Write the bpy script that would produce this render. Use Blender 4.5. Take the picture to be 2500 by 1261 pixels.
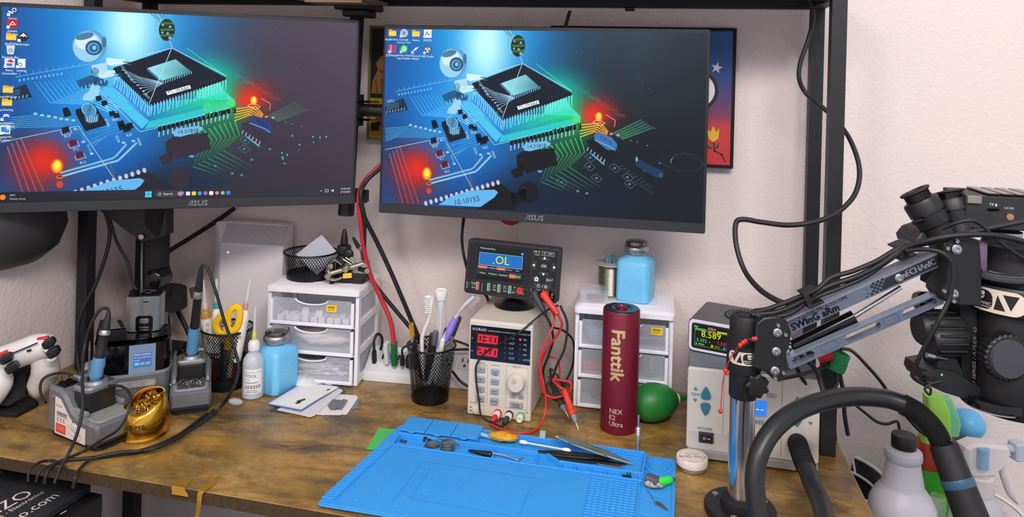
import bpy, bmesh, math, random
from math import sin, cos, pi, radians, sqrt, atan2
from mathutils import Vector, Matrix
random.seed(7)
for o in list(bpy.data.objects): bpy.data.objects.remove(o)
SC = bpy.context.scene
COL = SC.collection

# ------------------------------------------------------------------ camera
FPX = 1850.0                 # focal length in pixels of the 2500 px wide frame
U0, V0 = 1250.0, 190.0       # principal point (the photo is the lower part of a taller frame)
YAW, ROLL = radians(11.06), 0.0268
ZD = 0.74                    # desk top height
CAM = Vector((0.0, -1.378, ZD + 0.54))
AX_R = Vector((cos(YAW), sin(YAW), 0)); AX_F = Vector((-sin(YAW), cos(YAW), 0)); AX_U = Vector((0, 0, 1))
CX = AX_R * cos(ROLL) + AX_U * sin(ROLL); CU = AX_U * cos(ROLL) - AX_R * sin(ROLL)
cd = bpy.data.cameras.new('camera'); cam = bpy.data.objects.new('camera', cd); COL.objects.link(cam)
cd.sensor_fit = 'HORIZONTAL'; cd.sensor_width = 36.0; cd.lens = FPX / 2500 * 36.0
cd.shift_y = -(630.5 - V0) / 2500; cd.clip_start = 0.02; cd.clip_end = 50
m = Matrix((CX, CU, -AX_F)).transposed().to_4x4(); m.translation = CAM
cam.matrix_world = m
SC.camera = cam
# ------------------------------------------------------------------ world, lamps, exposure
w = bpy.data.worlds.new('world'); SC.world = w; w.use_nodes = True
w.node_tree.nodes['Background'].inputs[0].default_value = (0.94, 0.94, 1.0, 1)
w.node_tree.nodes['Background'].inputs[1].default_value = 0.74
def area_lamp(name, loc, target, sx, sy, watts, col):
    l = bpy.data.lights.new(name, 'AREA'); l.shape = 'RECTANGLE'; l.size = sx; l.size_y = sy; l.energy = watts; l.color = col
    o = bpy.data.objects.new(name, l); COL.objects.link(o); o.location = loc
    o.rotation_euler = (Vector(target) - Vector(loc)).to_track_quat('-Z', 'Y').to_euler(); return o
area_lamp('ceiling_lamp', (0.35, -2.0, 2.45), (0.0, -1.1, 0.74), 1.2, 0.35, 36, (1.0, 0.95, 0.92))
area_lamp('ceiling_lamp', (-1.1, -2.6, 2.45), (-0.7, -0.6, 0.9), 0.6, 0.35, 17, (1.0, 0.92, 0.90))
SC.view_settings.view_transform = 'Standard'; SC.view_settings.look = 'None'
SC.view_settings.exposure = 0.12; SC.view_settings.gamma = 1.0; SC.view_settings.use_curve_mapping = False

# ------------------------------------------------------------------ measuring helpers
def ray(u, v):
    a = (u - U0) / FPX; b = (v - V0) / FPX
    return AX_F + AX_R * (a * cos(ROLL) + b * sin(ROLL)) + AX_U * (a * sin(ROLL) - b * cos(ROLL))
def W(u, v, Y): return CAM + ray(u, v) * Y                    # at a distance Y in front of the camera
def Dk(u, v, z=0.0):                                          # on a level z above the desk top
    d = ray(u, v); t = (ZD + z - CAM.z) / d.z; return CAM + d * t
def Wl(u, v, dist):                                           # at a distance in front of the back wall
    d = ray(u, v); t = (-dist - CAM.y) / d.y; return CAM + d * t
def ya(deg): return radians(deg) + YAW                        # yaw seen from the camera -> world yaw

# ------------------------------------------------------------------ materials
def lin(c):
    r = []
    for x in c[:3]:
        x = x / 255.0; r.append(x / 12.92 if x <= 0.04045 else ((x + 0.055) / 1.055) ** 2.4)
    return (*r, 1.0)
MATS = {}
def mat(name, col=(128, 128, 128), rough=0.5, metal=0.0, emit=0.0, var=0.08, vs=60.0, bump=0.0, bs=400.0, coat=0.0, trans=0.0, alpha=None, spec=0.5):
    if name in MATS: return MATS[name]
    M = bpy.data.materials.new(name); M.use_nodes = True; nt = M.node_tree; N = nt.nodes; L = nt.links
    p = N['Principled BSDF']; c = lin(col)
    p.inputs['Roughness'].default_value = rough; p.inputs['Metallic'].default_value = metal
    p.inputs['Coat Weight'].default_value = coat; p.inputs['Transmission Weight'].default_value = trans
    p.inputs['Specular IOR Level'].default_value = spec
    tc = N.new('ShaderNodeTexCoord')
    if var > 0:
        nz = N.new('ShaderNodeTexNoise'); nz.inputs['Scale'].default_value = vs; nz.inputs['Detail'].default_value = 4
        L.new(tc.outputs['Object'], nz.inputs['Vector'])
        mx = N.new('ShaderNodeMix'); mx.data_type = 'RGBA'
        mx.inputs[6].default_value = tuple(x * (1 - var) for x in c[:3]) + (1,); mx.inputs[7].default_value = tuple(min(1, x * (1 + var)) for x in c[:3]) + (1,)
        L.new(nz.outputs['Fac'], mx.inputs[0]); L.new(mx.outputs[2], p.inputs['Base Color'])
    else: p.inputs['Base Color'].default_value = c
    if bump > 0:
        b = N.new('ShaderNodeBump'); n2 = N.new('ShaderNodeTexNoise'); n2.inputs['Scale'].default_value = bs; n2.inputs['Detail'].default_value = 3
        L.new(tc.outputs['Object'], n2.inputs['Vector']); L.new(n2.outputs['Fac'], b.inputs['Height'])
        b.inputs['Strength'].default_value = bump; b.inputs['Distance'].default_value = 0.002; L.new(b.outputs['Normal'], p.inputs['Normal'])
    if emit > 0:
        p.inputs['Emission Color'].default_value = c; p.inputs['Emission Strength'].default_value = emit
    if alpha is not None:
        t = N.new('ShaderNodeBsdfTransparent'); mxs = N.new('ShaderNodeMixShader'); mxs.inputs[0].default_value = alpha
        L.new(t.outputs[0], mxs.inputs[1]); L.new(p.outputs[0], mxs.inputs[2]); L.new(mxs.outputs[0], N['Material Output'].inputs[0])
    MATS[name] = M; return M
def attr_mat(name, emit=0.0, rough=0.5):
    if name in MATS: return MATS[name]
    M = bpy.data.materials.new(name); M.use_nodes = True; nt = M.node_tree; p = nt.nodes['Principled BSDF']
    a = nt.nodes.new('ShaderNodeAttribute'); a.attribute_name = 'Col'
    p.inputs['Roughness'].default_value = rough
    if emit > 0:
        p.inputs['Base Color'].default_value = (0.004, 0.004, 0.005, 1); p.inputs['Specular IOR Level'].default_value = 0.22; p.inputs['Emission Strength'].default_value = emit
        nt.links.new(a.outputs['Color'], p.inputs['Emission Color'])
    else: nt.links.new(a.outputs['Color'], p.inputs['Base Color'])
    MATS[name] = M; return M

# ------------------------------------------------------------------ mesh builder
def rrect(w, h, r, cx=0.0, cy=0.0, n=5):
    r = min(r, w / 2 - 1e-5, h / 2 - 1e-5); out = []
    if r <= 1e-6: return [(cx - w/2, cy - h/2), (cx + w/2, cy - h/2), (cx + w/2, cy + h/2), (cx - w/2, cy + h/2)]
    for (sx, sy, a0) in ((1, -1, -pi/2), (1, 1, 0), (-1, 1, pi/2), (-1, -1, pi)):
        for k in range(n + 1):
            a = a0 + pi/2 * k / n; out.append((cx + sx * (w/2 - r) + r * cos(a), cy + sy * (h/2 - r) + r * sin(a)))
    return out
def ngon(rx, ry, n=24, cx=0.0, cy=0.0, a0=0.0): return [(cx + rx * cos(a0 + 2*pi*k/n), cy + ry * sin(a0 + 2*pi*k/n)) for k in range(n)]
def area2(P): return sum(P[i][0]*P[(i+1) % len(P)][1] - P[(i+1) % len(P)][0]*P[i][1] for i in range(len(P)))
def inset(P, d):
    if area2(P) < 0: P = P[::-1]
    n = len(P); out = []
    for i in range(n):
        a, b, c = P[i-1], P[i], P[(i+1) % n]
        e1 = (b[0]-a[0], b[1]-a[1]); e2 = (c[0]-b[0], c[1]-b[1]); l1 = math.hypot(*e1) or 1e-9; l2 = math.hypot(*e2) or 1e-9
        n1 = (-e1[1]/l1, e1[0]/l1); n2 = (-e2[1]/l2, e2[0]/l2)
        k = 1 + n1[0]*n2[0] + n1[1]*n2[1]; k = max(k, 0.3)
        out.append((b[0] + d*(n1[0]+n2[0])/k, b[1] + d*(n1[1]+n2[1])/k))
    return out
def spline(P, k=6):
    P = [Vector(p) for p in P]
    if len(P) < 3: return P
    out = []
    for i in range(len(P)-1):
        p0 = P[i-1] if i else P[0]*2-P[1]; p1 = P[i]; p2 = P[i+1]; p3 = P[i+2] if i+2 < len(P) else P[-1]*2-P[-2]
        for j in range(k):
            t = j/k; out.append(0.5*((2*p1)+(p2-p0)*t+(2*p0-5*p1+4*p2-p3)*t*t+(3*p1-p0-3*p2+p3)*t*t*t))
    out.append(P[-1]); return out
def frame(d):
    d = Vector(d).normalized(); up = Vector((0, 0, 1)) if abs(d.z) < 0.95 else Vector((1, 0, 0))
    x = up.cross(d).normalized(); y = d.cross(x); return Matrix((x, y, d)).transposed()
class MB:
    def __init__(s): s.v = []; s.f = []; s.M = None
    def add(s, vs, fs, M=None):
        n = len(s.v); T = M if s.M is None else (s.M if M is None else s.M @ M)
        s.v += [tuple(T @ Vector(p)) for p in vs] if T is not None else [tuple(p) for p in vs]
        s.f += [tuple(i+n for i in f) for f in fs]; return s
    def prism(s, P, h0, h1, ax='z', ch=0.0, M=None, ch0=None):
        if area2(P) < 0: P = P[::-1]
        if ch0 is None: ch0 = ch
        rings = []
        if ch0 > 0: rings += [(inset(P, ch0), h0), (P, h0 + ch0)]
        else: rings.append((P, h0))
        if ch > 0: rings += [(P, h1 - ch), (inset(P, ch), h1)]
        else: rings.append((P, h1))
        return s.loft(rings, ax, M)
    def loft(s, rings, ax='z', M=None, cap0=True, cap1=True):
        n = len(rings[0][0]); vs = []; fs = []
        for P, h in rings:
            for (a, b) in P: vs.append((a, b, h) if ax == 'z' else ((a, h, b) if ax == 'y' else (h, a, b)))
        for r in range(len(rings)-1):
            for i in range(n):
                j = (i+1) % n; fs.append((r*n+i, r*n+j, (r+1)*n+j, (r+1)*n+i))
        if cap0: fs.append(tuple(range(n))[::-1])
        if cap1: fs.append(tuple((len(rings)-1)*n+i for i in range(n)))
        return s.add(vs, fs, M)
    def box(s, x0, x1, y0, y1, z0, z1, ch=0.0, M=None):
        return s.prism([(x0, y0), (x1, y0), (x1, y1), (x0, y1)], z0, z1, 'z', ch, M)
    def rbox(s, cx, cy, z0, w, d, h, r=0.003, ch=0.001, M=None, n=4): return s.prism(rrect(w, d, r, cx, cy, n), z0, z0+h, 'z', ch, M)
    def cyl(s, p0, p1, r0, r1=None, n=20, cap=True):
        p0 = Vector(p0); p1 = Vector(p1); r1 = r0 if r1 is None else r1; F = frame(p1-p0); vs = []; fs = []
        for p, r in ((p0, r0), (p1, r1)):
            for k in range(n): vs.append(p + F @ Vector((r*cos(2*pi*k/n), r*sin(2*pi*k/n), 0)))
        for k in range(n): fs.append((k, (k+1) % n, n+(k+1) % n, n+k))
        if cap: fs += [tuple(range(n))[::-1], tuple(range(n, 2*n))]
        return s.add(vs, fs)
    def lathe(s, prof, n=28, M=None, c=(0, 0, 0), sx=1.0, sy=1.0, closed=False):
        vs = []; fs = []; c = Vector(c)
        for (r, z) in prof:
            for k in range(n): vs.append((c.x+sx*r*cos(2*pi*k/n), c.y+sy*r*sin(2*pi*k/n), c.z+z))
        for i in range(len(prof)-1):
            for k in range(n): fs.append((i*n+k, i*n+(k+1) % n, (i+1)*n+(k+1) % n, (i+1)*n+k))
        if closed:
            i = len(prof)-1
            for k in range(n): fs.append((i*n+k, i*n+(k+1) % n, (k+1) % n, k))
        else:
            if prof[0][0] > 1e-6: fs.append(tuple(range(n))[::-1])
            if prof[-1][0] > 1e-6: fs.append(tuple((len(prof)-1)*n+k for k in range(n)))
        return s.add(vs, fs, M)
    def axis_lathe(s, prof, p0, d, n=24, sx=1.0, sy=1.0):
        T = frame(d).to_4x4(); T.translation = Vector(p0); return s.lathe(prof, n, T, sx=sx, sy=sy)
    def tube(s, pts, r, n=8, k=6, smooth=True, cap=True, flat=1.0):
        P = spline(pts, k) if smooth else [Vector(p) for p in pts]
        R = r if isinstance(r, (list, tuple)) else None
        vs = []; fs = []; m = len(P); prev = None
        for i, p in enumerate(P):
            d = (P[min(i+1, m-1)] - P[max(i-1, 0)])
            if d.length < 1e-9: d = Vector((0, 0, 1))
            d.normalize()
            if prev is None: x = frame(d).col[0].copy()
            else: x = prev - d*prev.dot(d); x = x.normalized() if x.length > 1e-6 else frame(d).col[0].copy()
            prev = x; y = d.cross(x)
            if R: t = i/(m-1)*(len(R)-1); a = int(min(t, len(R)-2)); rr = R[a] + (R[a+1]-R[a])*(t-a)
            else: rr = r
            for q in range(n): vs.append(p + x*(rr*cos(2*pi*q/n)) + y*(flat*rr*sin(2*pi*q/n)))
        for i in range(m-1):
            for q in range(n): fs.append((i*n+q, i*n+(q+1) % n, (i+1)*n+(q+1) % n, (i+1)*n+q))
        if cap: fs += [tuple(range(n))[::-1], tuple((m-1)*n+q for q in range(n))]
        return s.add(vs, fs)
    def ball(s, c, rx, ry=None, rz=None, n=16, m=10, M=None):
        ry = ry or rx; rz = rz or rx; pr = [(max(sin(pi*i/m), 0.0), -cos(pi*i/m)) for i in range(m+1)]
        vs = []; fs = []
        for i, (r, z) in enumerate(pr):
            if i in (0, m): vs.append((c[0], c[1], c[2]+rz*z)); continue
            for k in range(n): vs.append((c[0]+rx*r*cos(2*pi*k/n), c[1]+ry*r*sin(2*pi*k/n), c[2]+rz*z))
        def ix(i, k): return 0 if i == 0 else (1+(m-1)*n if i == m else 1+(i-1)*n+k % n)
        for i in range(m):
            for k in range(n):
                if i == 0: fs.append((0, ix(1, k+1), ix(1, k)))
                elif i == m-1: fs.append((ix(i, k), ix(i, k+1), ix(m, 0)))
                else: fs.append((ix(i, k), ix(i, k+1), ix(i+1, k+1), ix(i+1, k)))
        return s.add(vs, fs, M)
    def text(s, t, size, M=None, align='CENTER', th=0.0):
        vs, fs = text_geo(t, align)
        if th <= 0: return s.add([(x*size, y*size, 0) for x, y in vs], fs, M)
        s.add([(x*size, y*size, th) for x, y in vs], fs, M); return s
    def build(s, name, m_, parent=None, ang=38, loc=None, normals=True):
        me = bpy.data.meshes.new(name); me.from_pydata(s.v, [], s.f); me.update()
        if normals:
            bm = bmesh.new(); bm.from_mesh(me); bmesh.ops.recalc_face_normals(bm, faces=bm.faces); bm.to_mesh(me); bm.free()
        me.polygons.foreach_set('use_smooth', [True]*len(me.polygons)); me.set_sharp_from_angle(angle=radians(ang))
        if m_ is not None: me.materials.append(m_)
        o = bpy.data.objects.new(name, me); COL.objects.link(o)
        if parent is not None: o.parent = parent
        return o
TEXTS = {}
def text_geo(t, align='CENTER'):
    k = (t, align)
    if k not in TEXTS:
        c = bpy.data.curves.new('txt', 'FONT'); c.body = t; c.align_x = align; c.align_y = 'CENTER'; c.resolution_u = 2; c.fill_mode = 'FRONT'
        o = bpy.data.objects.new('txt', c); me = bpy.data.meshes.new_from_object(o)
        TEXTS[k] = ([(v.co.x, v.co.y) for v in me.vertices], [tuple(p.vertices) for p in me.polygons])
        bpy.data.objects.remove(o); bpy.data.curves.remove(c); bpy.data.meshes.remove(me)
    return TEXTS[k]
class Canvas:
    """flat print or a picture on a screen: coloured polygons in 2-D, x right, y up, thin layers"""
    def __init__(s, eps=6e-5): s.v = []; s.f = []; s.c = []; s.z = 0; s.eps = eps
    def layer(s): s.z += 1; return s
    def poly(s, P, col, cols=None):
        n = len(s.v); s.v += [(p[0], p[1], s.z) for p in P]; s.f.append(tuple(range(n, n+len(P)))); s.c.append([lin(q) for q in cols] if cols else lin(col)); return s
    def rect(s, x0, y0, x1, y1, col, cols=None): return s.poly([(x0, y0), (x1, y0), (x1, y1), (x0, y1)], col, cols)
    def ell(s, cx, cy, rx, ry, col, rot=0.0, n=22):
        return s.poly([(cx+rx*cos(a)*cos(rot)-ry*sin(a)*sin(rot), cy+rx*cos(a)*sin(rot)+ry*sin(a)*cos(rot)) for a in (2*pi*k/n for k in range(n))], col)
    def ring(s, cx, cy, rx, ry, w_, col, n=28, a0=0.0, a1=2*pi):
        for k in range(n):
            a = a0+(a1-a0)*k/n; b = a0+(a1-a0)*(k+1)/n
            s.poly([(cx+rx*cos(a), cy+ry*sin(a)), (cx+rx*cos(b), cy+ry*sin(b)), (cx+(rx-w_)*cos(b), cy+(ry-w_)*sin(b)), (cx+(rx-w_)*cos(a), cy+(ry-w_)*sin(a))], col)
        return s
    def line(s, P, w_, col, cols=None, close=False):
        P = list(P) + ([P[0]] if close else [])
        for i, (a, b) in enumerate(zip(P[:-1], P[1:])):
            dx, dy = b[0]-a[0], b[1]-a[1]; l = math.hypot(dx, dy) or 1e-9; nx, ny = -dy/l*w_/2, dx/l*w_/2; ex, ey = dx/l*w_*.3, dy/l*w_*.3
            cc = None if cols is None else [cols[i], cols[i+1], cols[i+1], cols[i]]
            s.poly([(a[0]-nx-ex, a[1]-ny-ey), (b[0]-nx+ex, b[1]-ny+ey), (b[0]+nx+ex, b[1]+ny+ey), (a[0]+nx-ex, a[1]+ny-ey)], col, cc)
        return s
    def text(s, t, cx, cy, size, col, rot=0.0, align='CENTER', sx=1.0, shear=0.0):
        vs, fs = text_geo(t, align); n = len(s.v); cr, sr = cos(rot), sin(rot)
        for (x, y) in vs:
            x, y = (x*sx + shear*y)*size, y*size; s.v.append((cx+x*cr-y*sr, cy+x*sr+y*cr, s.z))
        for f in fs: s.f.append(tuple(i+n for i in f)); s.c.append(lin(col))
        return s
    def split(s, e):
        """cut long faces so that print follows a curved surface"""
        V, F_, C_ = s.v, [], []
        st = []
        for f, c in zip(s.f, s.c):
            cc = c if isinstance(c, list) else [c]*len(f)
            for i in range(1, len(f)-1): st.append(((f[0], f[i], f[i+1]), [cc[0], cc[i], cc[i+1]]))
        while st:
            f, c = st.pop(); l = [math.hypot(V[f[i]][0]-V[f[(i+1) % 3]][0], V[f[i]][1]-V[f[(i+1) % 3]][1]) for i in range(3)]; k = l.index(max(l))
            if l[k] <= e: F_.append(f); C_.append(c); continue
            a, b, d = k, (k+1) % 3, (k+2) % 3; V.append(tuple((V[f[a]][q]+V[f[b]][q])/2 for q in range(3))); n = len(V)-1; cm = tuple((c[a][q]+c[b][q])/2 for q in range(4))
            st.append(((f[a], n, f[d]), [c[a], cm, c[d]])); st.append(((n, f[b], f[d]), [cm, c[b], c[d]]))
        s.f, s.c = F_, C_; return s
    def build(s, name, m_, parent, fn):
        """fn(x, y, h) -> local point; h is the layer height"""
        me = bpy.data.meshes.new(name); me.from_pydata([tuple(fn(x, y, z*s.eps)) for x, y, z in s.v], [], s.f); me.update()
        at = me.color_attributes.new('Col', 'FLOAT_COLOR', 'CORNER'); buf = []
        for f, c in zip(s.f, s.c):
            if isinstance(c, list):
                for q in c: buf += q
            else: buf += list(c)*len(f)
        at.data.foreach_set('color', buf); me.materials.append(m_)
        o = bpy.data.objects.new(name, me); COL.objects.link(o); o.parent = parent; return o
def on_front(x0, z0, y=0.0): return lambda x, z, h: (x0+x, y-h-3e-4, z0+z)      # local y- face
def on_top(x0, y0, z): return lambda x, y, h: (x0+x, y0+y, z+h+3e-4)
def on_right(y0, z0, x): return lambda a, z, h: (x+h+3e-4, y0+a, z0+z)         # local x+ face
def on_mat(M): return lambda x, y, h: tuple(M @ Vector((x, y, h+3e-4)))

def tag(o, label, cat, group=None, kind=None):
    if label: o['label'] = label
    if cat: o['category'] = cat
    if group: o['group'] = group
    if kind: o['kind'] = kind
    return o
def thing(name, label, cat, loc=(0, 0, 0), rz=0.0, group=None, rot=None):
    o = bpy.data.objects.new(name, None); COL.objects.link(o); o.location = loc; o.rotation_euler = rot or (0, 0, rz); o.empty_display_size = 0.02
    return tag(o, label, cat, group)
def copy_tree(o, parent=None):
    c = o.copy(); COL.objects.link(c); c.parent = parent
    for ch in list(o.children): copy_tree(ch, c)
    return c
def struct(o): o['kind'] = 'structure'; return o
def cable(name, label, pts, r, m_, cat='cable', k=8, n=8):
    return tag(MB().tube(pts, r, n, k).build(name, m_, None, 60), label, cat)

# common materials
BLACK = mat('black_plastic', (24, 24, 26), 0.45); BLACKM = mat('matte_black', (20, 20, 23), 0.75); GLOSS = mat('gloss_black', (10, 10, 12), 0.12)
STEEL = mat('black_powder_steel', (38, 38, 42), 0.5, 0.3, bump=0.15, bs=900); CHROME = mat('chrome', (205, 205, 208), 0.16, 1.0, var=0.0)
SILVER = mat('brushed_silver', (176, 178, 182), 0.32, 0.9); WHITE = mat('white_plastic', (236, 234, 240), 0.35, var=0.03); RUBBER = mat('black_rubber', (26, 26, 28), 0.6)
PRINT = attr_mat('flat_print'); SCREEN = attr_mat('lit_screen', 1.0, 0.3); SCREENM = attr_mat('lit_meter_screen', 0.92, 0.2)
RED = mat('red_plastic', (205, 40, 38), 0.4); GREYP = mat('grey_plastic', (128, 130, 136), 0.45); DKGREY = mat('dark_grey_plastic', (62, 64, 70), 0.5)
CLEAR = mat('clear_plastic', (225, 230, 238), 0.12, alpha=0.22, var=0.0); FROST = mat('frosted_plastic', (222, 226, 236), 0.4, alpha=0.42, var=0.03)
# ================================================================== the room
def wall_mat(name, c0, c1):
    M = bpy.data.materials.new(name); M.use_nodes = True; N = M.node_tree.nodes; L = M.node_tree.links; p = N['Principled BSDF']; p.inputs['Roughness'].default_value = 0.85
    tc = N.new('ShaderNodeTexCoord'); a = N.new('ShaderNodeTexNoise'); a.inputs['Scale'].default_value = 2.2; a.inputs['Detail'].default_value = 3; L.new(tc.outputs['Object'], a.inputs['Vector'])
    mx = N.new('ShaderNodeMix'); mx.data_type = 'RGBA'; mx.inputs[6].default_value = lin(c0); mx.inputs[7].default_value = lin(c1)
    L.new(a.outputs['Fac'], mx.inputs[0]); L.new(mx.outputs[2], p.inputs['Base Color'])
    b = N.new('ShaderNodeTexNoise'); b.inputs['Scale'].default_value = 130; b.inputs['Detail'].default_value = 5; L.new(tc.outputs['Object'], b.inputs['Vector'])
    r = N.new('ShaderNodeMapRange'); r.inputs[1].default_value = 0.42; r.inputs[2].default_value = 0.72; L.new(b.outputs['Fac'], r.inputs[0])
    bp = N.new('ShaderNodeBump'); bp.inputs['Strength'].default_value = 0.22; bp.inputs['Distance'].default_value = 0.0025; L.new(r.outputs[0], bp.inputs['Height']); L.new(bp.outputs['Normal'], p.inputs['Normal'])
    return M
WALL = wall_mat('orange_peel_wall_paint', (226, 212, 211), (236, 219, 214))
XL = -1.037
struct(MB().box(XL-0.1, 2.2, 0.0, 0.1, 0, 2.5).build('wall_back', WALL))
struct(MB().box(XL-0.1, XL, -2.2, 0.0, 0, 2.5).build('wall_left', WALL))
carpet = mat('grey_carpet', (74, 74, 80), 0.95, var=0.5, vs=180, bump=0.6, bs=300)
struct(MB().box(XL-0.1, 2.2, -3.4, 0.1, -0.06, 0).build('floor', carpet))
bb = mat('grey_baseboard', (92, 92, 98), 0.7)
struct(MB().box(XL, 2.2, -0.012, -0.0005, 0.0, 0.1, 0.002).build('baseboard_back', bb))
struct(MB().box(XL+0.0005, XL+0.012, -2.2, -0.013, 0.0, 0.1, 0.002).build('baseboard_left', bb))
# vertical joint in the wall covering behind the meter: a thin trim strip
q = Wl(1255, 600, 0.002); struct(MB().box(q.x-0.004, q.x+0.004, -0.0025, -0.0002, 0.1, 1.9, 0.0008).build('trim_1', WALL))

# ================================================================== desk with hutch frame
def wood_mat():
    M = bpy.data.materials.new('rustic_brown_laminate'); M.use_nodes = True; N = M.node_tree.nodes; L = M.node_tree.links; p = N['Principled BSDF']
    tc = N.new('ShaderNodeTexCoord'); mp = N.new('ShaderNodeMapping'); mp.inputs['Scale'].default_value = (2.4, 7, 6); L.new(tc.outputs['Object'], mp.inputs[0])
    g = N.new('ShaderNodeTexNoise'); g.inputs['Scale'].default_value = 2.6; g.inputs['Detail'].default_value = 9; g.inputs['Roughness'].default_value = 0.68; g.inputs['Distortion'].default_value = 0.7; L.new(mp.outputs[0], g.inputs['Vector'])
    cr = N.new('ShaderNodeValToRGB'); E = cr.color_ramp.elements
    E[0].position = 0.30; E[0].color = lin((58, 46, 34)); E[1].position = 0.74; E[1].color = lin((200, 164, 106))
    for pos, c in ((0.40, (98, 76, 46)), (0.48, (142, 108, 54)), (0.56, (164, 128, 68)), (0.65, (172, 140, 86))): e = E.new(pos); e.color = lin(c)
    L.new(g.outputs['Fac'], cr.inputs[0])
    bl = N.new('ShaderNodeTexNoise'); bl.inputs['Scale'].default_value = 9; bl.inputs['Detail'].default_value = 6; bl.inputs['Roughness'].default_value = 0.65; L.new(tc.outputs['Object'], bl.inputs['Vector'])
    r2 = N.new('ShaderNodeMapRange'); r2.inputs[1].default_value = 0.45; r2.inputs[2].default_value = 0.63; L.new(bl.outputs['Fac'], r2.inputs[0])
    mx = N.new('ShaderNodeMix'); mx.data_type = 'RGBA'; mx.blend_type = 'MIX'; mx.inputs[7].default_value = lin((78, 67, 50)); L.new(cr.outputs[0], mx.inputs[6])
    mm = N.new('ShaderNodeMath'); mm.operation = 'MULTIPLY'; mm.inputs[1].default_value = 0.82; L.new(r2.outputs[0], mm.inputs[0]); L.new(mm.outputs[0], mx.inputs[0])
    yl = N.new('ShaderNodeTexNoise'); yl.inputs['Scale'].default_value = 5.3; yl.inputs['Detail'].default_value = 5; mp2 = N.new('ShaderNodeMapping'); mp2.inputs['Location'].default_value = (4.3, 1.7, 0); mp2.inputs['Scale'].default_value = (1, 2.2, 1); L.new(tc.outputs['Object'], mp2.inputs[0]); L.new(mp2.outputs[0], yl.inputs['Vector'])
    r3 = N.new('ShaderNodeMapRange'); r3.inputs[1].default_value = 0.5; r3.inputs[2].default_value = 0.7; r3.inputs[4].default_value = 0.6; L.new(yl.outputs['Fac'], r3.inputs[0])
    m3 = N.new('ShaderNodeMix'); m3.data_type = 'RGBA'; m3.inputs[7].default_value = lin((176, 130, 40)); L.new(mx.outputs[2], m3.inputs[6]); L.new(r3.outputs[0], m3.inputs[0])
    fi = N.new('ShaderNodeTexNoise'); fi.inputs['Scale'].default_value = 150; fi.inputs['Detail'].default_value = 4; L.new(tc.outputs['Object'], fi.inputs['Vector'])
    m4 = N.new('ShaderNodeMix'); m4.data_type = 'RGBA'; m4.blend_type = 'OVERLAY'; m4.inputs[0].default_value = 0.45; L.new(m3.outputs[2], m4.inputs[6]); L.new(fi.outputs['Color'], m4.inputs[7])
    fr = N.new('ShaderNodeRGBToBW'); L.new(fi.outputs['Color'], fr.inputs[0]); L.new(fr.outputs[0], m4.inputs[7])
    L.new(m4.outputs[2], p.inputs['Base Color']); p.inputs['Roughness'].default_value = 0.33
    bp = N.new('ShaderNodeBump'); bp.inputs['Strength'].default_value = 0.15; bp.inputs['Distance'].default_value = 0.001; L.new(g.outputs['Fac'], bp.inputs['Height']); L.new(bp.outputs['Normal'], p.inputs['Normal'])
    return M
WOOD = wood_mat()
EDGE = mat('dark_wood_edge', (72, 54, 34), 0.6, var=0.6, vs=160)
XD0, XD1, YD0, YD1 = XL+0.004, 0.278, -0.497, -0.02
desk = thing('desk', 'rustic brown wooden desk with a black metal hutch frame against the wall', 'desk', (0, 0, ZD))
def yfr(x): return -0.485-0.0387*(x+0.88)      # the front edge runs slightly askew
MB().prism([(XD0, yfr(XD0)), (XD1, yfr(XD1)), (XD1, YD1), (XD0, YD1)], -0.017, 0.0, 'z', 0.0008).build('desktop', WOOD, desk)
eb = MB(); eb.prism([(XD0, yfr(XD0)-0.0012), (XD1, yfr(XD1)-0.0012), (XD1, yfr(XD1)), (XD0, yfr(XD0))], -0.0165, -0.001); eb.build('edge_band', EDGE, desk)
eb = MB(); eb.box(XD1, XD1+0.0012, yfr(XD1), YD1, -0.0165, -0.001); eb.build('edge_band', mat('pale_wood_edge', (150, 118, 78), 0.6, var=0.3), desk)
px0, px1, pyf, pyb = -1.000, 0.255, -0.19, -0.036
for (x, y) in ((px0, pyf), (px0, pyb), (px1, pyf), (px1, pyb)):
    MB().box(x-0.0105, x+0.0105, y-0.0105, y+0.0105, 0.0, 0.69, 0.001).build('hutch_post', STEEL, desk)
for y in (pyf, pyb): MB().box(px0+0.011, px1-0.011, y-0.0105, y+0.0105, 0.668, 0.689, 0.001).build('hutch_beam', STEEL, desk)
for x in (px0, px1): MB().box(x-0.0105, x+0.0105, pyf+0.011, pyb-0.011, 0.668, 0.689, 0.001).build('hutch_beam', STEEL, desk)
MB().box(px0-0.012, px1+0.012, pyf-0.014, pyb+0.012, 0.6902, 0.705, 0.001).build('hutch_shelf', WOOD, desk)
for (x, y) in ((XD0+0.04, -0.385), (XD0+0.04, -0.06), (XD1-0.16, -0.45), (XD1-0.16, -0.06), (-0.62, -0.06)):
    MB().box(x-0.012, x+0.012, y-0.012, y+0.012, -ZD+0.001, -0.0175, 0.001).build('leg', STEEL, desk)
MB().box(XD0+0.055, XD1-0.055, -0.07, -0.05, -0.042, -0.018, 0.001).build('apron', STEEL, desk)
q = W(1538, 26, 1.33); MB().box(q.x-0.008, q.x+0.008, pyb-0.013, pyb+0.0, 0.662, 0.668, 0.001).build('clip', BLACK, desk)
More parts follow.
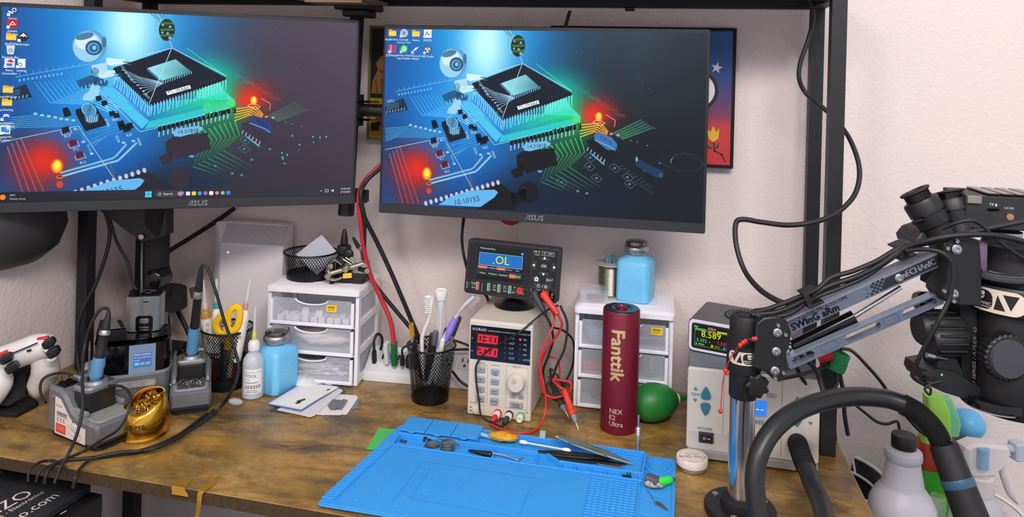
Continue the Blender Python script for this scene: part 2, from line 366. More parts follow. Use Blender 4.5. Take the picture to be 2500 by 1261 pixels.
# gold tape on the front edge
tape = mat('gold_polyimide_tape', (172, 128, 40), 0.25, 0.4)
def tape_bit(label, u, v, du, drop, fold):
    p = Dk(u, v); t = thing('tape_strip', label, 'tape', (p.x, yfr(p.x)-0.0012, ZD), -0.0387, 'gold tape on the desk edge'); b = MB(); prof = [(0.022, 0.0006), (0.0, 0.0008), (-0.0022, -0.002), (-0.0026, -drop*0.6), (-0.005, -drop)]
    n = len(prof); vs = []; 
    for k, dx in enumerate((-du/2, du/2)):
        for i, (y, z) in enumerate(prof): vs.append((dx + fold*i*0.0016*(1 if k else 0.4), y, z))
    for k, dx in enumerate((-du/2, du/2)):
        for i, (y, z) in enumerate(prof): vs.append((dx + fold*i*0.0016*(1 if k else 0.4), y-0.0004, z+0.0004))
    fs = []
    for i in range(n-1): fs += [(i, i+1, n+i+1, n+i), (2*n+i, 3*n+i, 3*n+i+1, 2*n+i+1), (i, 2*n+i, 2*n+i+1, i+1), (n+i, n+i+1, 3*n+i+1, 3*n+i)]
    fs += [(0, n, 3*n, 2*n), (n-1, 3*n-1, 4*n-1, 2*n-1)]
    b.add(vs, fs).build('strip', tape, t)
tape_bit('crumpled flat scrap of gold tape stuck on the desk edge', 432, 1188, 0.017, 0.007, 2.0)
tape_bit('curled strip of gold tape hanging down off the desk edge', 495, 1200, 0.0095, 0.036, -1.2)

# ================================================================== pictures on the wall
def picture(name, label, x0, x1, z0, z1, border, bcol, draw):
    t = thing(name, label, 'painting', ((x0+x1)/2, -0.001, z0)); wd, h = x1-x0, z1-z0
    MB().box(-wd/2, wd/2, -0.018, 0.0, 0, h, 0.001).build('canvas', bcol, t)
    c = Canvas(); draw(c, wd-2*border, h-2*border); c.build('painted_face', PRINT, t, lambda x, z, hh: (x, -0.0184-hh, h/2+z))
a = Wl(1345, 62, 0.02); b = Wl(1790, 412, 0.02)
def draw_sky(c, wd, h):
    n = 14; st = [(0, (26, 92, 168)), (0.35, (24, 60, 130)), (0.5, (84, 60, 120)), (0.62, (120, 56, 96)), (0.72, (205, 60, 66)), (1, (214, 44, 52))]
    def col(t):
        for (a0, c0), (a1, c1) in zip(st[:-1], st[1:]):
            if t <= a1: k = (t-a0)/(a1-a0); return tuple(c0[i]+(c1[i]-c0[i])*k for i in range(3))
        return st[-1][1]
    for i in range(n):
        t0, t1 = i/n, (i+1)/n; c.rect(-wd/2, h/2-t0*h, wd/2, h/2-t1*h, None, [col(t0), col(t0), col(t1), col(t1)])
    c.layer(); X = wd/2
    c.ell(X-0.058, 0.012, 0.036, 0.036, (14, 14, 18)); c.layer(); c.ell(X-0.058, 0.012, 0.030, 0.030, (232, 226, 232)); c.layer(); c.ell(X-0.062, 0.015, 0.022, 0.024, (52, 34, 60))
    sx, sy = X-0.026, 0.052; c.poly([(sx+(0.0105 if k % 2 == 0 else 0.004)*sin(pi*k/5+0.2), sy+(0.0105 if k % 2 == 0 else 0.004)*cos(pi*k/5+0.2)) for k in range(10)], (214, 208, 222))
    tx, ty = X-0.030, -0.066
    c.line([(tx+0.002, ty-0.008), (tx+0.004, ty-0.026), (tx+0.016, ty-0.032), (tx+0.022, ty-0.044)], 0.003, (52, 60, 20)); c.poly([(tx+0.002, ty-0.022), (tx-0.012, ty-0.014), (tx-0.006, ty-0.023)], (52, 66, 22)); c.poly([(tx+0.004, ty-0.022), (tx+0.012, ty-0.010), (tx+0.010, ty-0.022)], (52, 66, 22))
    c.layer(); c.poly([(tx-0.010, ty+0.012), (tx-0.006, ty-0.006), (tx+0.002, ty-0.011), (tx+0.010, ty-0.004), (tx+0.011, ty+0.014), (tx+0.006, ty+0.006), (tx+0.001, ty+0.017), (tx-0.004, ty+0.006)], (232, 184, 40))
picture('painting', 'black edged painting of blue to red sky with tulip behind the right monitor', a.x, b.x, b.z, a.z, 0.006, mat('black_canvas_edge', (14, 14, 16), 0.8), draw_sky)
a = Wl(902, 62, 0.02); b = Wl(1000, 345, 0.02)
def draw_fig(c, wd, h):
    c.rect(-wd/2, -h/2, wd/2, h/2, (24, 20, 16)); c.layer(); c.rect(-wd/2, -h/2, wd/2, -h*0.14, (186, 150, 40)); c.layer()
    X = -wd/2
    c.poly([(X+0.002, -h*0.10), (X+0.004, h*0.02), (X+0.014, h*0.12), (X+0.010, h*0.18), (X+0.020, h*0.25), (X+0.034, h*0.24), (X+0.05, h*0.1), (X+0.05, -h*0.1)], (150, 96, 52))
    c.layer(); c.poly([(X+0.014, h*0.13), (X+0.030, h*0.09), (X+0.034, h*0.05), (X+0.018, h*0.10)], (92, 52, 28)); c.line([(X+0.010, h*0.02), (X+0.014, -h*0.09)], 0.002, (96, 58, 30)); c.line([(X+0.022, h*0.04), (X+0.024, -h*0.09)], 0.002, (96, 58, 30))
    c.ell(X+0.026, -h*0.30, 0.014, 0.020, (128, 52, 28)); c.rect(X+0.003, -h*0.44, X+0.02, -h*0.36, (40, 30, 18))
picture('painting', 'green edged painting of a brown figure partly hidden between the two monitors', a.x, b.x, b.z, a.z, 0.005, mat('green_canvas_edge', (104, 112, 52), 0.8), draw_fig)

q = Wl(1248, 512, 0.004); t = thing('wall_disc', 'red round disc on the wall peeking out below the right monitor', 'wall disc', (q.x, -0.0005, q.z))
b = MB(); b.axis_lathe([(0.026, 0), (0.027, 0.002), (0.027, 0.010), (0.024, 0.013), (0, 0.0135)], (0, 0, 0), (0, -1, 0), 36); b.build('disc', mat('wall_red', (176, 34, 44), 0.5), t); b = MB(); b.axis_lathe([(0.008, 0.0135), (0.007, 0.018), (0, 0.0185)], (0, 0, 0), (0, -1, 0), 20); b.build('boss', mat('wall_red_dark', (130, 26, 34), 0.5), t)
# ================================================================== monitors
import numpy as np
MW, MH = 0.540, 0.320            # outer size of a 24 inch panel
SX0, SX1, SZ0, SZ1 = -0.2655, 0.2655, 0.0165, 0.3135   # picture area in the monitor's frame
SW, SH = SX1-SX0, SZ1-SZ0
def homog(src, dst):
    A = []; B = []
    for (x, y), (X, Y) in zip(src, dst):
        A += [[x, y, 1, 0, 0, 0, -x*X, -y*X], [0, 0, 0, x, y, 1, -x*Y, -y*Y]]; B += [X, Y]
    h = np.linalg.solve(np.array(A, float), np.array(B, float)); return np.append(h, 1).reshape(3, 3)
HR = homog([(944, 71), (1735, 75), (1728, 545), (928, 494)], [(0, 0), (SW, 0), (SW, -SH), (0, -SH)])
HL = homog([(6, 9), (866, 54), (850, 492), (2, 506)], [(0, 0), (SW, 0), (SW, -SH), (0, -SH)])
def hp(Hm, u, v): q = Hm @ np.array([u, v, 1.0]); return (float(q[0]/q[2]), float(q[1]/q[2]))
def k3(x, y): return hp(HR, 900+x*.44405, y*.44405)      # the wallpaper as measured on the right screen
def k4(x, y): return hp(HR, 1350+x*.45984, y*.45995)
def L3(*P): return [k3(*p) for p in P]
def L4(*P): return [k4(*p) for p in P]
def bg(c, left):
    nx, ny = 64, 36
    def col(fx, fy):
        base = np.array([74, 62, 78.]) if left else np.array([14, 20, 26.])  # left screen: purple glare and haze over the blacks put into its colour
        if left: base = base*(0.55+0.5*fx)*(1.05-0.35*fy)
        else: base = base + np.array([34, 40, 46.])*max(0, 1-abs(fx-0.8)/0.5)*max(0, 1-fy*1.6)
        c_ = base.copy()
        def g(x, y, sx, sy, rgb, k=1.0):
            nonlocal c_
            w_ = math.exp(-((fx-x)/sx)**2-((fy-y)/sy)**2)*k; c_ = c_*(1-w_)+np.array(rgb, float)*w_
        lx = 1/(1+math.exp((fx-0.50+0.06*fy)*15)); c_ = c_*(1-lx)+np.array([6, 104, 196.])*lx
        g(0.0, 0.05, 0.16, 0.30, (18, 66, 128), 0.75); g(0.0, 0.75, 0.16, 0.4, (8, 46, 90), 0.75); g(0.30, 0.80, 0.14, 0.20, (6, 92, 176), 0.8); g(0.36, 0.98, 0.2, 0.10, (8, 40, 80), 0.9); g(0.46, 0.92, 0.12, 0.16, (10, 26, 46), 0.8)
        g(0.33, 0.0, 0.22, 0.42, (20, 160, 236), 0.92); g(0.33, 0.08, 0.085, 0.34, (196, 250, 255), 1.0); g(0.30, 0.40, 0.10, 0.12, (140, 228, 255), 0.8)
        g(0.22, 0.5, 0.12, 0.2, (14, 132, 216), 0.85)
        g(0.55, 0.33, 0.085, 0.10, (0, 200, 176), 0.9); g(0.60, 0.46, 0.07, 0.11, (10, 224, 130), 0.9); g(0.56, 0.62, 0.09, 0.10, (14, 130, 60), 0.45)
        g(0.685, 0.44, 0.055, 0.085, (196, 28, 22), 0.92); g(0.665, 0.46, 0.03, 0.06, (236, 46, 24), 0.85)
        g(0.105, 0.80, 0.085, 0.13, (168, 22, 20), 0.92); g(0.115, 0.79, 0.05, 0.09, (226, 40, 22), 0.9); g(0.09, 0.98, 0.06, 0.08, (120, 30, 32), 0.6)
        if not left: g(0.62, 0.95, 0.2, 0.18, (16, 26, 52), 0.7)
        return tuple(np.clip(c_, 0, 255))
    G = [[col(i/nx, j/ny) for i in range(nx+1)] for j in range(ny+1)]
    for j in range(ny):
        for i in range(nx):
            x0, x1, y0, y1 = SW*i/nx, SW*(i+1)/nx, -SH*j/ny, -SH*(j+1)/ny
            c.poly([(x0, y1), (x1, y1), (x1, y0), (x0, y0)], None, [G[j+1][i], G[j+1][i+1], G[j][i+1], G[j][i]])
def bus(c, A, B, n, w_, col, col2=None):
    for i in range(n):
        t = i/(n-1); P = [(a[0]+(b[0]-a[0])*t, a[1]+(b[1]-a[1])*t) for a, b in zip(A, B)]
        cc = None
        if col2: cc = [tuple(col[q]+(col2[q]-col[q])*k/(len(P)-1) for q in range(3)) for k in range(len(P))]
        c.line(P, w_, col, cc)
def chipbox(c, P, top, outline=None, hgt=0.0):
    if outline: c.line(P, 0.0007, outline, close=True)
    c.poly(P, top)
def wallpaper(c, left):
    mm = 0.00066; lm_ = 0.0009; tm = 0.00082; LB = (120, 200, 240); WH = (226, 244, 255)
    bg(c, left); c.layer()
    # traces
    bus(c, L3((225, 525), (290, 628), (470, 640), (560, 690)), L3((405, 508), (440, 560), (560, 560), (640, 620)), 10, 1.5*lm_, (40, 150, 226), (120, 215, 255))
    bus(c, L3((90, 702), (220, 690), (330, 712), (420, 700)), L3((90, 770), (150, 748), (300, 750), (440, 752)), 7, 1.5*lm_, (70, 150, 200), (40, 130, 200))
    bus(c, L3((110, 840), (180, 1112)), L3((165, 800), (268, 1112)), 4, 2.0*lm_, (150, 90, 96), (176, 58, 52))
    bus(c, L3((440, 760), (530, 760), (600, 730)), L3((470, 860), (540, 800), (640, 780)), 4, 1.6*lm_, (50, 140, 205))
    bus(c, L3((640, 700), (700, 760)), L3((560, 620), (620, 650)), 5, 1.0*lm_, (90, 180, 230))
    GR = (70, 200, 90); GD = (30, 70, 48)
    bus(c, L4((-60, 780), (-10, 830), (-60, 960)), L4((150, 720), (175, 800), (90, 880)), 9, 1.9*lm_, GR, GD)
    bus(c, L4((-60, 960), (60, 1010)), L4((90, 880), (260, 990)), 7, 1.7*lm_, (44, 130, 80), (22, 50, 48))
    bus(c, L4((150, 655), (260, 645), (300, 690)), L4((150, 720), (230, 690), (290, 720)), 5, 2.0*lm_, (190, 200, 40), (240, 150, 40))
    if True: bus(c, L4((330, 700), (480, 628)), L4((380, 730), (545, 668)), 5, 3.0*lm_, (50, 120, 80) if not left else (70, 96, 90), (44, 92, 84) if not left else (70, 74, 80))
    c.layer()
    c.line(L3((86, 818), (410, 750), (562, 1022)), 0.8*lm_, (190, 222, 240)); c.line(L3((150, 500), (250, 478), (470, 432)), 0.7*lm_, (130, 196, 236)); c.line(L3((500, 560), (690, 790), (1000, 720)), 0.8*lm_, (170, 220, 245))
    c.line(L3((330, 985), (560, 925), (575, 915), (625, 855)), 3.4*lm_, (120, 176, 206)); c.line(L3((335, 1003), (585, 938), (600, 925), (672, 850)), 3.4*lm_, (130, 190, 224))
    c.line(L3((400, 765), (420, 770), (440, 830)), 3.0*lm_, (64, 130, 176)); c.line(L3((530, 810), (450, 850), (465, 890)), 3.4*lm_, (70, 140, 190))
    for (x, y) in ((613, 845), (658, 838), (430, 832), (467, 895), (397, 765), (227, 682), (255, 690), (283, 696), (310, 702), (335, 710), (360, 715), (388, 720)): c.ell(*k3(x, y), 4.2*mm, 2.8*mm, (150, 200, 226))
    for i in range(11): x, y = k3(165+i*17.5, 516-i*3.2); c.rect(x-2*mm, y-3*mm, x+2*mm, y+3*mm, (90, 170, 226)); x, y = k3(165+i*28, 486-i*5.5); c.rect(x-0.4*mm, y-4*mm, x+0.4*mm, y+4*mm, (110, 190, 240))
    c.layer()
    # grey chips on the left
    c.poly(L3((88, 580), (190, 535), (215, 600), (90, 625)), (14, 40, 66)); c.poly(L3((400, 520), (470, 490), (545, 520), (540, 545), (420, 560)), (24, 86, 134)); c.layer()
    c.text('APU', *k3(120, 553), 9*tm, (150, 204, 236), 0.12)
    for i in range(7): c.line(L3((96+i*16, 618-i*3), (99+i*16, 606-i*3)), 1.6*lm_, (120, 176, 210)); c.line(L3((428+i*17, 562-i*6), (426+i*17, 550-i*6)), 1.6*lm_, (130, 196, 230))
    for i in range(3): c.line(L3((96, 578+i*10), (165, 562+i*10)), 0.9*lm_, (86, 140, 180))
    # big module: glowing slab, dark package, pins
    c.poly(L3((535, 545), (735, 735), (700, 775), (520, 570)), (70, 190, 232)); c.poly(L3((735, 735), (1126, 640), (1140, 690), (1126, 700), (712, 778)), (40, 190, 200)); 
    c.poly(L3((735, 740), (1126, 645), (1126, 600), (735, 640)), None, [(20, 120, 190), (10, 170, 110), (30, 220, 130), (30, 130, 210)])
    c.poly(L4((-10, 690), (152, 640), (152, 610), (-10, 620)), (70, 220, 110)); c.poly(L4((-40, 600), (152, 612), (100, 560), (60, 500), (-40, 560)), (60, 220, 190)); c.poly(L3((560, 545), (735, 720), (735, 640), (600, 500)), (40, 140, 214)); c.layer()
    for i in range(16): t = i/15; x = 575+t*160; y = 480+t*160; c.line(L3((x, y), (x+4, y+30), (x-6+3*(i % 3), y+66)), 1.3*lm_, (140, 220, 250))
    for i in range(26): t = i/25; x = 745+t*375; y = 645-t*130; c.line(L3((x, y), (x+2, y+22), (x-5+4*(i % 3), y+62)), 1.3*lm_, None, [(190, 240, 255), (140, 230, 250), (90, 230, 210)])
    c.poly(L3((570, 452), (845, 346), (1122, 503), (735, 645)), (12, 22, 40)); c.poly(L3((570, 452), (735, 645), (735, 655), (566, 462)), (8, 12, 24)); c.poly(L3((735, 645), (1122, 503), (1122, 516), (735, 657)), (8, 14, 24)); c.layer()
    for i in range(26): t = i/25; c.ell(*k3(925+t*195, 345+t*150), 1.3*mm, 1.3*mm, (70, 230, 210))
    for i in range(12): t = i/11; c.ell(*k3(590+t*200, 440-t*72), 1.0*mm, 1.0*mm, (90, 190, 220))
    bus(c, L3((610, 460), (690, 500), (790, 525)), L3((715, 590), (745, 570), (800, 535)), 9, 0.8*lm_, (150, 200, 230)); 
    for i in range(9): t = i/8; c.rect(*[a+d*mm for a, d in zip(k3(612+t*110, 462+t*130), (-2, -1.2))], *[a+d*mm for a, d in zip(k3(612+t*110, 462+t*130), (2, 1.2))], (170, 214, 236))
    for i in range(5): x, y = k3(992+i*18, 532-i*5); c.rect(x-1*mm, y-2*mm, x+1*mm, y+2*mm, (44, 58, 110))
    c.text('RSCH-001-MB9', *k3(630, 480), 6*tm, (150, 190, 220), -0.98); c.text('88388', *k3(722, 600), 6*tm, (130, 170, 200), -0.7)
    c.poly(L3((722, 465), (797, 535), (945, 485), (945, 472), (862, 402)), (10, 20, 34)); c.layer()
    for i in range(13): t = i/12; c.line(L3((802+t*140, 536-t*55), (804+t*140, 522-t*52)), 1.4*lm_, (130, 190, 210)); c.line(L3((725+t*70, 462+t*68), (729+t*70, 456+t*66)), 1.2*lm_, (110, 170, 200))
    c.poly(L3((728, 452), (864, 403), (942, 470), (797, 520)), None, [(150, 226, 236), (120, 190, 200), (60, 120, 136), (120, 214, 224)]); c.layer()
    c.poly(L3((816, 578), (935, 543), (941, 562), (823, 597)), (236, 242, 246)); c.layer(); c.text('PC-WARE', *k3(879, 570), 9.2*tm, (16, 18, 24), 0.225)
    # sling and hook
    for P in (((845, 345), (735, 640)), ((842, 345), (575, 425)), ((850, 345), (1118, 490)), ((848, 340), (832, 300))): c.line(L3(*P), 1.1*lm_, (176, 216, 230))
    for dx in (0, 18, 44, 62): c.line(L3((742+dx, 162), (790+dx*.55, 205)), 0.9*lm_, (20, 70, 110))
    c.ell(*k3(800, 240), 20*mm*.9, 27*mm*.9, (110, 190, 220)); c.layer(); c.ell(*k3(822, 247), 18*mm, 27*mm, (16, 40, 46)); c.layer()
    for dy in (-32, 2, 32): c.poly(L3((790, 240+dy), (856, 236+dy), (856, 248+dy), (790, 252+dy)), (60, 110, 40))
    c.layer()
    for (x, y, r) in ((803, 222, 2.6), (838, 230, 3), (800, 262, 2.6), (826, 266, 3), (838, 290, 4)): c.ell(*k3(x, y), r*mm, r*mm, (130, 176, 190))
    # white robot figure
    c.layer(); c.poly(L3((470, 440), (535, 425), (545, 470), (520, 492), (478, 488)), (170, 214, 236)); c.poly(L3((480, 505), (505, 500), (492, 548), (478, 545)), (30, 70, 100)); c.poly(L3((470, 535), (508, 545), (500, 600), (470, 622), (428, 616), (436, 590), (458, 575)), (150, 206, 234)); c.ell(*k3(487, 470), 8*mm, 9*mm, (28, 60, 90))
    c.poly(L3((536, 400), (620, 408), (628, 428), (560, 442), (538, 435)), (206, 236, 248)); c.poly(L3((505, 470), (575, 464), (580, 490), (520, 508), (500, 500)), (196, 230, 246)); c.layer()
    for (x, y) in ((626, 420), (630, 432), (582, 482), (586, 494)): c.line(L3((x-12, y), (x+22, y+4)), 1.6*lm_, (40, 90, 120))
    c.ell(*k3(463, 342), 36*mm*1.02, 38*mm*1.02, (84, 156, 206)); c.layer(); c.ell(*k3(455, 345), 31*mm, 36*mm, (150, 204, 234)); c.layer(); c.ell(*k3(450, 318), 24*mm, 20*mm, (206, 232, 245)); c.ell(*k3(528, 320), 5*mm, 13*mm, (60, 110, 150)); c.layer(); c.ell(*k3(442, 292), 20*mm, 8*mm, (70, 120, 158), 0.3); c.layer()
    c.ell(*k3(482, 350), 18*mm, 18*mm, (40, 78, 112)); c.layer(); c.ell(*k3(480, 352), 13*mm, 13*mm, (96, 150, 190)); c.layer(); c.ell(*k3(482, 352), 9*mm, 9*mm, (16, 90, 150)); c.layer(); c.ell(*k3(484, 350), 4.5*mm, 5*mm, (90, 210, 250))
    # crystal can, small parts
    c.poly(L3((398, 665), (480, 640), (535, 735), (535, 750), (440, 778), (400, 690)), (10, 22, 36)); c.layer()
    c.poly(L3((436, 690), (500, 690), (498, 730), (460, 738), (440, 722)), (60, 120, 160)); c.ell(*k3(457, 668), 17.5*mm, 14*mm, (130, 196, 232), -0.75); c.layer(); c.ell(*k3(457, 668), 15.5*mm, 12*mm, (70, 140, 190), -0.75); c.layer(); c.text('12.00542', *k3(460, 668), 7.5*tm, (12, 36, 60), 1.35)
    for i in range(5): c.line(L3((446+i*11, 700+i), (452+i*10, 716), (446+i*10, 730)), 1.2*lm_, (160, 214, 240))
    for (x, y, s) in ((500, 610, 1), (525, 635, 1), (560, 690, 1), (580, 702, 1), (600, 745, 1.2), (625, 770, 1.4), (605, 762, 1.2), (640, 758, 1.2), (355, 668, 1), (360, 685, 1.2)):
        c.poly(L3((x-14*s, y-10*s), (x+10*s, y-16*s), (x+18*s, y+8*s), (x-8*s, y+16*s)), (8, 18, 32))
    c.layer()
    for (x, y) in ((352, 770), (384, 838), (412, 900)):
        c.line(L3((x-20, y+2), (x-12, y+24), (x+30, y+14), (x+20, y-10)), 0.8*lm_, (222, 200, 206)); c.poly(L3((x-16, y-14), (x+14, y-22), (x+20, y+4), (x-10, y+16)), (20, 14, 20) if y < 800 else (92, 14, 18))
    for (x, y, t) in ((362, 800, 'B14'), (398, 868, '311'), (428, 938, 'B12'), (538, 660, 'P04'), (575, 722, 'B35'), (640, 806, 'R37'), (538, 738, 'SYSM'), (585, 824, '0334'), (685, 842, '10503')): c.text(t, *k3(x, y), 7*tm, (190, 220, 238), 0.2 if y in (800, 868, 938) else -1.2 if x in (538, 585, 685) else 0.2)
    c.text('CPUM14', *k3(556, 985), 8*tm, (120, 90, 60), -1.2)
    # connector strip
    for i in range(17):
        t = i/16; x = 785+t*350; y = 785-t*88; k = (20, 60, 70) if i < 8 else (20, 80, 40)
        c.poly(L3((x-9, y-16), (x+9, y-20), (x+11, y+6), (x-7, y+10)), (8, 14, 18)); c.line(L3((x-3, y+8), (x-4, y+34)), 2.0*lm_, (150, 200, 206)); c.line(L3((x-9, y-20), (x+4, y-24)), 0.7*lm_, (190, 226, 230))
    for i in range(5): t = i/4; x = 12+t*135; y = 690-t*26; c.poly(L4((x-10, y-12), (x+8, y-18), (x+10, y+12), (x-8, y+16)), (8, 18, 12)); c.line(L4((x, y-14), (x-6, y+10)), 1.6*lm_, (80, 180, 110))
    dark = (10, 14, 20) if not left else (44, 38, 48)  # left screen's darks lifted by the same painted glare
    c.poly(L3((812, 850), (850, 822), (1025, 808), (1042, 900), (875, 948), (815, 905)), dark); c.poly(L3((780, 930), (850, 900), (850, 960), (800, 975)), dark); c.layer()
    c.poly(L3((848, 800), (866, 780), (980, 768), (1004, 780), (998, 795), (890, 825), (858, 822)), (110, 180, 224)); c.layer(); c.text('14.31818', *k3(925, 797), 10.5*tm, (12, 40, 70), 0.13); c.ell(*k3(944, 936), 6*mm, 3*mm, (90, 150, 190))
    # lower chip
    c.poly(L3((560, 1060), (720, 1000), (770, 1040), (830, 1080), (800, 1150), (600, 1150)), dark if not left else (30, 30, 40)); 
    c.ell(*k3(880, 1052), 25*mm, 27*mm, dark)
    if not left: c.poly(L3((780, 1060), (870, 1030), (870, 1100), (790, 1130)), dark)
    c.layer(); c.text('CR2032', *k3(870, 1030), 5*tm, (40, 50, 60), -0.5)
    for i in range(15): t = i/14; c.ell(*k3(308+t*402, 1114-t*116), 4.2*mm, 6.2*mm, (196, 190, 204), 0.25)
    c.layer(); c.poly(L3((378, 1122), (450, 1075), (560, 1042), (690, 1038), (710, 1052), (690, 1080), (612, 1134)), (96, 176, 232)); c.layer(); c.text('10.10155', *k3(535, 1100), 15*tm, (14, 44, 84), 0.22)
    # lamps
    for P, fn in (((315, 950), k3), ((250, 612), k4)):
        x, y = fn(*P); s = 1.0 if fn is k3 else 0.72
        c.ell(x, y, 13*s*mm, 17*s*mm, (244, 92, 20)); c.layer(); c.ell(x, y, 9.5*s*mm, 14*s*mm, (255, 170, 20)); c.layer(); c.ell(x, y+2*mm, 6.5*s*mm, 10*s*mm, (255, 236, 70)); c.layer()
    c.ell(*k3(326, 1005), 8*mm, 4.5*mm, (196, 110, 40)); c.ell(*k3(326, 1045), 7*mm, 8*mm, (214, 62, 24)); c.layer(); c.ell(*k3(326, 1003), 5*mm, 2*mm, (110, 40, 20))
    c.line(L4((218, 640), (262, 660), (285, 645), (245, 625)), 0.8*lm_, (250, 220, 180), close=True); c.line(L4((290, 600), (340, 630), (335, 665)), 0.9*lm_, (250, 170, 160))
    for i in range(6): c.line(L4((95+i*48, 440+i*30), (150+i*48, 452+i*30)), 0.6*lm_, (60, 150, 140) if i < 3 else (170, 80, 80)); c.line(L4((100+i*48, 450+i*30), (160+i*48, 463+i*30)), 0.6*lm_, (60, 150, 140) if i < 3 else (170, 80, 80))
    # right side, faint parts
    c.poly(L4((184, 740), (240, 720), (350, 800), (320, 860), (200, 780)), (10, 16, 22) if not left else (52, 44, 58)); c.layer()
    c.poly(L4((225, 706), (250, 692), (320, 720), (352, 758), (348, 786), (300, 790), (228, 735)), (60, 110, 170) if not left else (44, 54, 112)); c.layer(); c.text('13.00142', *k4(290, 735), 8*tm, (16, 26, 50), -0.5); c.line(L4((228, 735), (310, 770), (340, 792)), 1.0*lm_, (130, 214, 250)); c.line(L4((215, 812), (280, 866)), 2.6*lm_, (90, 160, 200))
    for i in range(6): c.line(L4((195+i*18, 775+i*13), (188+i*18, 792+i*13)), 1.2*lm_, (190, 206, 216))
    c.ell(*k4(318, 703), 4*mm, 3*mm, (214, 130, 110)); c.ell(*k4(355, 709), 4*mm, 3*mm, (150, 160, 180))
    dots = ((425, 738, 2.4), (460, 745, 2.2), (515, 765, 2.4), (555, 672, 2), (205, 830, 4), (200, 878, 4), (240, 940, 4), (50, 962, 4), (338, 886, 4), (408, 935, 4), (420, 972, 4), (138, 1010, 4.5), (187, 1022, 4.5), (500, 900, 2.2), (585, 858, 3), (20, 355, 1.2), (130, 265, 1.2), (243, 312, 1.1), (470, 414, 1.2), (485, 426, 1.2), (522, 460, 1.2), (305, 517, 1.2), (207, 405, 1), (365, 208, 1), (263, 236, 1), (218, 240, 1))
    for (x, y, r) in dots: c.ell(*k4(x, y), r*mm*.8, r*mm*.65, (70, 130, 164))
    for (x, y) in ((205, 830), (200, 878), (240, 940), (50, 962), (338, 886), (408, 935), (420, 972)) if not left else ((205, 830), (200, 878)):
        c.line(L4((x-30, y-5), (x-4, y-24), (x+32, y+4), (x+6, y+24)), 0.5*lm_, (110, 130, 140), close=True)
    if not left:
        c.poly(L4((448, 850), (470, 838), (608, 905), (600, 940), (560, 935), (450, 870)), (20, 50, 82)); c.layer(); c.ell(*k4(458, 838), 2.5*mm, 6*mm, (90, 190, 240)); c.ell(*k4(590, 925), 6*mm, 5*mm, (40, 80, 116))
        x, y = k4(730, 855); c.ring(x, y, 37*mm, 21*mm, 0.6*mm, (44, 78, 96)); c.line(L4((560, 850), (708, 800), (830, 860), (750, 932), (600, 862)), 0.5*lm_, (50, 66, 74)); c.ring(x, y, 37*mm, 21*mm, 1.4*mm, (90, 190, 230), 8, 2.6, 3.3)
        for i in range(9): c.line(L4((360+i*20, 880+i*14), (385+i*20, 872+i*14)), 0.9*lm_, (60, 84, 96)); c.line(L4((440+i*12, 960+i*8), (452+i*12, 952+i*8)), 0.8*lm_, (66, 90, 100))
    else:
        for (x, y) in ((600, 800), (790, 806), (540, 900), (545, 935), (570, 912), (640, 852), (715, 806), (755, 810)): c.ell(*hp(HL, 450+x*.428, y*.4283), 2.0*mm, 2.6*mm, (90, 170, 214))
    c.layer()
def icon(c, x, y, kind, text, s=0.0135):
    h = s/2
    if kind == 'folder': c.rect(x-h, y-h*.75, x+h, y+h*.6, (238, 176, 44)); c.rect(x-h, y+h*.6, x-h*.1, y+h*.9, (226, 158, 30)); c.layer(); c.rect(x-h*.95, y-h*.7, x+h*.95, y+h*.3, (252, 206, 84))
    elif kind == 'page': c.rect(x-h*.75, y-h, x+h*.75, y+h, (238, 240, 244)); c.layer(); c.ring(x-h*.3, y-h*.3, h*.45, h*.45, h*.2, (120, 130, 140))
    elif kind == 'bin': c.poly([(x-h*.6, y-h), (x+h*.6, y-h), (x+h*.85, y+h), (x-h*.85, y+h)], (206, 214, 220)); c.layer(); c.ring(x, y-h*.1, h*.4, h*.4, h*.15, (70, 120, 160))
    elif kind == 'disc': pass
    else:
        fg, shape = kind
        if shape == 'sq': c.rect(x-h, y-h, x+h, y+h, fg)
        else: c.ell(x, y, h, h, fg)
    c.layer()
    for i, t in enumerate(text): c.text(t, x, y-h-0.0045-i*0.0048, 0.0048, (236, 240, 246))
    return h
def mark(c, x, y, s, col, P): c.poly([(x+a*s, y+b*s) for a, b in P], col)
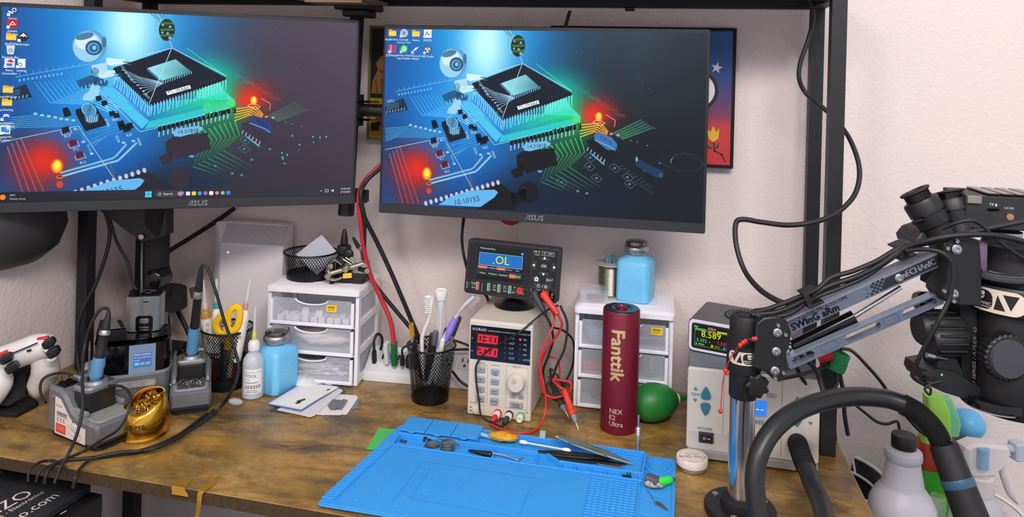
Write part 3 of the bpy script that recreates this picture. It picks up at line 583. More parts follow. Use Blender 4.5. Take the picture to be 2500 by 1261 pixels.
def make_monitor(label, loc, rz, left):
    t = thing('monitor', label, 'monitor', loc, rz)
    MB().prism(rrect(MW, MH, 0.004, 0, MH/2), 0.0, 0.014, 'y', 0.001).build('bezel', mat('monitor_bezel', (22, 23, 26), 0.4), t)
    b = MB(); b.loft([(rrect(MW-0.012, MH-0.012, 0.01, 0, MH/2), 0.014), (rrect(MW*0.82, MH*0.8, 0.02, 0, MH/2), 0.034), (rrect(MW*0.5, MH*0.55, 0.02, 0, MH/2), 0.046)], 'y'); b.build('rear_housing', BLACKM, t)
    MB().prism(rrect(MW-0.001, 0.0155, 0.002, 0, 0.0082), -0.0022, 0.001, 'y', 0.0008).build('chin', mat('monitor_chin', (40, 42, 47), 0.5, var=0.15, vs=300), t)
    c = Canvas(2.5e-5); c.text('/ISUS', 0, 0, 0.0118, (150, 156, 164), 0, sx=1.15, shear=0.12); c.rect(-0.021, 0.0003, 0.019, 0.0012, (40, 42, 47))
    c.build('logo', PRINT, t, on_front(0.0 if not left else 0.018, 0.0082, -0.0022))
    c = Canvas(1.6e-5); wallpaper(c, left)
    if not left:
        K = [(134, 183, 'folder', ('FlexBV-R13...',)), (197, 183, ((226, 232, 240), 'o'), ('Console', 'Service Tool')), (262, 185, 'folder', ('Nexus',)), (326, 185, ((244, 238, 240), 'sq'), ('AiXUN',)),
             (132, 268, ((206, 60, 70), 'sq'), ('JCIDRepair',)), (196, 268, ((52, 190, 90), 'o'), ('iDevice Panic', 'Log Analyzer')), (260, 270, ((40, 100, 200), 'sq'), ('Thermal', 'Master')), (325, 272, ((24, 26, 32), 'o'), ('OBS Studio',))]
        for i, (x, y, kd, tx) in enumerate(K):
            x, y = k3(x, y); h = icon(c, x, y, kd, tx)
            if i == 3: c.text('Ai', x, y, 0.011, (30, 34, 60))
            if i == 1:
                for a in range(6): c.ring(x+h*.45*cos(a*pi/3), y+h*.45*sin(a*pi/3), h*.42, h*.42, h*.12, (60, 110, 150), 10)
            if i == 4: c.rect(x, y-h*.9, x+h*.5, y+h, (40, 90, 190)); c.rect(x-h*.6, y-h, x-h*.1, y+h, (240, 120, 150))
            if i == 5: c.ring(x, y, h*.6, h*.6, h*.16, (236, 250, 240)); c.line([(x, y-h*.4), (x, y+h*.2), (x+h*.3, y)], h*.2, (236, 250, 240))
            if i == 6: mark(c, x, y, h, (240, 246, 255), ((-.8, -.5), (.1, -.1), (.8, .6), (-.1, .35)))
            if i == 7: c.ring(x, y, h*.8, h*.8, h*.1, (220, 224, 230)); [c.ell(x+h*.38*cos(a), y+h*.38*sin(a), h*.3, h*.3, (206, 210, 216), n=12) for a in (0.5, 2.6, 4.7)]
            if kd not in ('folder',): c.layer(); c.rect(x-h*1.1, y-h*1.1, x-h*.5, y-h*.5, (240, 244, 248)); c.layer(); c.line([(x-h*1.0, y-h), (x-h*.65, y-h*.65)], h*.12, (40, 90, 180))
    else:
        def kl(x, y): return hp(HL, x*.42808, y*.42823)
        K = [(76, 50, ((30, 70, 130), 'o'), ('Steam',)), (75, 125, ((206, 22, 22), 'sq'), ('Adobe', 'Acrobat')), (70, 203, 'folder', ('BizPDFs',)), (138, 205, ((30, 34, 42), 'o'), ('Inkscape',)), (68, 282, 'bin', ('Recycle Bin',)),
             (64, 360, ((226, 226, 232), 'sq'), ('Revo', 'Uninstaller')), (131, 362, 'page', ('setting',)), (57, 517, 'folder', ('BoardViewer',)), (53, 594, 'folder', ('pcSenlog',)), (50, 674, ((20, 80, 190), 'sq'), ('PlayStation', 'Accessories')), (46, 755, ((206, 226, 240), 'sq'), ('DisplayWi...', 'Center'))]
        for i, (x, y, kd, tx) in enumerate(K):
            x, y = kl(x, y); h = icon(c, x, y, kd, tx)
            if i == 0: c.ring(x+h*.3, y+h*.3, h*.45, h*.45, h*.16, (230, 236, 244), 14); c.line([(x-h*.8, y-h*.1), (x, y-h*.4)], h*.35, (230, 236, 244))
            if i == 1: c.line([(x-h*.6, y-h*.6), (x, y+h*.5), (x+h*.6, y-h*.2), (x-h*.4, y-h*.2)], h*.14, (255, 255, 255))
            if i == 3: mark(c, x, y, h, (220, 226, 232), ((-.9, 0), (0, .9), (.9, 0), (.3, .2), (0, 0), (-.3, .2)))
            if i == 5: mark(c, x, y, h, (206, 40, 50), ((-.6, .3), (.2, .9), (.9, .2), (.2, .1))); c.rect(x-h*.6, y-h*.7, x+h*.5, y-h*.1, (60, 110, 190))
            if i == 9: mark(c, x, y, h, (236, 242, 255), ((-.7, -.4), (-.4, .4), (.4, .4), (.7, -.4), (.3, -.1), (-.3, -.1)))
            if i == 10: c.rect(x-h*.8, y-h*.5, x+h*.2, y+h*.6, (60, 120, 190)); c.rect(x-h*.1, y-h*.7, x+h*.8, y+h*.1, (90, 140, 200))
            if kd not in ('folder', 'bin'): c.layer(); c.rect(x-h*1.1, y-h*1.1, x-h*.5, y-h*.5, (240, 244, 248))
        c.layer(); c.rect(0, -SH, SW, -SH+0.0155, None, [(20, 24, 32), (52, 46, 56), (52, 46, 56), (24, 30, 40)]); c.layer(); yb = -SH+0.0078
        c.ell(0.008, yb, 0.004, 0.004, (240, 130, 40)); c.text('79°F', 0.017, yb+0.0024, 0.004, (220, 224, 230), align='LEFT'); c.text('Mostly sunny', 0.017, yb-0.0028, 0.004, (190, 194, 200), align='LEFT')
        x = hp(HL, 362, 482)[0]
        for a in (-1, 1):
            for b in (-1, 1): c.rect(x+a*0.0025-0.0022, yb+b*0.0025-0.0022, x+a*0.0025+0.0022, yb+b*0.0025+0.0022, (70, 200, 240))
        c.poly(rrect(0.043, 0.0105, 0.005, x+0.031, yb), (58, 56, 66)); c.layer(); c.ring(x+0.0165, yb, 0.0022, 0.0022, 0.0006, (220, 222, 226), 12); c.text('Search', x+0.029, yb, 0.0052, (214, 216, 220)); c.ell(x+0.047, yb, 0.004, 0.0035, (206, 120, 170)); c.ell(x+0.050, yb+0.001, 0.0025, 0.0025, (90, 140, 220))
        for i, cc in enumerate(((224, 224, 228), (246, 196, 60), (40, 160, 210), (170, 90, 200), (230, 232, 236), (226, 80, 60), (80, 180, 90), (40, 130, 220))):
            ex = x+0.0585+i*0.0088; c.poly(rrect(0.0062, 0.0062, 0.0012 if i in (0, 1, 4, 7) else 0.003, ex, yb), cc)
            if i in (5, 6): c.layer(); c.ell(ex, yb, 0.0014, 0.0014, (70, 140, 240)); c.ring(ex, yb, 0.0018, 0.0018, 0.0004, (255, 255, 255), 10); c.z -= 1
        c.layer(); c.text('10:40 AM', SW-0.012, yb+0.0026, 0.0042, (216, 218, 222)); c.text('6/10/2025', SW-0.012, yb-0.0028, 0.0042, (216, 218, 222)); c.text('^', SW-0.053, yb-0.0012, 0.006, (216, 218, 222)); c.line([(SW-0.046, yb+0.002), (SW-0.046, yb-0.002), (SW-0.041, yb-0.002), (SW-0.041, yb+0.002)], 0.0006, (216, 218, 222), close=True); c.poly([(SW-0.036, yb-0.001), (SW-0.034, yb-0.001), (SW-0.032, yb-0.0026), (SW-0.032, yb+0.0026), (SW-0.034, yb+0.001), (SW-0.036, yb+0.001)], (216, 218, 222))
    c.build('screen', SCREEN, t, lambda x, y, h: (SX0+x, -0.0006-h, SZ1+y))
    return t
def camp(X, Y, z): p = CAM + AX_R*X + AX_F*Y; return Vector((p.x, p.y, ZD+z))
pl, pr = camp(-.776, 1.149, .314), camp(-.2715, 1.315, .314); mL = (pl+pr)/2; aL = atan2(pr.y-pl.y, pr.x-pl.x)
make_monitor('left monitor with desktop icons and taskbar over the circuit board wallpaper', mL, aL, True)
pl, pr = camp(-.2216, 1.293, .3045), camp(.309, 1.184, .3045); mR = (pl+pr)/2; aR = atan2(pr.y-pl.y, pr.x-pl.x)
make_monitor('right monitor showing the circuit board wallpaper without a taskbar', mR, aR, False)

# arm that carries the left monitor
t = thing('monitor_stand', 'black monitor arm with gas spring column standing behind the left monitor', 'monitor arm', Dk(383, 858, 0.0006))
o = t.location
def loc(p): return Vector(p)-Vector(o)
MB().rbox(0, 0, 0.0, 0.09, 0.075, 0.012, 0.012, 0.002).build('base', BLACK, t)
b = MB(); b.cyl((0, 0, 0.012), (0, 0, 0.16), 0.02, n=24); b.build('post', BLACKM, t)
b = MB(); b.cyl((0, 0, 0.085), (0, 0, 0.118), 0.052, 0.05, n=32); b.ball((-0.03, 0, 0.10), 0.03, 0.03, 0.02); b.build('pivot', RUBBER, t)
p0 = loc(W(383, 720, 1.375)); p1 = loc(W(385, 520, 1.34))
b = MB(); d = p1-p0; b.add([], []); b.prism(rrect(0.034, 0.032, 0.006), 0, d.length+0.05, 'z', 0.002, Matrix.Translation(p0) @ frame(d).to_4x4()); b.build('column', BLACKM, t)
b = MB(); q = loc(W(374, 682, 1.33)); b.cyl(q, q+Vector((0.004, 0.03, 0.0)), 0.017, 0.015, 24); b.ball(q, 0.017, 0.006, 0.017); b.build('knob', GLOSS, t)
hq = [loc(W(u, v, 1.33)) for u, v in ((245, 515), (345, 590), (405, 575), (405, 500), (250, 480))]; dn = AX_F*0.03
b = MB(); n = len(hq); b.add([*hq, *[h+dn for h in hq]], [tuple(range(n)), tuple(range(2*n-1, n-1, -1))]+[(i, (i+1) % n, n+(i+1) % n, n+i) for i in range(n)]); b.build('head_bracket', BLACK, t)
b = MB(); q = loc(W(347, 577, 1.328)); b.cyl(q, q-AX_F*0.004, 0.0045, n=16); b.build('screw', SILVER, t)
b = MB(); nL = Vector((-sin(aL), cos(aL), 0)); q1 = loc(mL + Vector((0, 0, 0.15)) + nL*0.072); q0 = loc(W(330, 430, 1.345)); b.tube([q0-Vector((0,0,0.02)), q1], 0.016, 12, 1); b.cyl(q1, q1-nL*0.021, 0.014, n=16)
b.prism(rrect(0.1, 0.1, 0.006), 0, 0.004, 'y', 0, Matrix.Translation(q1-nL*0.0245) @ Matrix.Rotation(aL, 4, 'Z')); b.build('mount_plate', BLACK, t)
b = MB(); b.tube([loc(W(347, 592, 1.36)), loc(W(346, 690, 1.365)), loc(W(350, 800, 1.37))], 0.0018, 8); b.build('cover_strip', GREYP, t)
# hanging pole that carries the right monitor
pt = W(873, 24, 1.378); pb = W(846, 522, 1.356)
t = thing('monitor_mount', 'round black pole hanging from the hutch beam between the monitors', 'monitor mount', pb); o = t.location
b = MB(); b.cyl((0, 0, 0), pt-pb, 0.0125, n=24); b.build('pole', BLACKM, t)
b = MB(); b.cyl((-0.001, 0, -0.0015), (0.0002, 0, 0.022), 0.0145, n=24); b.build('end_cap', BLACK, t)
tp = Vector((pt.x, pyb-0.001, ZD+0.667))-o; b = MB(); b.box(tp.x-0.034, tp.x+0.034, tp.y-0.07, tp.y-0.002, tp.z-0.012, tp.z-0.0002, 0.002); b.box(tp.x-0.022, tp.x+0.022, tp.y-0.06, tp.y-0.008, tp.z-0.024, tp.z-0.012, 0.002); b.build('clamp', BLACK, t)
q = loc(W(862, 268, 1.367)); e = loc(mR + Vector((-0.16, 0.066, 0.165)))
b = MB(); b.cyl(q-Vector((0, 0, 0.028)), q+Vector((0, 0, 0.028)), 0.019, n=24); b.build('collar', BLACK, t)
for dz in (-0.018, 0.014): b = MB(); a_ = q+Vector((0.016, -0.012, dz)); b.box(0, 0.036, -0.003, 0.003, 0, 0.004, 0.0005, Matrix.Translation(a_)); b.build('clamp_screw', GLOSS, t)
b = MB(); b.tube([q, q+Vector((0.05, 0.005, 0)), e], 0.012, 10, 2); b.build('bracket_arm', BLACK, t)
q1 = loc(mR + Vector((0, 0, 0.15)) + Vector((-sin(aR), cos(aR), 0))*0.070); b = MB(); b.tube([e, q1], 0.010, 10, 1); b.cyl(q1, q1-Vector((-sin(aR), cos(aR), 0))*0.019, 0.012, n=16); b.prism(rrect(0.1, 0.1, 0.006), 0, 0.004, 'y', 0, Matrix.Translation(q1-Vector((-sin(aR), cos(aR), 0))*0.0225) @ Matrix.Rotation(aR, 4, 'Z')); b.build('mount_plate', BLACK, t)
q = loc(W(872, 478, 1.360)); b = MB(); b.cyl(q-Vector((0.008, 0, 0.01)), q-Vector((0.008, 0, -0.012)), 0.0155, n=20); b.box(-0.002, 0.02, -0.008, 0.006, -0.011, 0.012, 0.002, Matrix.Translation(q)); b.build('cable_clip', BLACK, t)
# brown board offcut on the hutch shelf edge, seen from below
t = thing('cardboard_sheet', 'crumpled brown cardboard sheet tucked under the hutch shelf above the monitors', 'cardboard', Wl(840, 6, 0.14))
b = MB(); b.prism([(-0.07, -0.05), (0.065, -0.05), (0.07, 0.03), (0.02, 0.05), (-0.06, 0.04)], -0.004, 0.0, 'z', 0.0005); b.prism([(-0.05, -0.052), (0.05, -0.056), (0.05, -0.02), (-0.045, -0.02)], -0.0085, -0.0045, 'z', 0.0005); b.build('sheet', mat('brown_cardboard', (128, 104, 84), 0.85, var=0.25, vs=80), t); t.location.z = ZD+0.6665; t.rotation_euler[2] = 0.06
# ================================================================== left part of the desk
ALU = mat('grey_anodised', (122, 124, 130), 0.42, 0.35); ALUL = mat('light_grey_rim', (150, 154, 158), 0.45, 0.2); BLUEG = mat('blue_rubber_grip', (88, 142, 186), 0.55)
GOLDPIN = mat('brass_pin', (190, 150, 80), 0.3, 0.9); WOOL = mat('steel_wool', (120, 122, 118), 0.4, 0.8, var=0.4, vs=500)
def rails(b, pts, r, n=6): b.tube(pts, r, n)

# lamp shade behind the left monitor
p = W(20, 540, 1.28)
t = thing('wall_lamp', 'dark grey rounded lamp shade showing below the left monitor edge', 'lamp', W(-40, 470, 1.25))
b = MB(); b.lathe([(0.022, 0.10), (0.05, 0.09), (0.085, 0.05), (0.115, 0.0), (0.122, -0.055), (0.11, -0.09), (0.085, -0.112), (0.04, -0.125), (0.0, -0.128)], 36); b.build('shade', mat('grey_lamp_shade', (52, 50, 52), 0.5), t)
wl_ = Vector((XL, 0, 0)); b = MB(); b.tube([(0, 0, 0.095), (-0.03, 0, 0.12), (XL-t.location.x+0.002, 0, 0.12)], 0.008, 10, 3); b.cyl((XL-t.location.x+0.0015, 0, 0.12), (XL-t.location.x+0.012, 0, 0.12), 0.03, n=24); b.build('wall_bracket', BLACK, t)

# game controller on its charging stand
st = Dk(42, 1000); CS = thing('controller_stand', 'black angled stand on the desk under the white game controller', 'stand', (0, 0, ZD))
def cw(u, v, Y): return W(u, v, Y) - Vector((0, 0, ZD))
b = MB(); Q = [Dk(u, v) - Vector((0, 0, ZD)) for u, v in ((-70, 1010), (40, 1021), (94, 992), (88, 985), (60, 968), (-70, 972))]
b.prism([(q.x, q.y) for q in Q], 0.0003, 0.008, 'z', 0.0015); b.build('base', BLACKM, CS)
b = MB(); A = [cw(-60, 985, 1.17), cw(20, 990, 1.165), cw(62, 965, 1.185), cw(62, 915, 1.19), cw(30, 900, 1.19), cw(-10, 940, 1.17), cw(-60, 950, 1.16)]; n = len(A); B = [q + AX_F*0.03 for q in A]
b.add(A+B, [tuple(range(n)), tuple(range(2*n-1, n-1, -1))]+[(i, (i+1) % n, n+(i+1) % n, n+i) for i in range(n)]); b.build('cradle', BLACKM, CS)
GC = thing('game_controller', 'white game controller with black triggers and red accents beside the left wall', 'game controller', W(60, 890, 1.17))
o = GC.location
def g(u, v, Y=1.17): return W(u, v, Y) - o
CW = mat('controller_white', (232, 226, 226), 0.4, var=0.03); CB = mat('controller_black', (24, 26, 30), 0.35)
b = MB()   # body: bar between the shoulders seen from the trigger side
b.tube([g(-70, 908), g(-20, 888), g(40, 866), g(90, 848), g(122, 842)], [0.020, 0.0215, 0.0205, 0.021, 0.017], 16, 6); b.build('body', CW, GC)
b = MB(); b.tube([g(100, 858, 1.178), g(112, 900, 1.178), g(92, 945, 1.18), g(80, 955, 1.18)], [0.017, 0.0205, 0.0165, 0.009], 16, 6); b.build('grip', mat('controller_grip', (204, 198, 194), 0.5), GC)
b = MB(); b.tube([g(-30, 900, 1.16), g(0, 930, 1.155), g(-22, 975, 1.155), g(-40, 990, 1.155)], [0.018, 0.018, 0.015, 0.009], 16, 6); b.build('grip', CW, GC)
for (u, v, Y, k) in ((120, 836, 1.153, 0), (131, 858, 1.150, 1), (16, 874, 1.143, 0), (30, 896, 1.140, 1)):
    b = MB(); M = Matrix.Translation(g(u, v, Y)) @ Matrix.Rotation(YAW+0.35, 4, 'Z') @ Matrix.Rotation(-0.45, 4, 'Y'); b.prism(rrect(0.017, 0.012 if k == 0 else 0.013, 0.004), -0.009, 0.009, 'y', 0.003, M); b.build('trigger' if k else 'bumper', CB, GC)
b = MB(); b.tube([g(118, 878, 1.15), g(128, 876, 1.15), g(133, 868, 1.152), g(108, 850, 1.15)], 0.0035, 8, 5); b.build('trigger_rim', CW, GC)
for P in (((92, 829, 1.160), (118, 824, 1.163)), ((-5, 868, 1.150), (20, 858, 1.153))):
    b = MB(); b.tube([g(*P[0]), g(*P[1])], 0.0036, 8, 1); b.build('accent', mat('red_accent', (196, 48, 56), 0.4), GC)
b = MB(); b.tube([g(22, 859, 1.148), g(34, 860, 1.146), g(92, 836, 1.149)], 0.0011, 6, 4); b.build('seam', BLACKM, GC)
b = MB(); b.prism(rrect(0.0065, 0.0032, 0.0015), -0.001, 0.001, 'y', 0, Matrix.Translation(g(71, 855, 1.1475)) @ Matrix.Rotation(YAW, 4, 'Z') @ Matrix.Rotation(-0.3, 4, 'Y')); b.build('charge_port', BLACK, GC)

# black computer box in front of the desk with lettered mat on top
ZB = -0.052
c0 = Dk(232, 1202, ZB); c1 = Dk(0, 1157, ZB)
cr_ = Dk(250, 1202, ZB-0.012); 
yawb = atan2(c0.y-c1.y, c0.x-c1.x)
t = thing('computer_case', 'black computer case with a lettered mat on its lid in the bottom left corner', 'computer', (cr_.x, cr_.y, 0.0), yawb)
MB().box(-0.252, 0.0, -0.42, 0.0, 0.02, ZD+ZB-0.012, 0.003).build('case_body', mat('case_black', (30, 30, 32), 0.35, var=0.2, vs=40), t)
for (x, y) in ((-0.232, -0.40), (-0.02, -0.40), (-0.232, -0.02), (-0.02, -0.02)): MB().lathe([(0.012, 0.0005), (0.014, 0.0199)], 16, c=(x, y, 0)).build('foot', RUBBER, t)
LM = thing('lid_mat', 'black foam mat with pale shop lettering lying on the computer case', 'mat', (cr_.x, cr_.y, ZD+ZB-0.0115), yawb)
MB().prism(rrect(0.238, 0.34, 0.012, -0.134, -0.168), 0.0, 0.0115, 'z', 0.002).build('pad', mat('foam_black', (34, 36, 40), 0.8, var=0.3, vs=500, bump=0.3, bs=900), LM)
def lm(u, v): q = Dk(u, v, ZB) - LM.location; q = Matrix.Rotation(-yawb, 3, 'Z') @ q; return (q.x, q.y)
c = Canvas()
a0 = lm(0, 1261); a1 = lm(62, 1200); rt = atan2(a1[1]-a0[1], a1[0]-a0[0])
def mid(u0, v0, u1, v1): p_, q_ = lm(u0, v0), lm(u1, v1); return p_, atan2(q_[1]-p_[1], q_[0]-p_[0]), math.hypot(q_[0]-p_[0], q_[1]-p_[1])
PW = (232, 222, 214)
for tx, vis, P in (('IZO', 'ZO', (0, 1240, 75, 1199)), ('s - Electronics', 'Electronics', (24, 1247, 105, 1200)), ('o.com', 'o.com', (47, 1260, 139, 1206))):
    (x_, y_), r_, l_ = mid(*P); wv = max(v[0] for v in text_geo(vis, 'LEFT')[0]); c = Canvas(); c.text(tx, x_+l_*cos(r_), y_+l_*sin(r_), l_/wv, PW, r_, 'RIGHT'); c.build('lettering', PRINT, LM, on_top(0, 0, 0.0115))
c = Canvas()
q0, q1 = lm(148, 1254), lm(162, 1246); c.line([q0, q1], 0.0016, PW); q0, q1 = lm(-4, 1151), lm(5, 1152); c.line([q0, q1], 0.0014, PW)
c.build('edge_marks', PRINT, LM, on_top(0, 0, 0.0115))

# ------------------------------------------------ iron stands
def stand_profile(L, h):    # side outline: high at the back, low tray in front (x along the length)
    return [(0, 0.004), (L-0.010, 0.004), (L, 0.014), (L, h*0.50), (L-0.004, h*0.54), (L*0.64, h*0.56), (L*0.52, h*0.64), (L*0.36, h*0.90), (L*0.26, h), (0, h)]
def iron_stand(label, loc_, rz, wool, sticker, group='soldering iron stands'):
    L, wd, h = 0.120, 0.066, 0.070
    t = thing('soldering_iron_stand', label, 'iron stand', loc_, rz, group)
    b = MB(); b.prism(stand_profile(L, h), -wd/2, wd/2, 'y', 0.004); b.build('housing', ALU, t)
    b = MB(); b.prism(rrect(L-0.006, wd-0.006, 0.01, L/2, 0), 0.0003, 0.0045, 'z', 0); b.build('rubber_base', RUBBER, t)
    zt = h*0.545
    b = MB(); b.prism(rrect(0.043, 0.056, 0.010, L-0.027, 0), zt-0.001, zt+0.0025, 'z', 0.001); b.build('tray_rim', ALUL, t)
    b = MB(); b.prism(rrect(0.032, 0.044, 0.006, L-0.027, 0), zt+0.0026, zt+0.0030, 'z', 0); b.build('tray', mat('tray_sponge', (136, 142, 130), 0.8) if not wool else mat('tray_dark', (70, 72, 70), 0.8), t)
    if wool:
        b = MB(); random.seed(11)
        for i in range(46):
            x, y = L-0.027+random.uniform(-.013, .013), random.uniform(-.019, .019); b.tube([(x, y, zt+0.003), (x+random.uniform(-.006, .006), y+random.uniform(-.006, .006), zt+0.0085), (x+random.uniform(-.008, .008), y+random.uniform(-.008, .008), zt+0.0035)], 0.0007, 4, 3)
        tag(b.build('steel_wool', WOOL, t), None, None, kind='stuff')
    # iron holder: black block under a silver cap
    b = MB(); b.prism(rrect(0.036, 0.046, 0.007, 0.062, 0), h*0.58, h*0.98, 'z', 0.001); b.build('holder_block', BLACK, t)
    b = MB(); b.prism(rrect(0.040, 0.050, 0.010, 0.062, 0), h*0.98, h*1.12, 'z', 0.003); b.lathe([(0.017, 0), (0.0155, 0.004), (0.012, 0.005), (0.012, 0.002)], 24, c=(0.062, 0, h*1.12), closed=True); b.build('holder_cap', SILVER, t)
    b = MB()
    for s in (-1, 1): MB().box(0.040, 0.088, s*0.027-0.0025, s*0.027+0.0025, h*0.6, h*0.70, 0.001).build('guide', ALUL, t)
    b = MB(); b.box(0.006, 0.030, -0.026, 0.026, h-0.0004, h+0.0006, 0.0); b.build('tip_plate', BLACK, t)
    for i in range(4):
        for j in range(2): MB().lathe([(0.0042, 0), (0.0042, 0.003), (0.0026, 0.0034), (0.002, 0.001)], 14, c=(0.012+j*0.011, -0.020+i*0.0105, h+0.0006), closed=False).build('tip_socket', GLOSS, t)
    b = MB(); b.prism(rrect(0.020, 0.030, 0.004, 0.024, 0.008), h+0.0008, h+0.011, 'z', 0.003); b.build('tip_clamp', SILVER, t)
    for (x, y) in ((0.012, -0.020), (0.012, -0.0095)): MB().lathe([(0.0011, 0), (0.0011, 0.009), (0.0006, 0.011), (0.0002, 0.015)], 8, c=(x, y, h+0.003)).build('spare_tip', mat('dark_tip', (90, 70, 64), 0.35, 0.7), t)
    MB().lathe([(0.0012, 0), (0.0012, 0.04), (0.0016, 0.042), (0.0004, 0.056)], 8, c=(0.027, 0.012, h+0.0015)).build('spare_tip', SILVER, t)
    for (x, z, r) in ((0.012, h*0.80, 0.0042), (0.066, h*0.56*0.86, 0.0026)):
        b = MB(); b.cyl((x, -wd/2+0.0005, z), (x, -wd/2-0.0014, z), r, n=18); b.build('side_screw', SILVER, t)
    if sticker:
        c = Canvas(); P = [(0.020, 0.006), (0.094, 0.006), (0.094, 0.0285), (0.072, 0.030), (0.056, 0.036), (0.042, 0.050), (0.034, 0.0575), (0.020, 0.0595)]
        c.poly(P, (234, 224, 220)); c.layer(); c.text('AiXun', 0.030, 0.047, 0.0052, (40, 38, 40), 0, sx=1.1)
        for i in range(6): c.rect(0.0245+i*0.0042, 0.0335, 0.0245+i*0.0042+0.0036, 0.0385, (46, 42, 44)); 
        c.layer(); [c.line([(0.0248+i*0.0042, 0.0352), (0.0277+i*0.0042, 0.0352+0.001*(i % 2))], 0.0006, (234, 224, 220)) for i in range(6)]; [c.line([(0.0262+i*0.0042, 0.0345), (0.0262+i*0.0042, 0.038)], 0.0005, (234, 224, 220)) for i in range(6)]
        c.line([(0.0245, 0.0322), (0.049, 0.0322)], 0.0006, (120, 112, 110))
        for i in range(3): c.rect(0.0255+i*0.0075, 0.0275, 0.0285+i*0.0075, 0.0300, (110, 104, 104)); c.rect(0.0245+i*0.0075, 0.0245, 0.0300+i*0.0075, 0.0262, (150, 144, 142))
        c.rect(0.023, 0.0085, 0.047, 0.0215, (222, 70, 48)); c.layer()
        for i in range(4): c.line([(0.026, 0.0185-i*0.002), (0.044, 0.0185-i*0.002)], 0.0006, (240, 170, 150))
        for P in (((0.052, 0.024), (0.052, 0.014), (0.078, 0.0075), (0.083, 0.010), (0.083, 0.0165), (0.058, 0.0275)), ((0.052, 0.024), (0.076, 0.014), (0.083, 0.0165)), ((0.076, 0.014), (0.078, 0.0075))): c.line(P, 0.0004, (90, 86, 86))
        for i in range(3): c.line([(0.058+i*0.006, 0.0235-i*0.0025), (0.062+i*0.006, 0.0235-i*0.0025), (0.063+i*0.006, 0.0205-i*0.0025), (0.059+i*0.006, 0.0205-i*0.0025)], 0.0003, (90, 86, 86), close=True)
        c.build('sticker', PRINT, t, on_front(0.0, 0.0, -wd/2))
    return t
def soldering_iron(label, base, top, tip_in):
    t = thing('soldering_iron', label, 'soldering iron', base); d = Vector(top)-Vector(base); L = d.length; T = frame(d).to_4x4()
    b = MB(); b.lathe([(0.003, -0.012), (0.0075, -0.002), (0.0095, 0.004), (0.0088, L*0.12), (0.0098, L*0.19), (0.0088, L*0.27), (0.0088, L*0.30)], 20, T); b.build('grip', BLUEG, t)
    b = MB(); b.lathe([(0.0072, L*0.30), (0.0076, L*0.32), (0.0072, L*0.36), (0.0066, L*0.62), (0.0076, L*0.66)], 20, T); b.build('handle', BLACK, t)
    b = MB(); b.lathe([(0.0078, L*0.655), (0.0078, L*0.67), (0.0070, L*0.72), (0.006, L*0.735)], 20, T); b.build('collar', SILVER, t)
    b = MB(); b.lathe([(0.0065, L*0.73), (0.0060, L*0.8), (0.0034, L*0.97), (0.0026, L)], 16, T); b.build('strain_relief', RUBBER, t)
    return t
LV = Vector((0, 0, 1))
IS_rz = ya(-29); dirx = Vector((cos(IS_rz), sin(IS_rz), 0)); S1 = Dk(114, 1056) + Vector((-sin(IS_rz), cos(IS_rz), 0))*0.033
iron_stand('grey iron stand with a printed white and red sticker on its side', S1, IS_rz, False, True)
base = S1 + dirx*0.062 + LV*(0.070*1.12+0.006)
soldering_iron('soldering iron with blue grip leaning in the stand with the sticker', base, W(266, 762, 1.13), None)
S2 = Dk(467, 944); rz2 = ya(-68)
iron_stand('smaller looking grey iron stand filled with steel wool beside the pen cup', (S2.x, S2.y, ZD), rz2, True, False).scale = (0.92, 0.92, 0.92)
base2 = S2 + Vector((cos(rz2), sin(rz2), 0))*0.057 + LV*(0.070*1.12*0.92+0.006)
soldering_iron('soldering iron with blue grip and black handle standing by the mesh pen cup', base2, W(491, 652, 1.21), None)
MB_ = MB(); 

# ------------------------------------------------ soldering station
p = Dk(320, 1002); rz = ya(24); t = thing('soldering_station', 'grey soldering station with gloss black front and small blue screen', 'soldering station', p, rz)
wd, dp, h = 0.112, 0.145, 0.112
def sec(s, dy=0.0): return [(-wd/2*s, dp), (wd/2*s, dp), (wd/2*s, 0.022), (wd*0.47*s, 0.008), (wd*0.40*s, 0.0015), (wd*0.2*s, -0.002), (0, -0.003), (-wd*0.2*s, -0.002), (-wd*0.40*s, 0.0015), (-wd*0.47*s, 0.008), (-wd/2*s, 0.022)]
b = MB(); b.loft([(sec(0.96), 0.003), (sec(1.0), 0.010), (sec(1.0), 0.058)], 'z'); b.build('lower_body', ALU, t)
b = MB(); b.loft([([(x*0.97, y+0.002) for x, y in sec(1.0)], 0.0005), ([(x*0.97, y+0.002) for x, y in sec(1.0)], 0.004)], 'z'); b.build('rubber_base', RUBBER, t)
up = [(x*0.985, min(y+0.0012, dp*0.45)) for x, y in sec(1.0)]
b = MB(); b.loft([(up, 0.058), (up, h-0.008), (inset(up, 0.004), h-0.001), (inset(up, 0.010), h)], 'z'); b.build('front_cover', GLOSS, t)
rear = [(-wd/2, dp), (wd/2, dp), (wd/2, dp*0.45), (-wd/2, dp*0.45)]
b = MB(); b.loft([(rear, 0.058), (rear, h-0.012), (inset(rear, 0.006), h-0.002)], 'z'); b.build('rear_cover', mat('station_grey', (122, 120, 114), 0.5), t)
for i in range(16):
    y = dp*0.46+i*0.0047; b = MB(); b.box(-wd/2-0.0006, -wd/2+0.008, y, y+0.0022, h-0.038, h-0.005, 0.0); b.build('side_vent', BLACKM, t)
for i in range(5):
    b = MB(); M = Matrix.Translation((-0.018+i*0.0125, dp*0.5, h-0.0015)) @ Matrix.Rotation(0.2, 4, 'Z'); b.prism(rrect(0.006, 0.045, 0.003, 0, 0.022), 0, 0.0006 if i < 5 else 0, 'z', 0, M); b.build('top_vent', BLACKM, t)
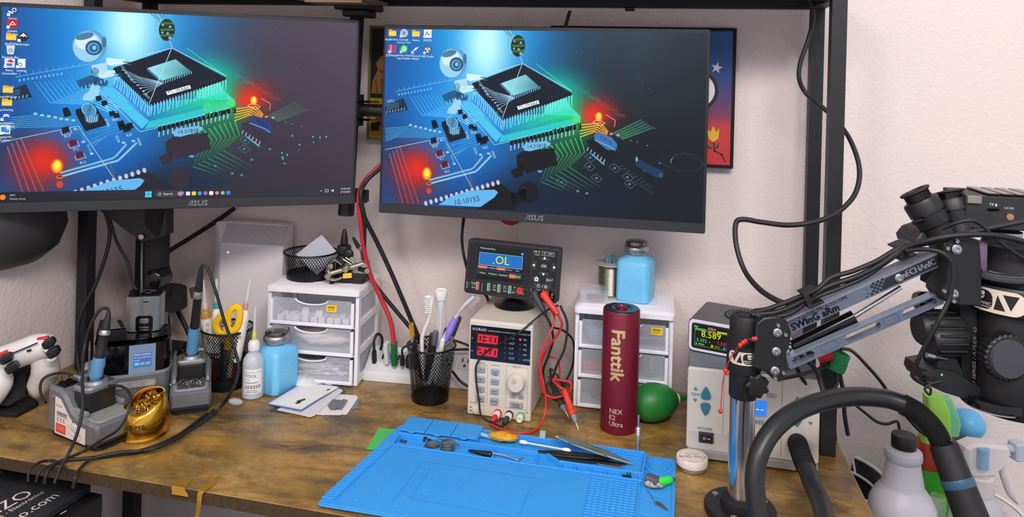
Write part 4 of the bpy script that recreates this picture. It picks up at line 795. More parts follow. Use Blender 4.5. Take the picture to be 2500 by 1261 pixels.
b = MB(); b.loft([([(x*1.012, y-0.0006) for x, y in sec(1.0)], 0.054), ([(x*1.012, y-0.0006) for x, y in sec(1.0)], 0.0585)], 'z'); b.build('trim_band', ALUL, t)
c = Canvas(); c.rect(-0.019, -0.0235, 0.019, 0.0225, (118, 136, 164)); c.layer(); c.rect(-0.0125, -0.0135, 0.013, 0.009, (74, 112, 182)); c.layer(); c.rect(-0.0125, 0.0045, 0.013, 0.009, (92, 120, 186)); c.layer(); c.text('Warm reminder', 0.0003, 0.0067, 0.0034, (240, 244, 250)); c.text('Pls check right handl', 0.0003, 0.0022, 0.0027, (236, 240, 250)); c.text('e model', -0.0082, -0.002, 0.0027, (236, 240, 250))
for i, cc in enumerate(((40, 190, 230), (120, 140, 170), (120, 140, 170))): c.rect(-0.0105+i*0.0078, -0.0105, -0.0042+i*0.0078, -0.005, cc)
c.layer(); [c.text('KH'+str(i+1), -0.0073+i*0.0078, -0.0078, 0.003, (232, 240, 246)) for i in range(3)]
c.build('screen', SCREENM, t, on_front(0.014, 0.0815, -0.0028))
b = MB(); b.prism(rrect(0.058, 0.0105, 0.004, 0, 0), -0.0046, -0.0015, 'y', 0.0006, Matrix.Translation((0.006, 0, 0.042))); b.build('button_bar', mat('button_bar_grey', (150, 146, 146), 0.5), t)
c = Canvas(); [c.text('CH'+str(i+1), -0.019+i*0.019, 0, 0.0062, (222, 222, 222)) for i in range(3)]; c.build('button_print', PRINT, t, on_front(0.006, 0.042, -0.0046))
b = MB(); b.cyl((-wd/2-0.001, 0.03, 0.05), (-wd/2-0.012, 0.03, 0.05), 0.026, 0.023, 28); b.build('side_dial', ALUL, t)
b = MB(); [b.cyl((-wd/2-0.012, 0.03+0.019*cos(a), 0.05+0.019*sin(a)), (-wd/2-0.0145, 0.03+0.019*cos(a), 0.05+0.019*sin(a)), 0.0028, n=10) for a in (2*pi*k/14 for k in range(14))]; b.build('dial_studs', BLACK, t)
# charger block on the station
p = t.matrix_world if False else None
R_ = Matrix.Rotation(rz, 3, 'Z'); q = t.location + R_ @ Vector((0.016, 0.052, h+0.0006))
c2 = thing('charger_block', 'silver metal charger block with black top standing on the soldering station', 'charger', q, ya(12))
b = MB(); oc = [(-0.026, -0.014), (-0.017, -0.021), (0.017, -0.021), (0.026, -0.014), (0.026, 0.014), (0.017, 0.021), (-0.017, 0.021), (-0.026, 0.014)]
b.prism(oc, 0.0, 0.057, 'z', 0.001); b.build('body', mat('brushed_block', (150, 154, 156), 0.3, 0.85), c2)
MB().prism(inset(oc, 0.0012), 0.0571, 0.0585, 'z', 0.0004).build('top_plate', GLOSS, c2)
MB().prism(rrect(0.0085, 0.0022, 0.001, 0.005, 0.049), -0.0216, -0.0205, 'y').build('port', BLACK, c2)
b = MB(); b.prism(rrect(0.026, 0.026, 0.005, 0.003, 0.0135), -0.0216, -0.0195, 'y'); b.build('lens_window', GLOSS, c2)
b = MB(); b.prism(rrect(0.014, 0.008, 0.003, 0.003, 0.018), -0.0226, -0.0214, 'y', 0.0004); b.prism(rrect(0.014, 0.002, 0.0008, 0.003, 0.008), -0.0222, -0.0214, 'y'); b.prism(rrect(0.014, 0.002, 0.0008, 0.003, 0.004), -0.0222, -0.0214, 'y'); b.build('lens', CHROME, c2)
c = Canvas(); [c.line([(-0.012+i*0.0028, 0.012), (-0.012+i*0.0028, 0.015)], 0.0008, (210, 214, 216)) for i in range(9)]; [c.line([(x, y), (x+0.006, y)], 0.002, (170, 174, 176)) for x, y in ((-0.010, 0.004), (0.006, 0.005), (0.001, -0.004))]; c.build('top_print', PRINT, c2, on_top(0, 0, 0.0585))
# gold tip cleaner
GOLD = mat('gold_plated_tin', (232, 182, 70), 0.2, 1.0, var=0.0); GOLDD = mat('gold_inside', (176, 120, 30), 0.3, 1.0)
p = Dk(350, 1056, 0.0005); t = thing('tip_cleaner', 'shiny gold tip cleaner cup full of brass wool beside the iron stand', 'tip cleaner', p, ya(-14))
n = 40; rad = 0.0335; vs = []; rows = [0, 0.3, 0.5, 0.65, 0.78, 0.88, 0.95, 1.0]
def cup(a, f, th=0.0):
    zr_ = 0.050+0.011*sin(a)+0.002*cos(2*a); z = 0.004+(zr_-0.004)*(1-(1-f)**1.5); r = (rad-th)-(rad-0.0238)*f**3
    return (r*cos(a)+0.005*f**3, r*sin(a), z)
b = MB()
for r_ in rows: vs += [cup(2*pi*k/n, r_) for k in range(n)]
for r_ in rows[::-1]: vs += [cup(2*pi*k/n, r_, 0.0015) for k in range(n)]
m_ = len(rows)*2; fs = [(i*n+k, i*n+(k+1) % n, (i+1)*n+(k+1) % n, (i+1)*n+k) for i in range(m_-1) for k in range(n)]; fs.append(tuple(range(n)))
b.add(vs, fs).build('shell', GOLD, t)
b = MB(); b.tube([cup(2*pi*k/n, 1.0) for k in range(n+1)], 0.0013, 6, 1, cap=False); b.build('rim', GOLD, t)
MB().lathe([(0.034, 0.0), (0.035, 0.002), (0.034, 0.005), (0.030, 0.005)], 40).build('foot_ring', GOLD, t)
b = MB(); random.seed(5)
for i in range(170):
    a, r_ = random.uniform(0, 2*pi), 0.0225*sqrt(random.random()); x, y = r_*cos(a)+0.004, r_*sin(a); z = 0.041+0.42*y+random.uniform(-.004, .004); s = 0.0045
    b.tube([(x, y, z), (x+random.uniform(-s, s), y+random.uniform(-s, s), z+random.uniform(.001, .005)), (x+random.uniform(-s, s)*1.5, y+random.uniform(-s, s)*1.5, z+random.uniform(-.002, .003))], 0.0005, 4, 3)
b.lathe([(0.0, 0.0), (0.0255, 0.0)], 24, Matrix.Translation((0.003, 0, 0.038)) @ Matrix.Rotation(0.38, 4, 'X')); tag(b.build('brass_wool', mat('brass_wool', (206, 160, 60), 0.25, 0.9), t), None, None, kind='stuff')
c = Canvas(); c.text('YAK D599B', 0, 0, 0.0088, (40, 26, 10), sx=1.15)
c.split(0.004).build('lettering', PRINT, t, lambda x, z, hh: ((rad+0.0006)*sin(x/rad), -(rad+0.0006)*cos(x/rad), 0.022+z))

# ------------------------------------------------ white router
p = Wl(600, 850, 0.045); t = thing('router', 'tall white router box leaning against the wall behind the pen cup', 'router', (p.x, -0.055, ZD), radians(3))
RW = mat('router_white', (232, 226, 230), 0.38, var=0.02)
f0 = rrect(0.126, 0.204, 0.006, 0.012, 0.106); f1 = rrect(0.150, 0.245, 0.006, 0.0, 0.1235)
b = MB(); b.loft([(f1, 0.045), (f1, 0.022), (f0, 0.0)], 'y'); b.build('body', RW, t)
b = MB()
for i in range(30): b.box(-0.050+i*0.0042, -0.0478+i*0.0042, 0.002, 0.041, 0.0001, 0.0008, 0, Matrix.Translation((0, 0.0, 0.208)) @ Matrix.Rotation(atan2(0.038, 0.022), 4, 'X'))
tag(b.build('grille', mat('router_grille', (176, 172, 178), 0.6), t), None, None, kind='stuff')
MB().prism(ngon(0.0013, 0.0013, 10, -0.036, 0.192), -0.0006, 0.0004, 'y').build('led', mat('led_white', (250, 250, 255), 0.3, emit=1.5), t)

# ------------------------------------------------ mesh pen cups
MESHB = mat('black_wire_mesh', (18, 18, 20), 0.4, 0.4)
def mesh_cup(label, loc_, rt_, rb_, h_, name='pen_cup', cat='pen cup', nseg=50):
    t = thing(name, label, cat, loc_)
    b = MB(); pts = [(rt_*cos(2*pi*k/32), rt_*sin(2*pi*k/32), h_) for k in range(33)]; b.tube(pts, 0.0018, 8, 1, cap=False); b.build('rim', MESHB, t)
    b = MB(); b.lathe([(0, 0.0004), (rb_, 0.0004), (rb_+0.0008, 0.008), (rb_-0.0008, 0.008), (rb_-0.0012, 0.0018), (0, 0.0018)], 36); b.build('bottom_pan', MESHB, t)
    b = MB(); m = 18; wr = 0.0008
    for s in (-1, 1):
        for k in range(nseg):
            vs = []; 
            for i in range(m+1):
                f = i/m; r_ = rb_+(rt_-rb_)*f; a = 2*pi*k/nseg + s*f*(h_/(2*pi*rb_))*2*pi*0.55
                for e in (-1, 1): vs.append((r_*cos(a)-e*wr*sin(a), r_*sin(a)+e*wr*cos(a), 0.006+(h_-0.006)*f))
            b.add(vs, [(2*i, 2*i+1, 2*i+3, 2*i+2) for i in range(m)])
    tag(b.build('wire_mesh', MESHB, t, normals=False), None, None, kind='stuff'); return t
cupL = Dk(552, 940); mesh_cup('black wire mesh pen cup holding yellow scissors and syringes', cupL, 0.0425, 0.031, 0.100)
def inst(c, dx, dy, z): return c + AX_R*dx + AX_F*dy + LV*z
def rod_thing(name, label, cat, p0, p1, parts):
    """a thing along an axis: parts = (name, material, profile [(r, s)])"""
    t = thing(name, label, cat, p0); d = Vector(p1)-Vector(p0); L = d.length; T = frame(d).to_4x4()
    for nm, m_, pr in parts: MB().lathe([(r, s*L) for r, s in pr], 18, T).build(nm, m_, t)
    return t
AMB = mat('amber_flux', (190, 140, 60), 0.3); LABEL = mat('white_label', (236, 230, 220), 0.6); NEED = mat('clear_needle_cap', (226, 226, 230), 0.15, alpha=0.5, var=0.0)
for (lb, uo, vo, ut, vt, Y, hub, wtxt) in (('amber flux syringe with clear needle cap at the left of the pen cup', 512, 870, 495, 682, 1.285, mat('clear_hub', (220, 214, 200), 0.3), 'A-223-LF-TF'), ('slim syringe with teal hub and clear cap behind the scissors', 528, 870, 529, 680, 1.30, mat('teal_hub', (70, 170, 150), 0.35), '100 TI'), ('white flux tube with pink hub and needle cap right of the scissors', 575, 880, 612, 678, 1.28, mat('pink_hub', (222, 150, 160), 0.35), '10cc')):
    A, B = W(uo, vo, Y), W(ut, vt, Y); r_ = 0.0088
    t = rod_thing('flux_syringe', lb, 'syringe', A, B, (('barrel', AMB if 'amber' in lb else LABEL, [(r_*0.9, 0), (r_, 0.01), (r_, 0.56), (r_*0.6, 0.61), (r_*0.4, 0.62)]), ('hub', hub, [(0.004, 0.62), (0.0045, 0.66), (0.0032, 0.72)]), ('needle_cap', NEED, [(0.0036, 0.70), (0.0034, 0.75), (0.0024, 0.98), (0.0018, 1.0)])))
    L = (B-A).length; T = frame(B-A).to_4x4(); b = MB(); b.lathe([(r_+0.0003, 0.05*L), (r_+0.0003, 0.50*L)], 18, T, closed=False); b.build('label', LABEL, t)
    c = Canvas(); c.text(wtxt, 0, 0, 0.0068, (60, 58, 52)); c.rect(-0.038, -0.004, -0.034, 0.004, (40, 90, 70))
    F_ = frame(B-A); to_cam = (CAM-(A+B)/2); xl = F_.inverted() @ to_cam; ph0 = atan2(xl.y, xl.x)
    c.split(0.003).build('label_print', PRINT, t, lambda x, z, hh, L=L, T=T, r_=r_, ph0=ph0: tuple(T @ Vector(((r_+0.0007)*cos(ph0+z/r_), (r_+0.0007)*sin(ph0+z/r_), 0.32*L+x))))
# scissors
YEL = mat('yellow_plastic', (240, 190, 20), 0.35); t = thing('scissors', 'scissors with yellow handles standing in the left pen cup', 'scissors', inst(cupL, 0.0, 0.01, 0.003)); o = t.location
for (pts) in (((560, 818), (536, 812), (527, 790), (540, 772), (556, 780), (553, 805), (560, 818)), ((562, 815), (556, 790), (562, 758), (578, 748), (586, 762), (580, 795), (566, 812))):
    b = MB(); b.tube([W(u, v, 1.27)-o for u, v in pts], 0.0042, 8, 5, flat=1.4); b.build('handle', YEL, t)
b = MB(); b.tube([W(560, 815, 1.27)-o, W(556, 850, 1.275)-o], 0.006, 8, 1); b.build('shank', YEL, t)
for du in (-6, 4): b = MB(); b.tube([W(556+du, 845, 1.276)-o, W(552+du*0.3, 925, 1.285)-o], [0.0055, 0.0012], 6, 1, flat=0.3); b.build('blade', SILVER, t)
A, B = W(505, 900, 1.31), W(470, 702, 1.31); rod_thing('wooden_brush', 'worn wooden stick brush at the far left in the pen cup', 'brush', A, B, (('handle', mat('pale_wood', (186, 150, 96), 0.7, var=0.3), [(0.003, 0), (0.0035, 0.8), (0.005, 0.88)]), ('bristles', mat('brush_dark', (60, 50, 38), 0.9), [(0.005, 0.88), (0.006, 1.0)])))
for (lb, u, v, ut, vt, col) in (('dark red screwdriver handle inside the left pen cup', 523, 925, 512, 815, (120, 30, 40)), ('black screwdriver handle low in the left pen cup', 545, 930, 548, 836, (28, 26, 28)), ('crimson marker low in the left pen cup behind the mesh', 572, 925, 590, 820, (150, 40, 60)), ('white tube low in the left pen cup behind the mesh', 560, 920, 568, 830, (206, 200, 200))):
    A, B = W(u, v, 1.29), W(ut, vt, 1.295); rod_thing('pen', lb, 'pen', A, B, (('barrel', mat('pen_%d_%d' % (u, v), col, 0.4), [(0.004, 0), (0.006, 0.1), (0.006, 0.75)]), ('cap', mat('pencap_%d' % u, tuple(int(x*0.7) for x in col), 0.4), [(0.0064, 0.75), (0.0064, 0.98), (0.005, 1.0)])))

# ------------------------------------------------ bottles
SKY = mat('sky_blue_hdpe', (112, 196, 240), 0.4, var=0.03)
def dispenser(label, loc_, rz, s=1.0):
    t = thing('solvent_dispenser', label, 'dispenser bottle', loc_, rz, 'sky blue solvent dispensers'); wd = 0.056*s; hb = 0.074*s
    b = MB(); b.loft([(rrect(wd-0.004, wd-0.004, 0.009), 0.0004), (rrect(wd, wd, 0.010), 0.003), (rrect(wd, wd, 0.010), hb-0.010*s), (rrect(wd-0.006, wd-0.006, 0.012), hb-0.004*s), (rrect(wd*0.66, wd*0.66, 0.018), hb), (rrect(wd*0.6, wd*0.6, 0.0165), hb+0.002)], 'z'); b.build('bottle', SKY, t)
    b = MB(); b.lathe([(0.0168*s, hb+0.001), (0.0175*s, hb+0.003), (0.0175*s, hb+0.005), (0.0195*s, hb+0.006), (0.0215*s, hb+0.010), (0.0215*s, hb+0.015), (0.0195*s, hb+0.018), (0.0185*s, hb+0.0185)], 32); b.build('collar', SILVER, t)
    b = MB(); b.lathe([(0.0187*s, hb+0.0186), (0.0192*s, hb+0.021), (0.0180*s, hb+0.0245), (0.012*s, hb+0.0262), (0, hb+0.0268)], 32); b.cyl((0.004, 0.016*s, hb+0.02), (0.004, 0.024*s, hb+0.021), 0.003, n=10); b.build('lid', mat('dark_chrome', (120, 118, 116), 0.18, 1.0), t)
    c = Canvas(); c.line([(-0.011, -0.012), (-0.011, 0.012), (-0.006, 0.016), (0.006, 0.016), (0.011, 0.012), (0.011, -0.012)], 0.0007, (150, 216, 248), close=True); c.line([(-0.006, -0.004), (-0.002, 0.010), (0.0, 0.004), (0.003, 0.010), (0.006, -0.004)], 0.0012, (150, 216, 248)); c.line([(-0.006, -0.009), (0.006, -0.009)], 0.0016, (150, 216, 248))
    c.build('embossed_mark', PRINT, t, on_right(0, hb*0.55, wd/2)); return t
p = Dk(672, 948); dispenser('sky blue solvent dispenser standing on the desk beside the needle bottle', p, ya(-28), 1.02)
p = Dk(617, 966); t = thing('needle_bottle', 'translucent squeeze bottle with long needle and white printed label', 'squeeze bottle', p, ya(10))
b = MB(); b.lathe([(0.0155, 0.0004), (0.0172, 0.002), (0.0172, 0.056), (0.0165, 0.062), (0.012, 0.070), (0.0085, 0.073), (0.0085, 0.078)], 28); b.build('bottle', mat('milky_plastic', (214, 220, 228), 0.3, var=0.03, alpha=0.72), t)
b = MB(); b.lathe([(0.0095, 0.078), (0.0095, 0.088), (0.0075, 0.092), (0.004, 0.094)], 24); b.build('cap', mat('milky_cap', (226, 228, 232), 0.35), t)
b = MB(); b.lathe([(0.0036, 0.093), (0.0042, 0.096), (0.003, 0.107), (0.0022, 0.108)], 16); b.build('needle_hub', mat('yellow_hub', (206, 206, 90), 0.4), t)
b = MB(); b.lathe([(0.0022, 0.107), (0.0024, 0.112), (0.0018, 0.146), (0.0012, 0.147)], 12); b.build('needle_cap', NEED, t)
rr = 0.0175
def wrap(x, z, hh): return ((rr+hh)*sin(x/rr), -(rr+hh)*cos(x/rr), z)
c = Canvas()
for i in range(12): c.rect(-0.013+i*0.0026, 0.010, -0.013+(i+1)*0.0026, 0.050, (240, 238, 240))
c.layer(); c.text('Replacement + Bottle', -0.012, 0.0455, 0.0034, (120, 116, 120), 0, 'LEFT'); c.text('TOOL', -0.012, 0.039, 0.0075, (40, 38, 42), 0, 'LEFT'); c.text('(Parts)', -0.012, 0.0335, 0.0034, (90, 86, 92), 0, 'LEFT'); c.line([(-0.012, 0.0285), (0.010, 0.0285)], 0.0016, (150, 146, 152))
for i in range(17): c.rect(-0.010+i*0.0015, 0.0185, -0.010+i*0.0015+(0.0005 if i % 3 else 0.001), 0.0245, (30, 28, 32))
c.line([(-0.008, 0.0158), (0.008, 0.0158)], 0.0014, (150, 146, 152)); c.line([(-0.010, 0.0128), (0.011, 0.0128)], 0.0014, (150, 146, 152))
c.split(0.004).build('label', PRINT, t, wrap)
# ================================================================== drawer units
DW = mat('drawer_white', (238, 236, 242), 0.32, var=0.02); DF = mat('drawer_clear', (226, 230, 240), 0.25, alpha=0.24, var=0.02)
def drawer_unit(label, loc_, rz, wd, dp, h):
    """origin: front bottom centre; front at y = 0"""
    t = thing('drawer_unit', label, 'drawer unit', loc_, rz, 'small white three drawer units')
    for s in (-1, 1):     # side frames: open ribs
        b = MB(); x0, x1 = (s*wd/2-0.006, s*wd/2) if s > 0 else (-wd/2, -wd/2+0.006)
        b.box(x0, x1, 0.002, 0.014, 0.0, h-0.012, 0.0008); b.box(x0, x1, dp-0.014, dp, 0.0, h-0.012, 0.0008)
        for i in range(4): z = 0.001+i*(h-0.022)/3; b.box(x0, x1, 0.0145, dp-0.0145, z, z+0.012, 0.0008)
        b.build('side_frame', DW, t)
        MB().box(x0+0.002, x1-0.003, 0.0146, dp-0.0146, 0.0135, h-0.023, 0.0).build('side_panel', FROST, t)
    for i in range(3): z = 0.0005+i*(h-0.022)/3; MB().box(-wd/2+0.0065, wd/2-0.0065, 0.003, dp-0.003, z, z+0.0015).build('shelf', DW, t)
    MB().box(-wd/2+0.0065, wd/2-0.0065, dp-0.0025, dp-0.001, 0.003, h-0.013).build('back_panel', DW, t)
    b = MB(); b.loft([(rrect(wd+0.004, dp+0.006, 0.006, 0, dp/2-0.002), h-0.0118), (rrect(wd+0.004, dp+0.006, 0.006, 0, dp/2-0.002), h-0.004), (rrect(wd-0.006, dp-0.004, 0.008, 0, dp/2-0.001), h)], 'z'); b.build('lid', DW, t)
    MB().prism(rrect(wd-0.05, dp-0.05, 0.01, 0, dp/2), h+0.0001, h+0.0008, 'z', 0).build('lid_panel', DW, t)
    dh = (h-0.022)/3
    for i in range(3):
        z = 0.0025+i*dh; d = bpy.data.objects.new('drawer', None); COL.objects.link(d); d.parent = t; d.location = (0, 0, z); d.empty_display_size = 0.01
        fw, fh = wd-0.014, dh-0.0012
        # frame of the front: bottom lip and a top rail with a shallow pull notch
        b = MB(); nn = 10; ptsx = [-fw/2+fw*k/nn for k in range(nn+1)]
        b.box(-fw/2, fw/2, -0.0055, -0.0005, 0.0, 0.006, 0.0012); b.box(-fw/2, -fw/2+0.005, -0.0045, -0.0005, 0.006, fh-0.004, 0.0006); b.box(fw/2-0.005, fw/2, -0.0045, -0.0005, 0.006, fh-0.004, 0.0006)
        b.build('front_frame', DW, d)
        P = [(-fw/2+0.0052, 0.0062), (fw/2-0.0052, 0.0062), (fw/2-0.0052, fh-0.001)] + [(0.028*cos(a), fh-0.001-0.008*sin(a)) for a in (pi*k/8 for k in range(9))] + [(-fw/2+0.0052, fh-0.001)]
        MB().prism(P, -0.0035, -0.0015, 'y').build('front_panel', DF, d)
        b = MB(); b.tube([(0.030*cos(a), -0.0045, fh-0.001-0.009*sin(a)) for a in (pi*k/8 for k in range(9))], 0.0013, 6, 1); b.build('pull_lip', DW, d)
        MB().box(-fw/2+0.002, fw/2-0.002, 0.0005, dp-0.008, 0.0002, 0.0014).build('drawer_floor', FROST, d)
    return t
def price_tag(label, unit, x, z):
    R = Matrix.Rotation(unit.rotation_euler[2], 3, 'Z'); t = thing('price_sticker', label, 'sticker', unit.location + R @ Vector((x, -0.0040, z)), unit.rotation_euler[2])
    MB().prism([(-0.0095, -0.006), (-0.008, -0.0055), (-0.006, -0.0063), (0, -0.0058), (0.006, -0.0063), (0.008, -0.0055), (0.0095, -0.006), (0.009, 0), (0.0095, 0.006), (0.0, 0.0056), (-0.0095, 0.006), (-0.009, 0)], -0.0004, 0.0, 'y').build('paper', mat('fluorescent_yellow', (244, 206, 30), 0.6), t)
    c = Canvas(); [c.rect(-0.0062+i*0.0021, 0.0008, -0.0046+i*0.0021, 0.0036, (120, 92, 24)) for i in range(6)]; c.text('$ 9.97', 0, -0.0022, 0.0044, (90, 66, 16)); c.build('price_print', PRINT, t, on_front(0, 0, -0.0004)); return t
# left unit
L0 = camp(-.336, 1.318, 0.0006); du = (0.166, 0.118, 0.168)
DL = drawer_unit('white three drawer unit with cotton swabs under the black mesh basket', (L0.x, L0.y, ZD+0.0006), ya(-8), *du)
def inl(x, y, z, unit=DL): return unit.location + Matrix.Rotation(unit.rotation_euler[2], 3, 'Z') @ Vector((x, y, z))
price_tag('yellow price sticker on the top drawer of the cotton drawer unit', DL, 0.036, 0.133)
dh = (du[2]-0.022)/3; random.seed(3)
FOAM = mat('white_foam', (240, 238, 240), 0.8)
k = 0
for row in range(2):
    for i in range(9):
        x = -0.062+i*0.0150+random.uniform(-.002, .002); y = 0.012+row*0.016+random.uniform(0, .004); s = 0.0105; z = 2*dh+0.0042
        b = MB(); b.box(-s/2, s/2, -s/2, s/2, 0, s, 0.0008); o = b.build('foam_cube', FOAM, None); o.location = inl(x, y, z); o.rotation_euler = (0, 0, random.uniform(-.4, .4)); tag(o, 'small white foam cube in the top drawer of the left drawer unit', 'foam cube', 'foam cubes in the top drawer')
for (x, y, r_) in ((-0.02, 0.035, 0.5), (0.008, 0.03, 0.3)):
    o = MB().box(-0.0055, 0.0055, -0.0055, 0.0055, 0, 0.011, 0.0008).build('foam_cube', FOAM, None); o.location = inl(x, y-0.018, 2*dh+0.0150); o.rotation_euler = (0, 0, r_); tag(o, 'small white foam cube in the top drawer of the left drawer unit', 'foam cube', 'foam cubes in the top drawer')
# cotton pad bag in the middle drawer
b = MB(); b.ball((0, 0, 0.0140), 0.050, 0.026, 0.013, 24, 12); o = b.build('cotton_bag', mat('cotton_bag', (240, 230, 222), 0.6, bump=0.6, bs=80), None); o.location = inl(0.005, 0.040, dh+0.0044); o.rotation_euler = (0, 0, DL.rotation_euler[2]); 
for v in o.data.vertices: v.co.x += 0.006*sin(v.co.z*220+v.co.y*90); v.co.z += 0.004*abs(sin(v.co.x*130+v.co.y*60))
tag(o, 'crumpled bag of cotton pads in the middle drawer of the left drawer unit', 'cotton bag')
# swabs in the bottom drawer
def swab(label, p, rz, tilt, grp):
    t = thing('cotton_swab', label, 'cotton swab', p, 0, grp, rot=(0, tilt, rz))
    b = MB(); b.cyl((-0.034, 0, 0), (0.034, 0, 0), 0.0012, n=8); b.build('stick', mat('swab_stick', (236, 222, 198), 0.6), t)
    for s in (-1, 1): b = MB(); b.tube([(s*0.026, 0, 0), (s*0.030, 0, 0), (s*0.036, 0, 0), (s*0.0385, 0, 0)], [0.0014, 0.0028, 0.0026, 0.0006], 10, 3); b.build('cotton_tip', FOAM, t)
    return t
for i in range(22):
    x = random.uniform(-0.022, 0.022); y = 0.02+0.05*random.random(); a = random.choice((0.15, -0.12, 0.3, -0.3, 0.5))+random.uniform(-.1, .1)
    swab('cotton swab in the bottom drawer of the left drawer unit', inl(x, y, 0.0078+0.0016*(i % 9)), DL.rotation_euler[2]+a*0.7, random.uniform(-.03, .03), 'cotton swabs in the bottom drawer')
# basket, sheet, dropper bottle, helping hands on the lid
pb_ = inl(-0.030, 0.058, du[2]+0.001); BK = mesh_cup('low black wire mesh basket on the left drawer unit', pb_, 0.047, 0.042, 0.045, 'mesh_basket', 'basket', 56)
t = thing('plastic_sheet', 'clear square plastic sheet standing on its corner in the mesh basket', 'plastic sheet', pb_ + Vector((0.012, 0.0, 0.0032)), ya(-8))
b = MB(); b.prism([(0, 0), (0.042, 0.035), (0.0, 0.072), (-0.044, 0.034)], -0.0004, 0.0004, 'y', 0, Matrix.Rotation(radians(-16), 4, 'X')); b.build('sheet', mat('pale_film', (206, 210, 226), 0.2, alpha=0.75, var=0.0), t)
p = inl(0.030, 0.066, du[2]+0.001); t = thing('dropper_bottle', 'black dropper bottle with pointed nozzle on the left drawer unit', 'bottle', p)
MB().lathe([(0.0135, 0.0), (0.0142, 0.002), (0.0142, 0.036), (0.011, 0.042), (0.008, 0.044)], 24).build('bottle', BLACK, t)
MB().lathe([(0.0125, 0.044), (0.0128, 0.046), (0.0128, 0.055), (0.0115, 0.058), (0.006, 0.059)], 20).build('cap', RUBBER, t)
MB().lathe([(0.0066, 0.0592), (0.0072, 0.062), (0.0058, 0.074), (0.004, 0.082), (0.0032, 0.085), (0.0012, 0.088)], 18).build('nozzle', BLACK, t)
# helping hands
HZ = 1.355
t = thing('helping_hand', 'silver jointed helping hands clamp tool with black base on the drawer unit', 'helping hands', inl(0.052, 0.052, du[2]+0.0012)); o = t.location
def h_(u, v, Y=1.345): return W(u, v, Y)-o
NI = mat('nickel', (190, 184, 168), 0.28, 0.95, var=0.1)
b = MB(); b.prism(rrect(0.056, 0.044, 0.006), 0, 0.007, 'z', 0.001, Matrix.Rotation(ya(-8), 4, 'Z')); b.build('base', BLACK, t)
b = MB(); b.tube([h_(813, 690), h_(810, 640)], [0.012, 0.008], 12, 1, flat=0.4); b.build('bracket', BLACK, t)
b = MB(); b.tube([h_(857, 690, 1.36), h_(852, 622, 1.36)], [0.008, 0.0095], 12, 1, flat=0.4); b.ball(h_(850, 620, 1.36), 0.0105, 0.005, 0.0105); b.build('bracket', BLACK, t)
b = MB(); b.tube([h_(803, 668, 1.33), h_(847, 655, 1.335), h_(896, 640, 1.34)], 0.0042, 12, 1); b.build('crossbar', NI, t)
for (u, v, Y) in ((803, 672, 1.33), (893, 644, 1.34), (846, 655, 1.333)):
    b = MB(); q = h_(u, v, Y); b.cyl(q-Vector((0.004, 0, 0.004)), q+Vector((0.003, 0, 0.006)), 0.0062, n=14); b.cyl(q-AX_F*0.008, q-AX_F*0.0035, 0.0045, n=12); b.build('joint', NI, t)
for P in (((893, 642, 1.34), (886, 632, 1.34), (882, 615, 1.34), (873, 600, 1.34)), ((803, 678, 1.33), (818, 682, 1.325), (836, 676, 1.322)), ((800, 662, 1.33), (812, 632, 1.35), (836, 645, 1.345))):
    b = MB(); b.tube([h_(*p) for p in P], [0.0042, 0.005, 0.0032, 0.003], 10, 5, flat=0.6); b.build('alligator_clip', NI, t)
b = MB(); b.tube([h_(876, 604, 1.338), h_(869, 592, 1.338), h_(862, 579, 1.338)], [0.0042, 0.0036, 0.0024], 10, 2); b.build('clip_sleeve', BLACKM, t)
for dv in (0, 5): b = MB(); b.tube([h_(838, 671+dv, 1.32), h_(859, 669+dv*1.1, 1.32)], 0.0026, 8, 1); b.build('clip_sleeve', YEL, t)
for P in (((838, 632, 1.35), (868, 652, 1.345)), ((844, 628, 1.352), (874, 648, 1.346))): b = MB(); b.tube([h_(*p) for p in P], 0.0016, 8, 1); b.build('link_rod', NI, t)
for (u, v, Y) in ((860, 632, 1.337), (897, 660, 1.335), (808, 649, 1.338)): b = MB(); q = h_(u, v, Y); b.cyl(q, q-AX_F*0.004, 0.0046, n=16); b.build('thumb_screw', NI, t)
b = MB(); b.tube([h_(876, 655, 1.342), h_(895, 662, 1.336)], 0.004, 10, 1); b.build('swivel', GLOSS, t)

# ------------------------------------------------ paper, cards, blades on the desk
CARDS = mat('card_white', (232, 228, 228), 0.5)
def sheet(name, label, cat, px, z, th, m_, deco=None):
    Q = [Dk(u, v, z) for u, v in px]; cx = sum(q.x for q in Q)/len(Q); cy = sum(q.y for q in Q)/len(Q)
    t = thing(name, label, cat, (cx, cy, ZD+z)); P = [(q.x-cx, q.y-cy) for q in Q]
    MB().prism(P, 0, th, 'z', 0).build('sheet', m_, t)
    if deco:
        c = Canvas(3e-5); deco(c, lambda u, v: ((Dk(u, v, z)).x-cx, (Dk(u, v, z)).y-cy)); c.build('print', PRINT, t, lambda x, y, h: (x, y, th+h+1e-4))
    return t
def grid(c, f):
    for i in range(27): a, b_ = f(684+i*4.3, 1000-i*2.3), f(752+i*4.2, 1018-i*2.6); c.line([a, b_], 0.0003, (150, 146, 146))
    for i in range(9): t_ = i/8; c.line([f(680+t_*78, 998+t_*18), f(796+t_*46, 940+t_*14)], 0.0003, (150, 146, 146))
sheet('cutting_board', 'small dark cutting board under the gridded cards on the desk', 'board', ((660, 1002), (668, 997), (838, 950), (842, 957), (700, 1010)), 0.0003, 0.0016, mat('slate', (60, 70, 78), 0.6))
sheet('grid_card', 'white card with fine square grid under the stapled slip', 'card', ((676, 1000), (690, 992), (800, 935), (838, 953), (768, 1014), (757, 1018)), 0.002, 0.0005, CARDS, grid)
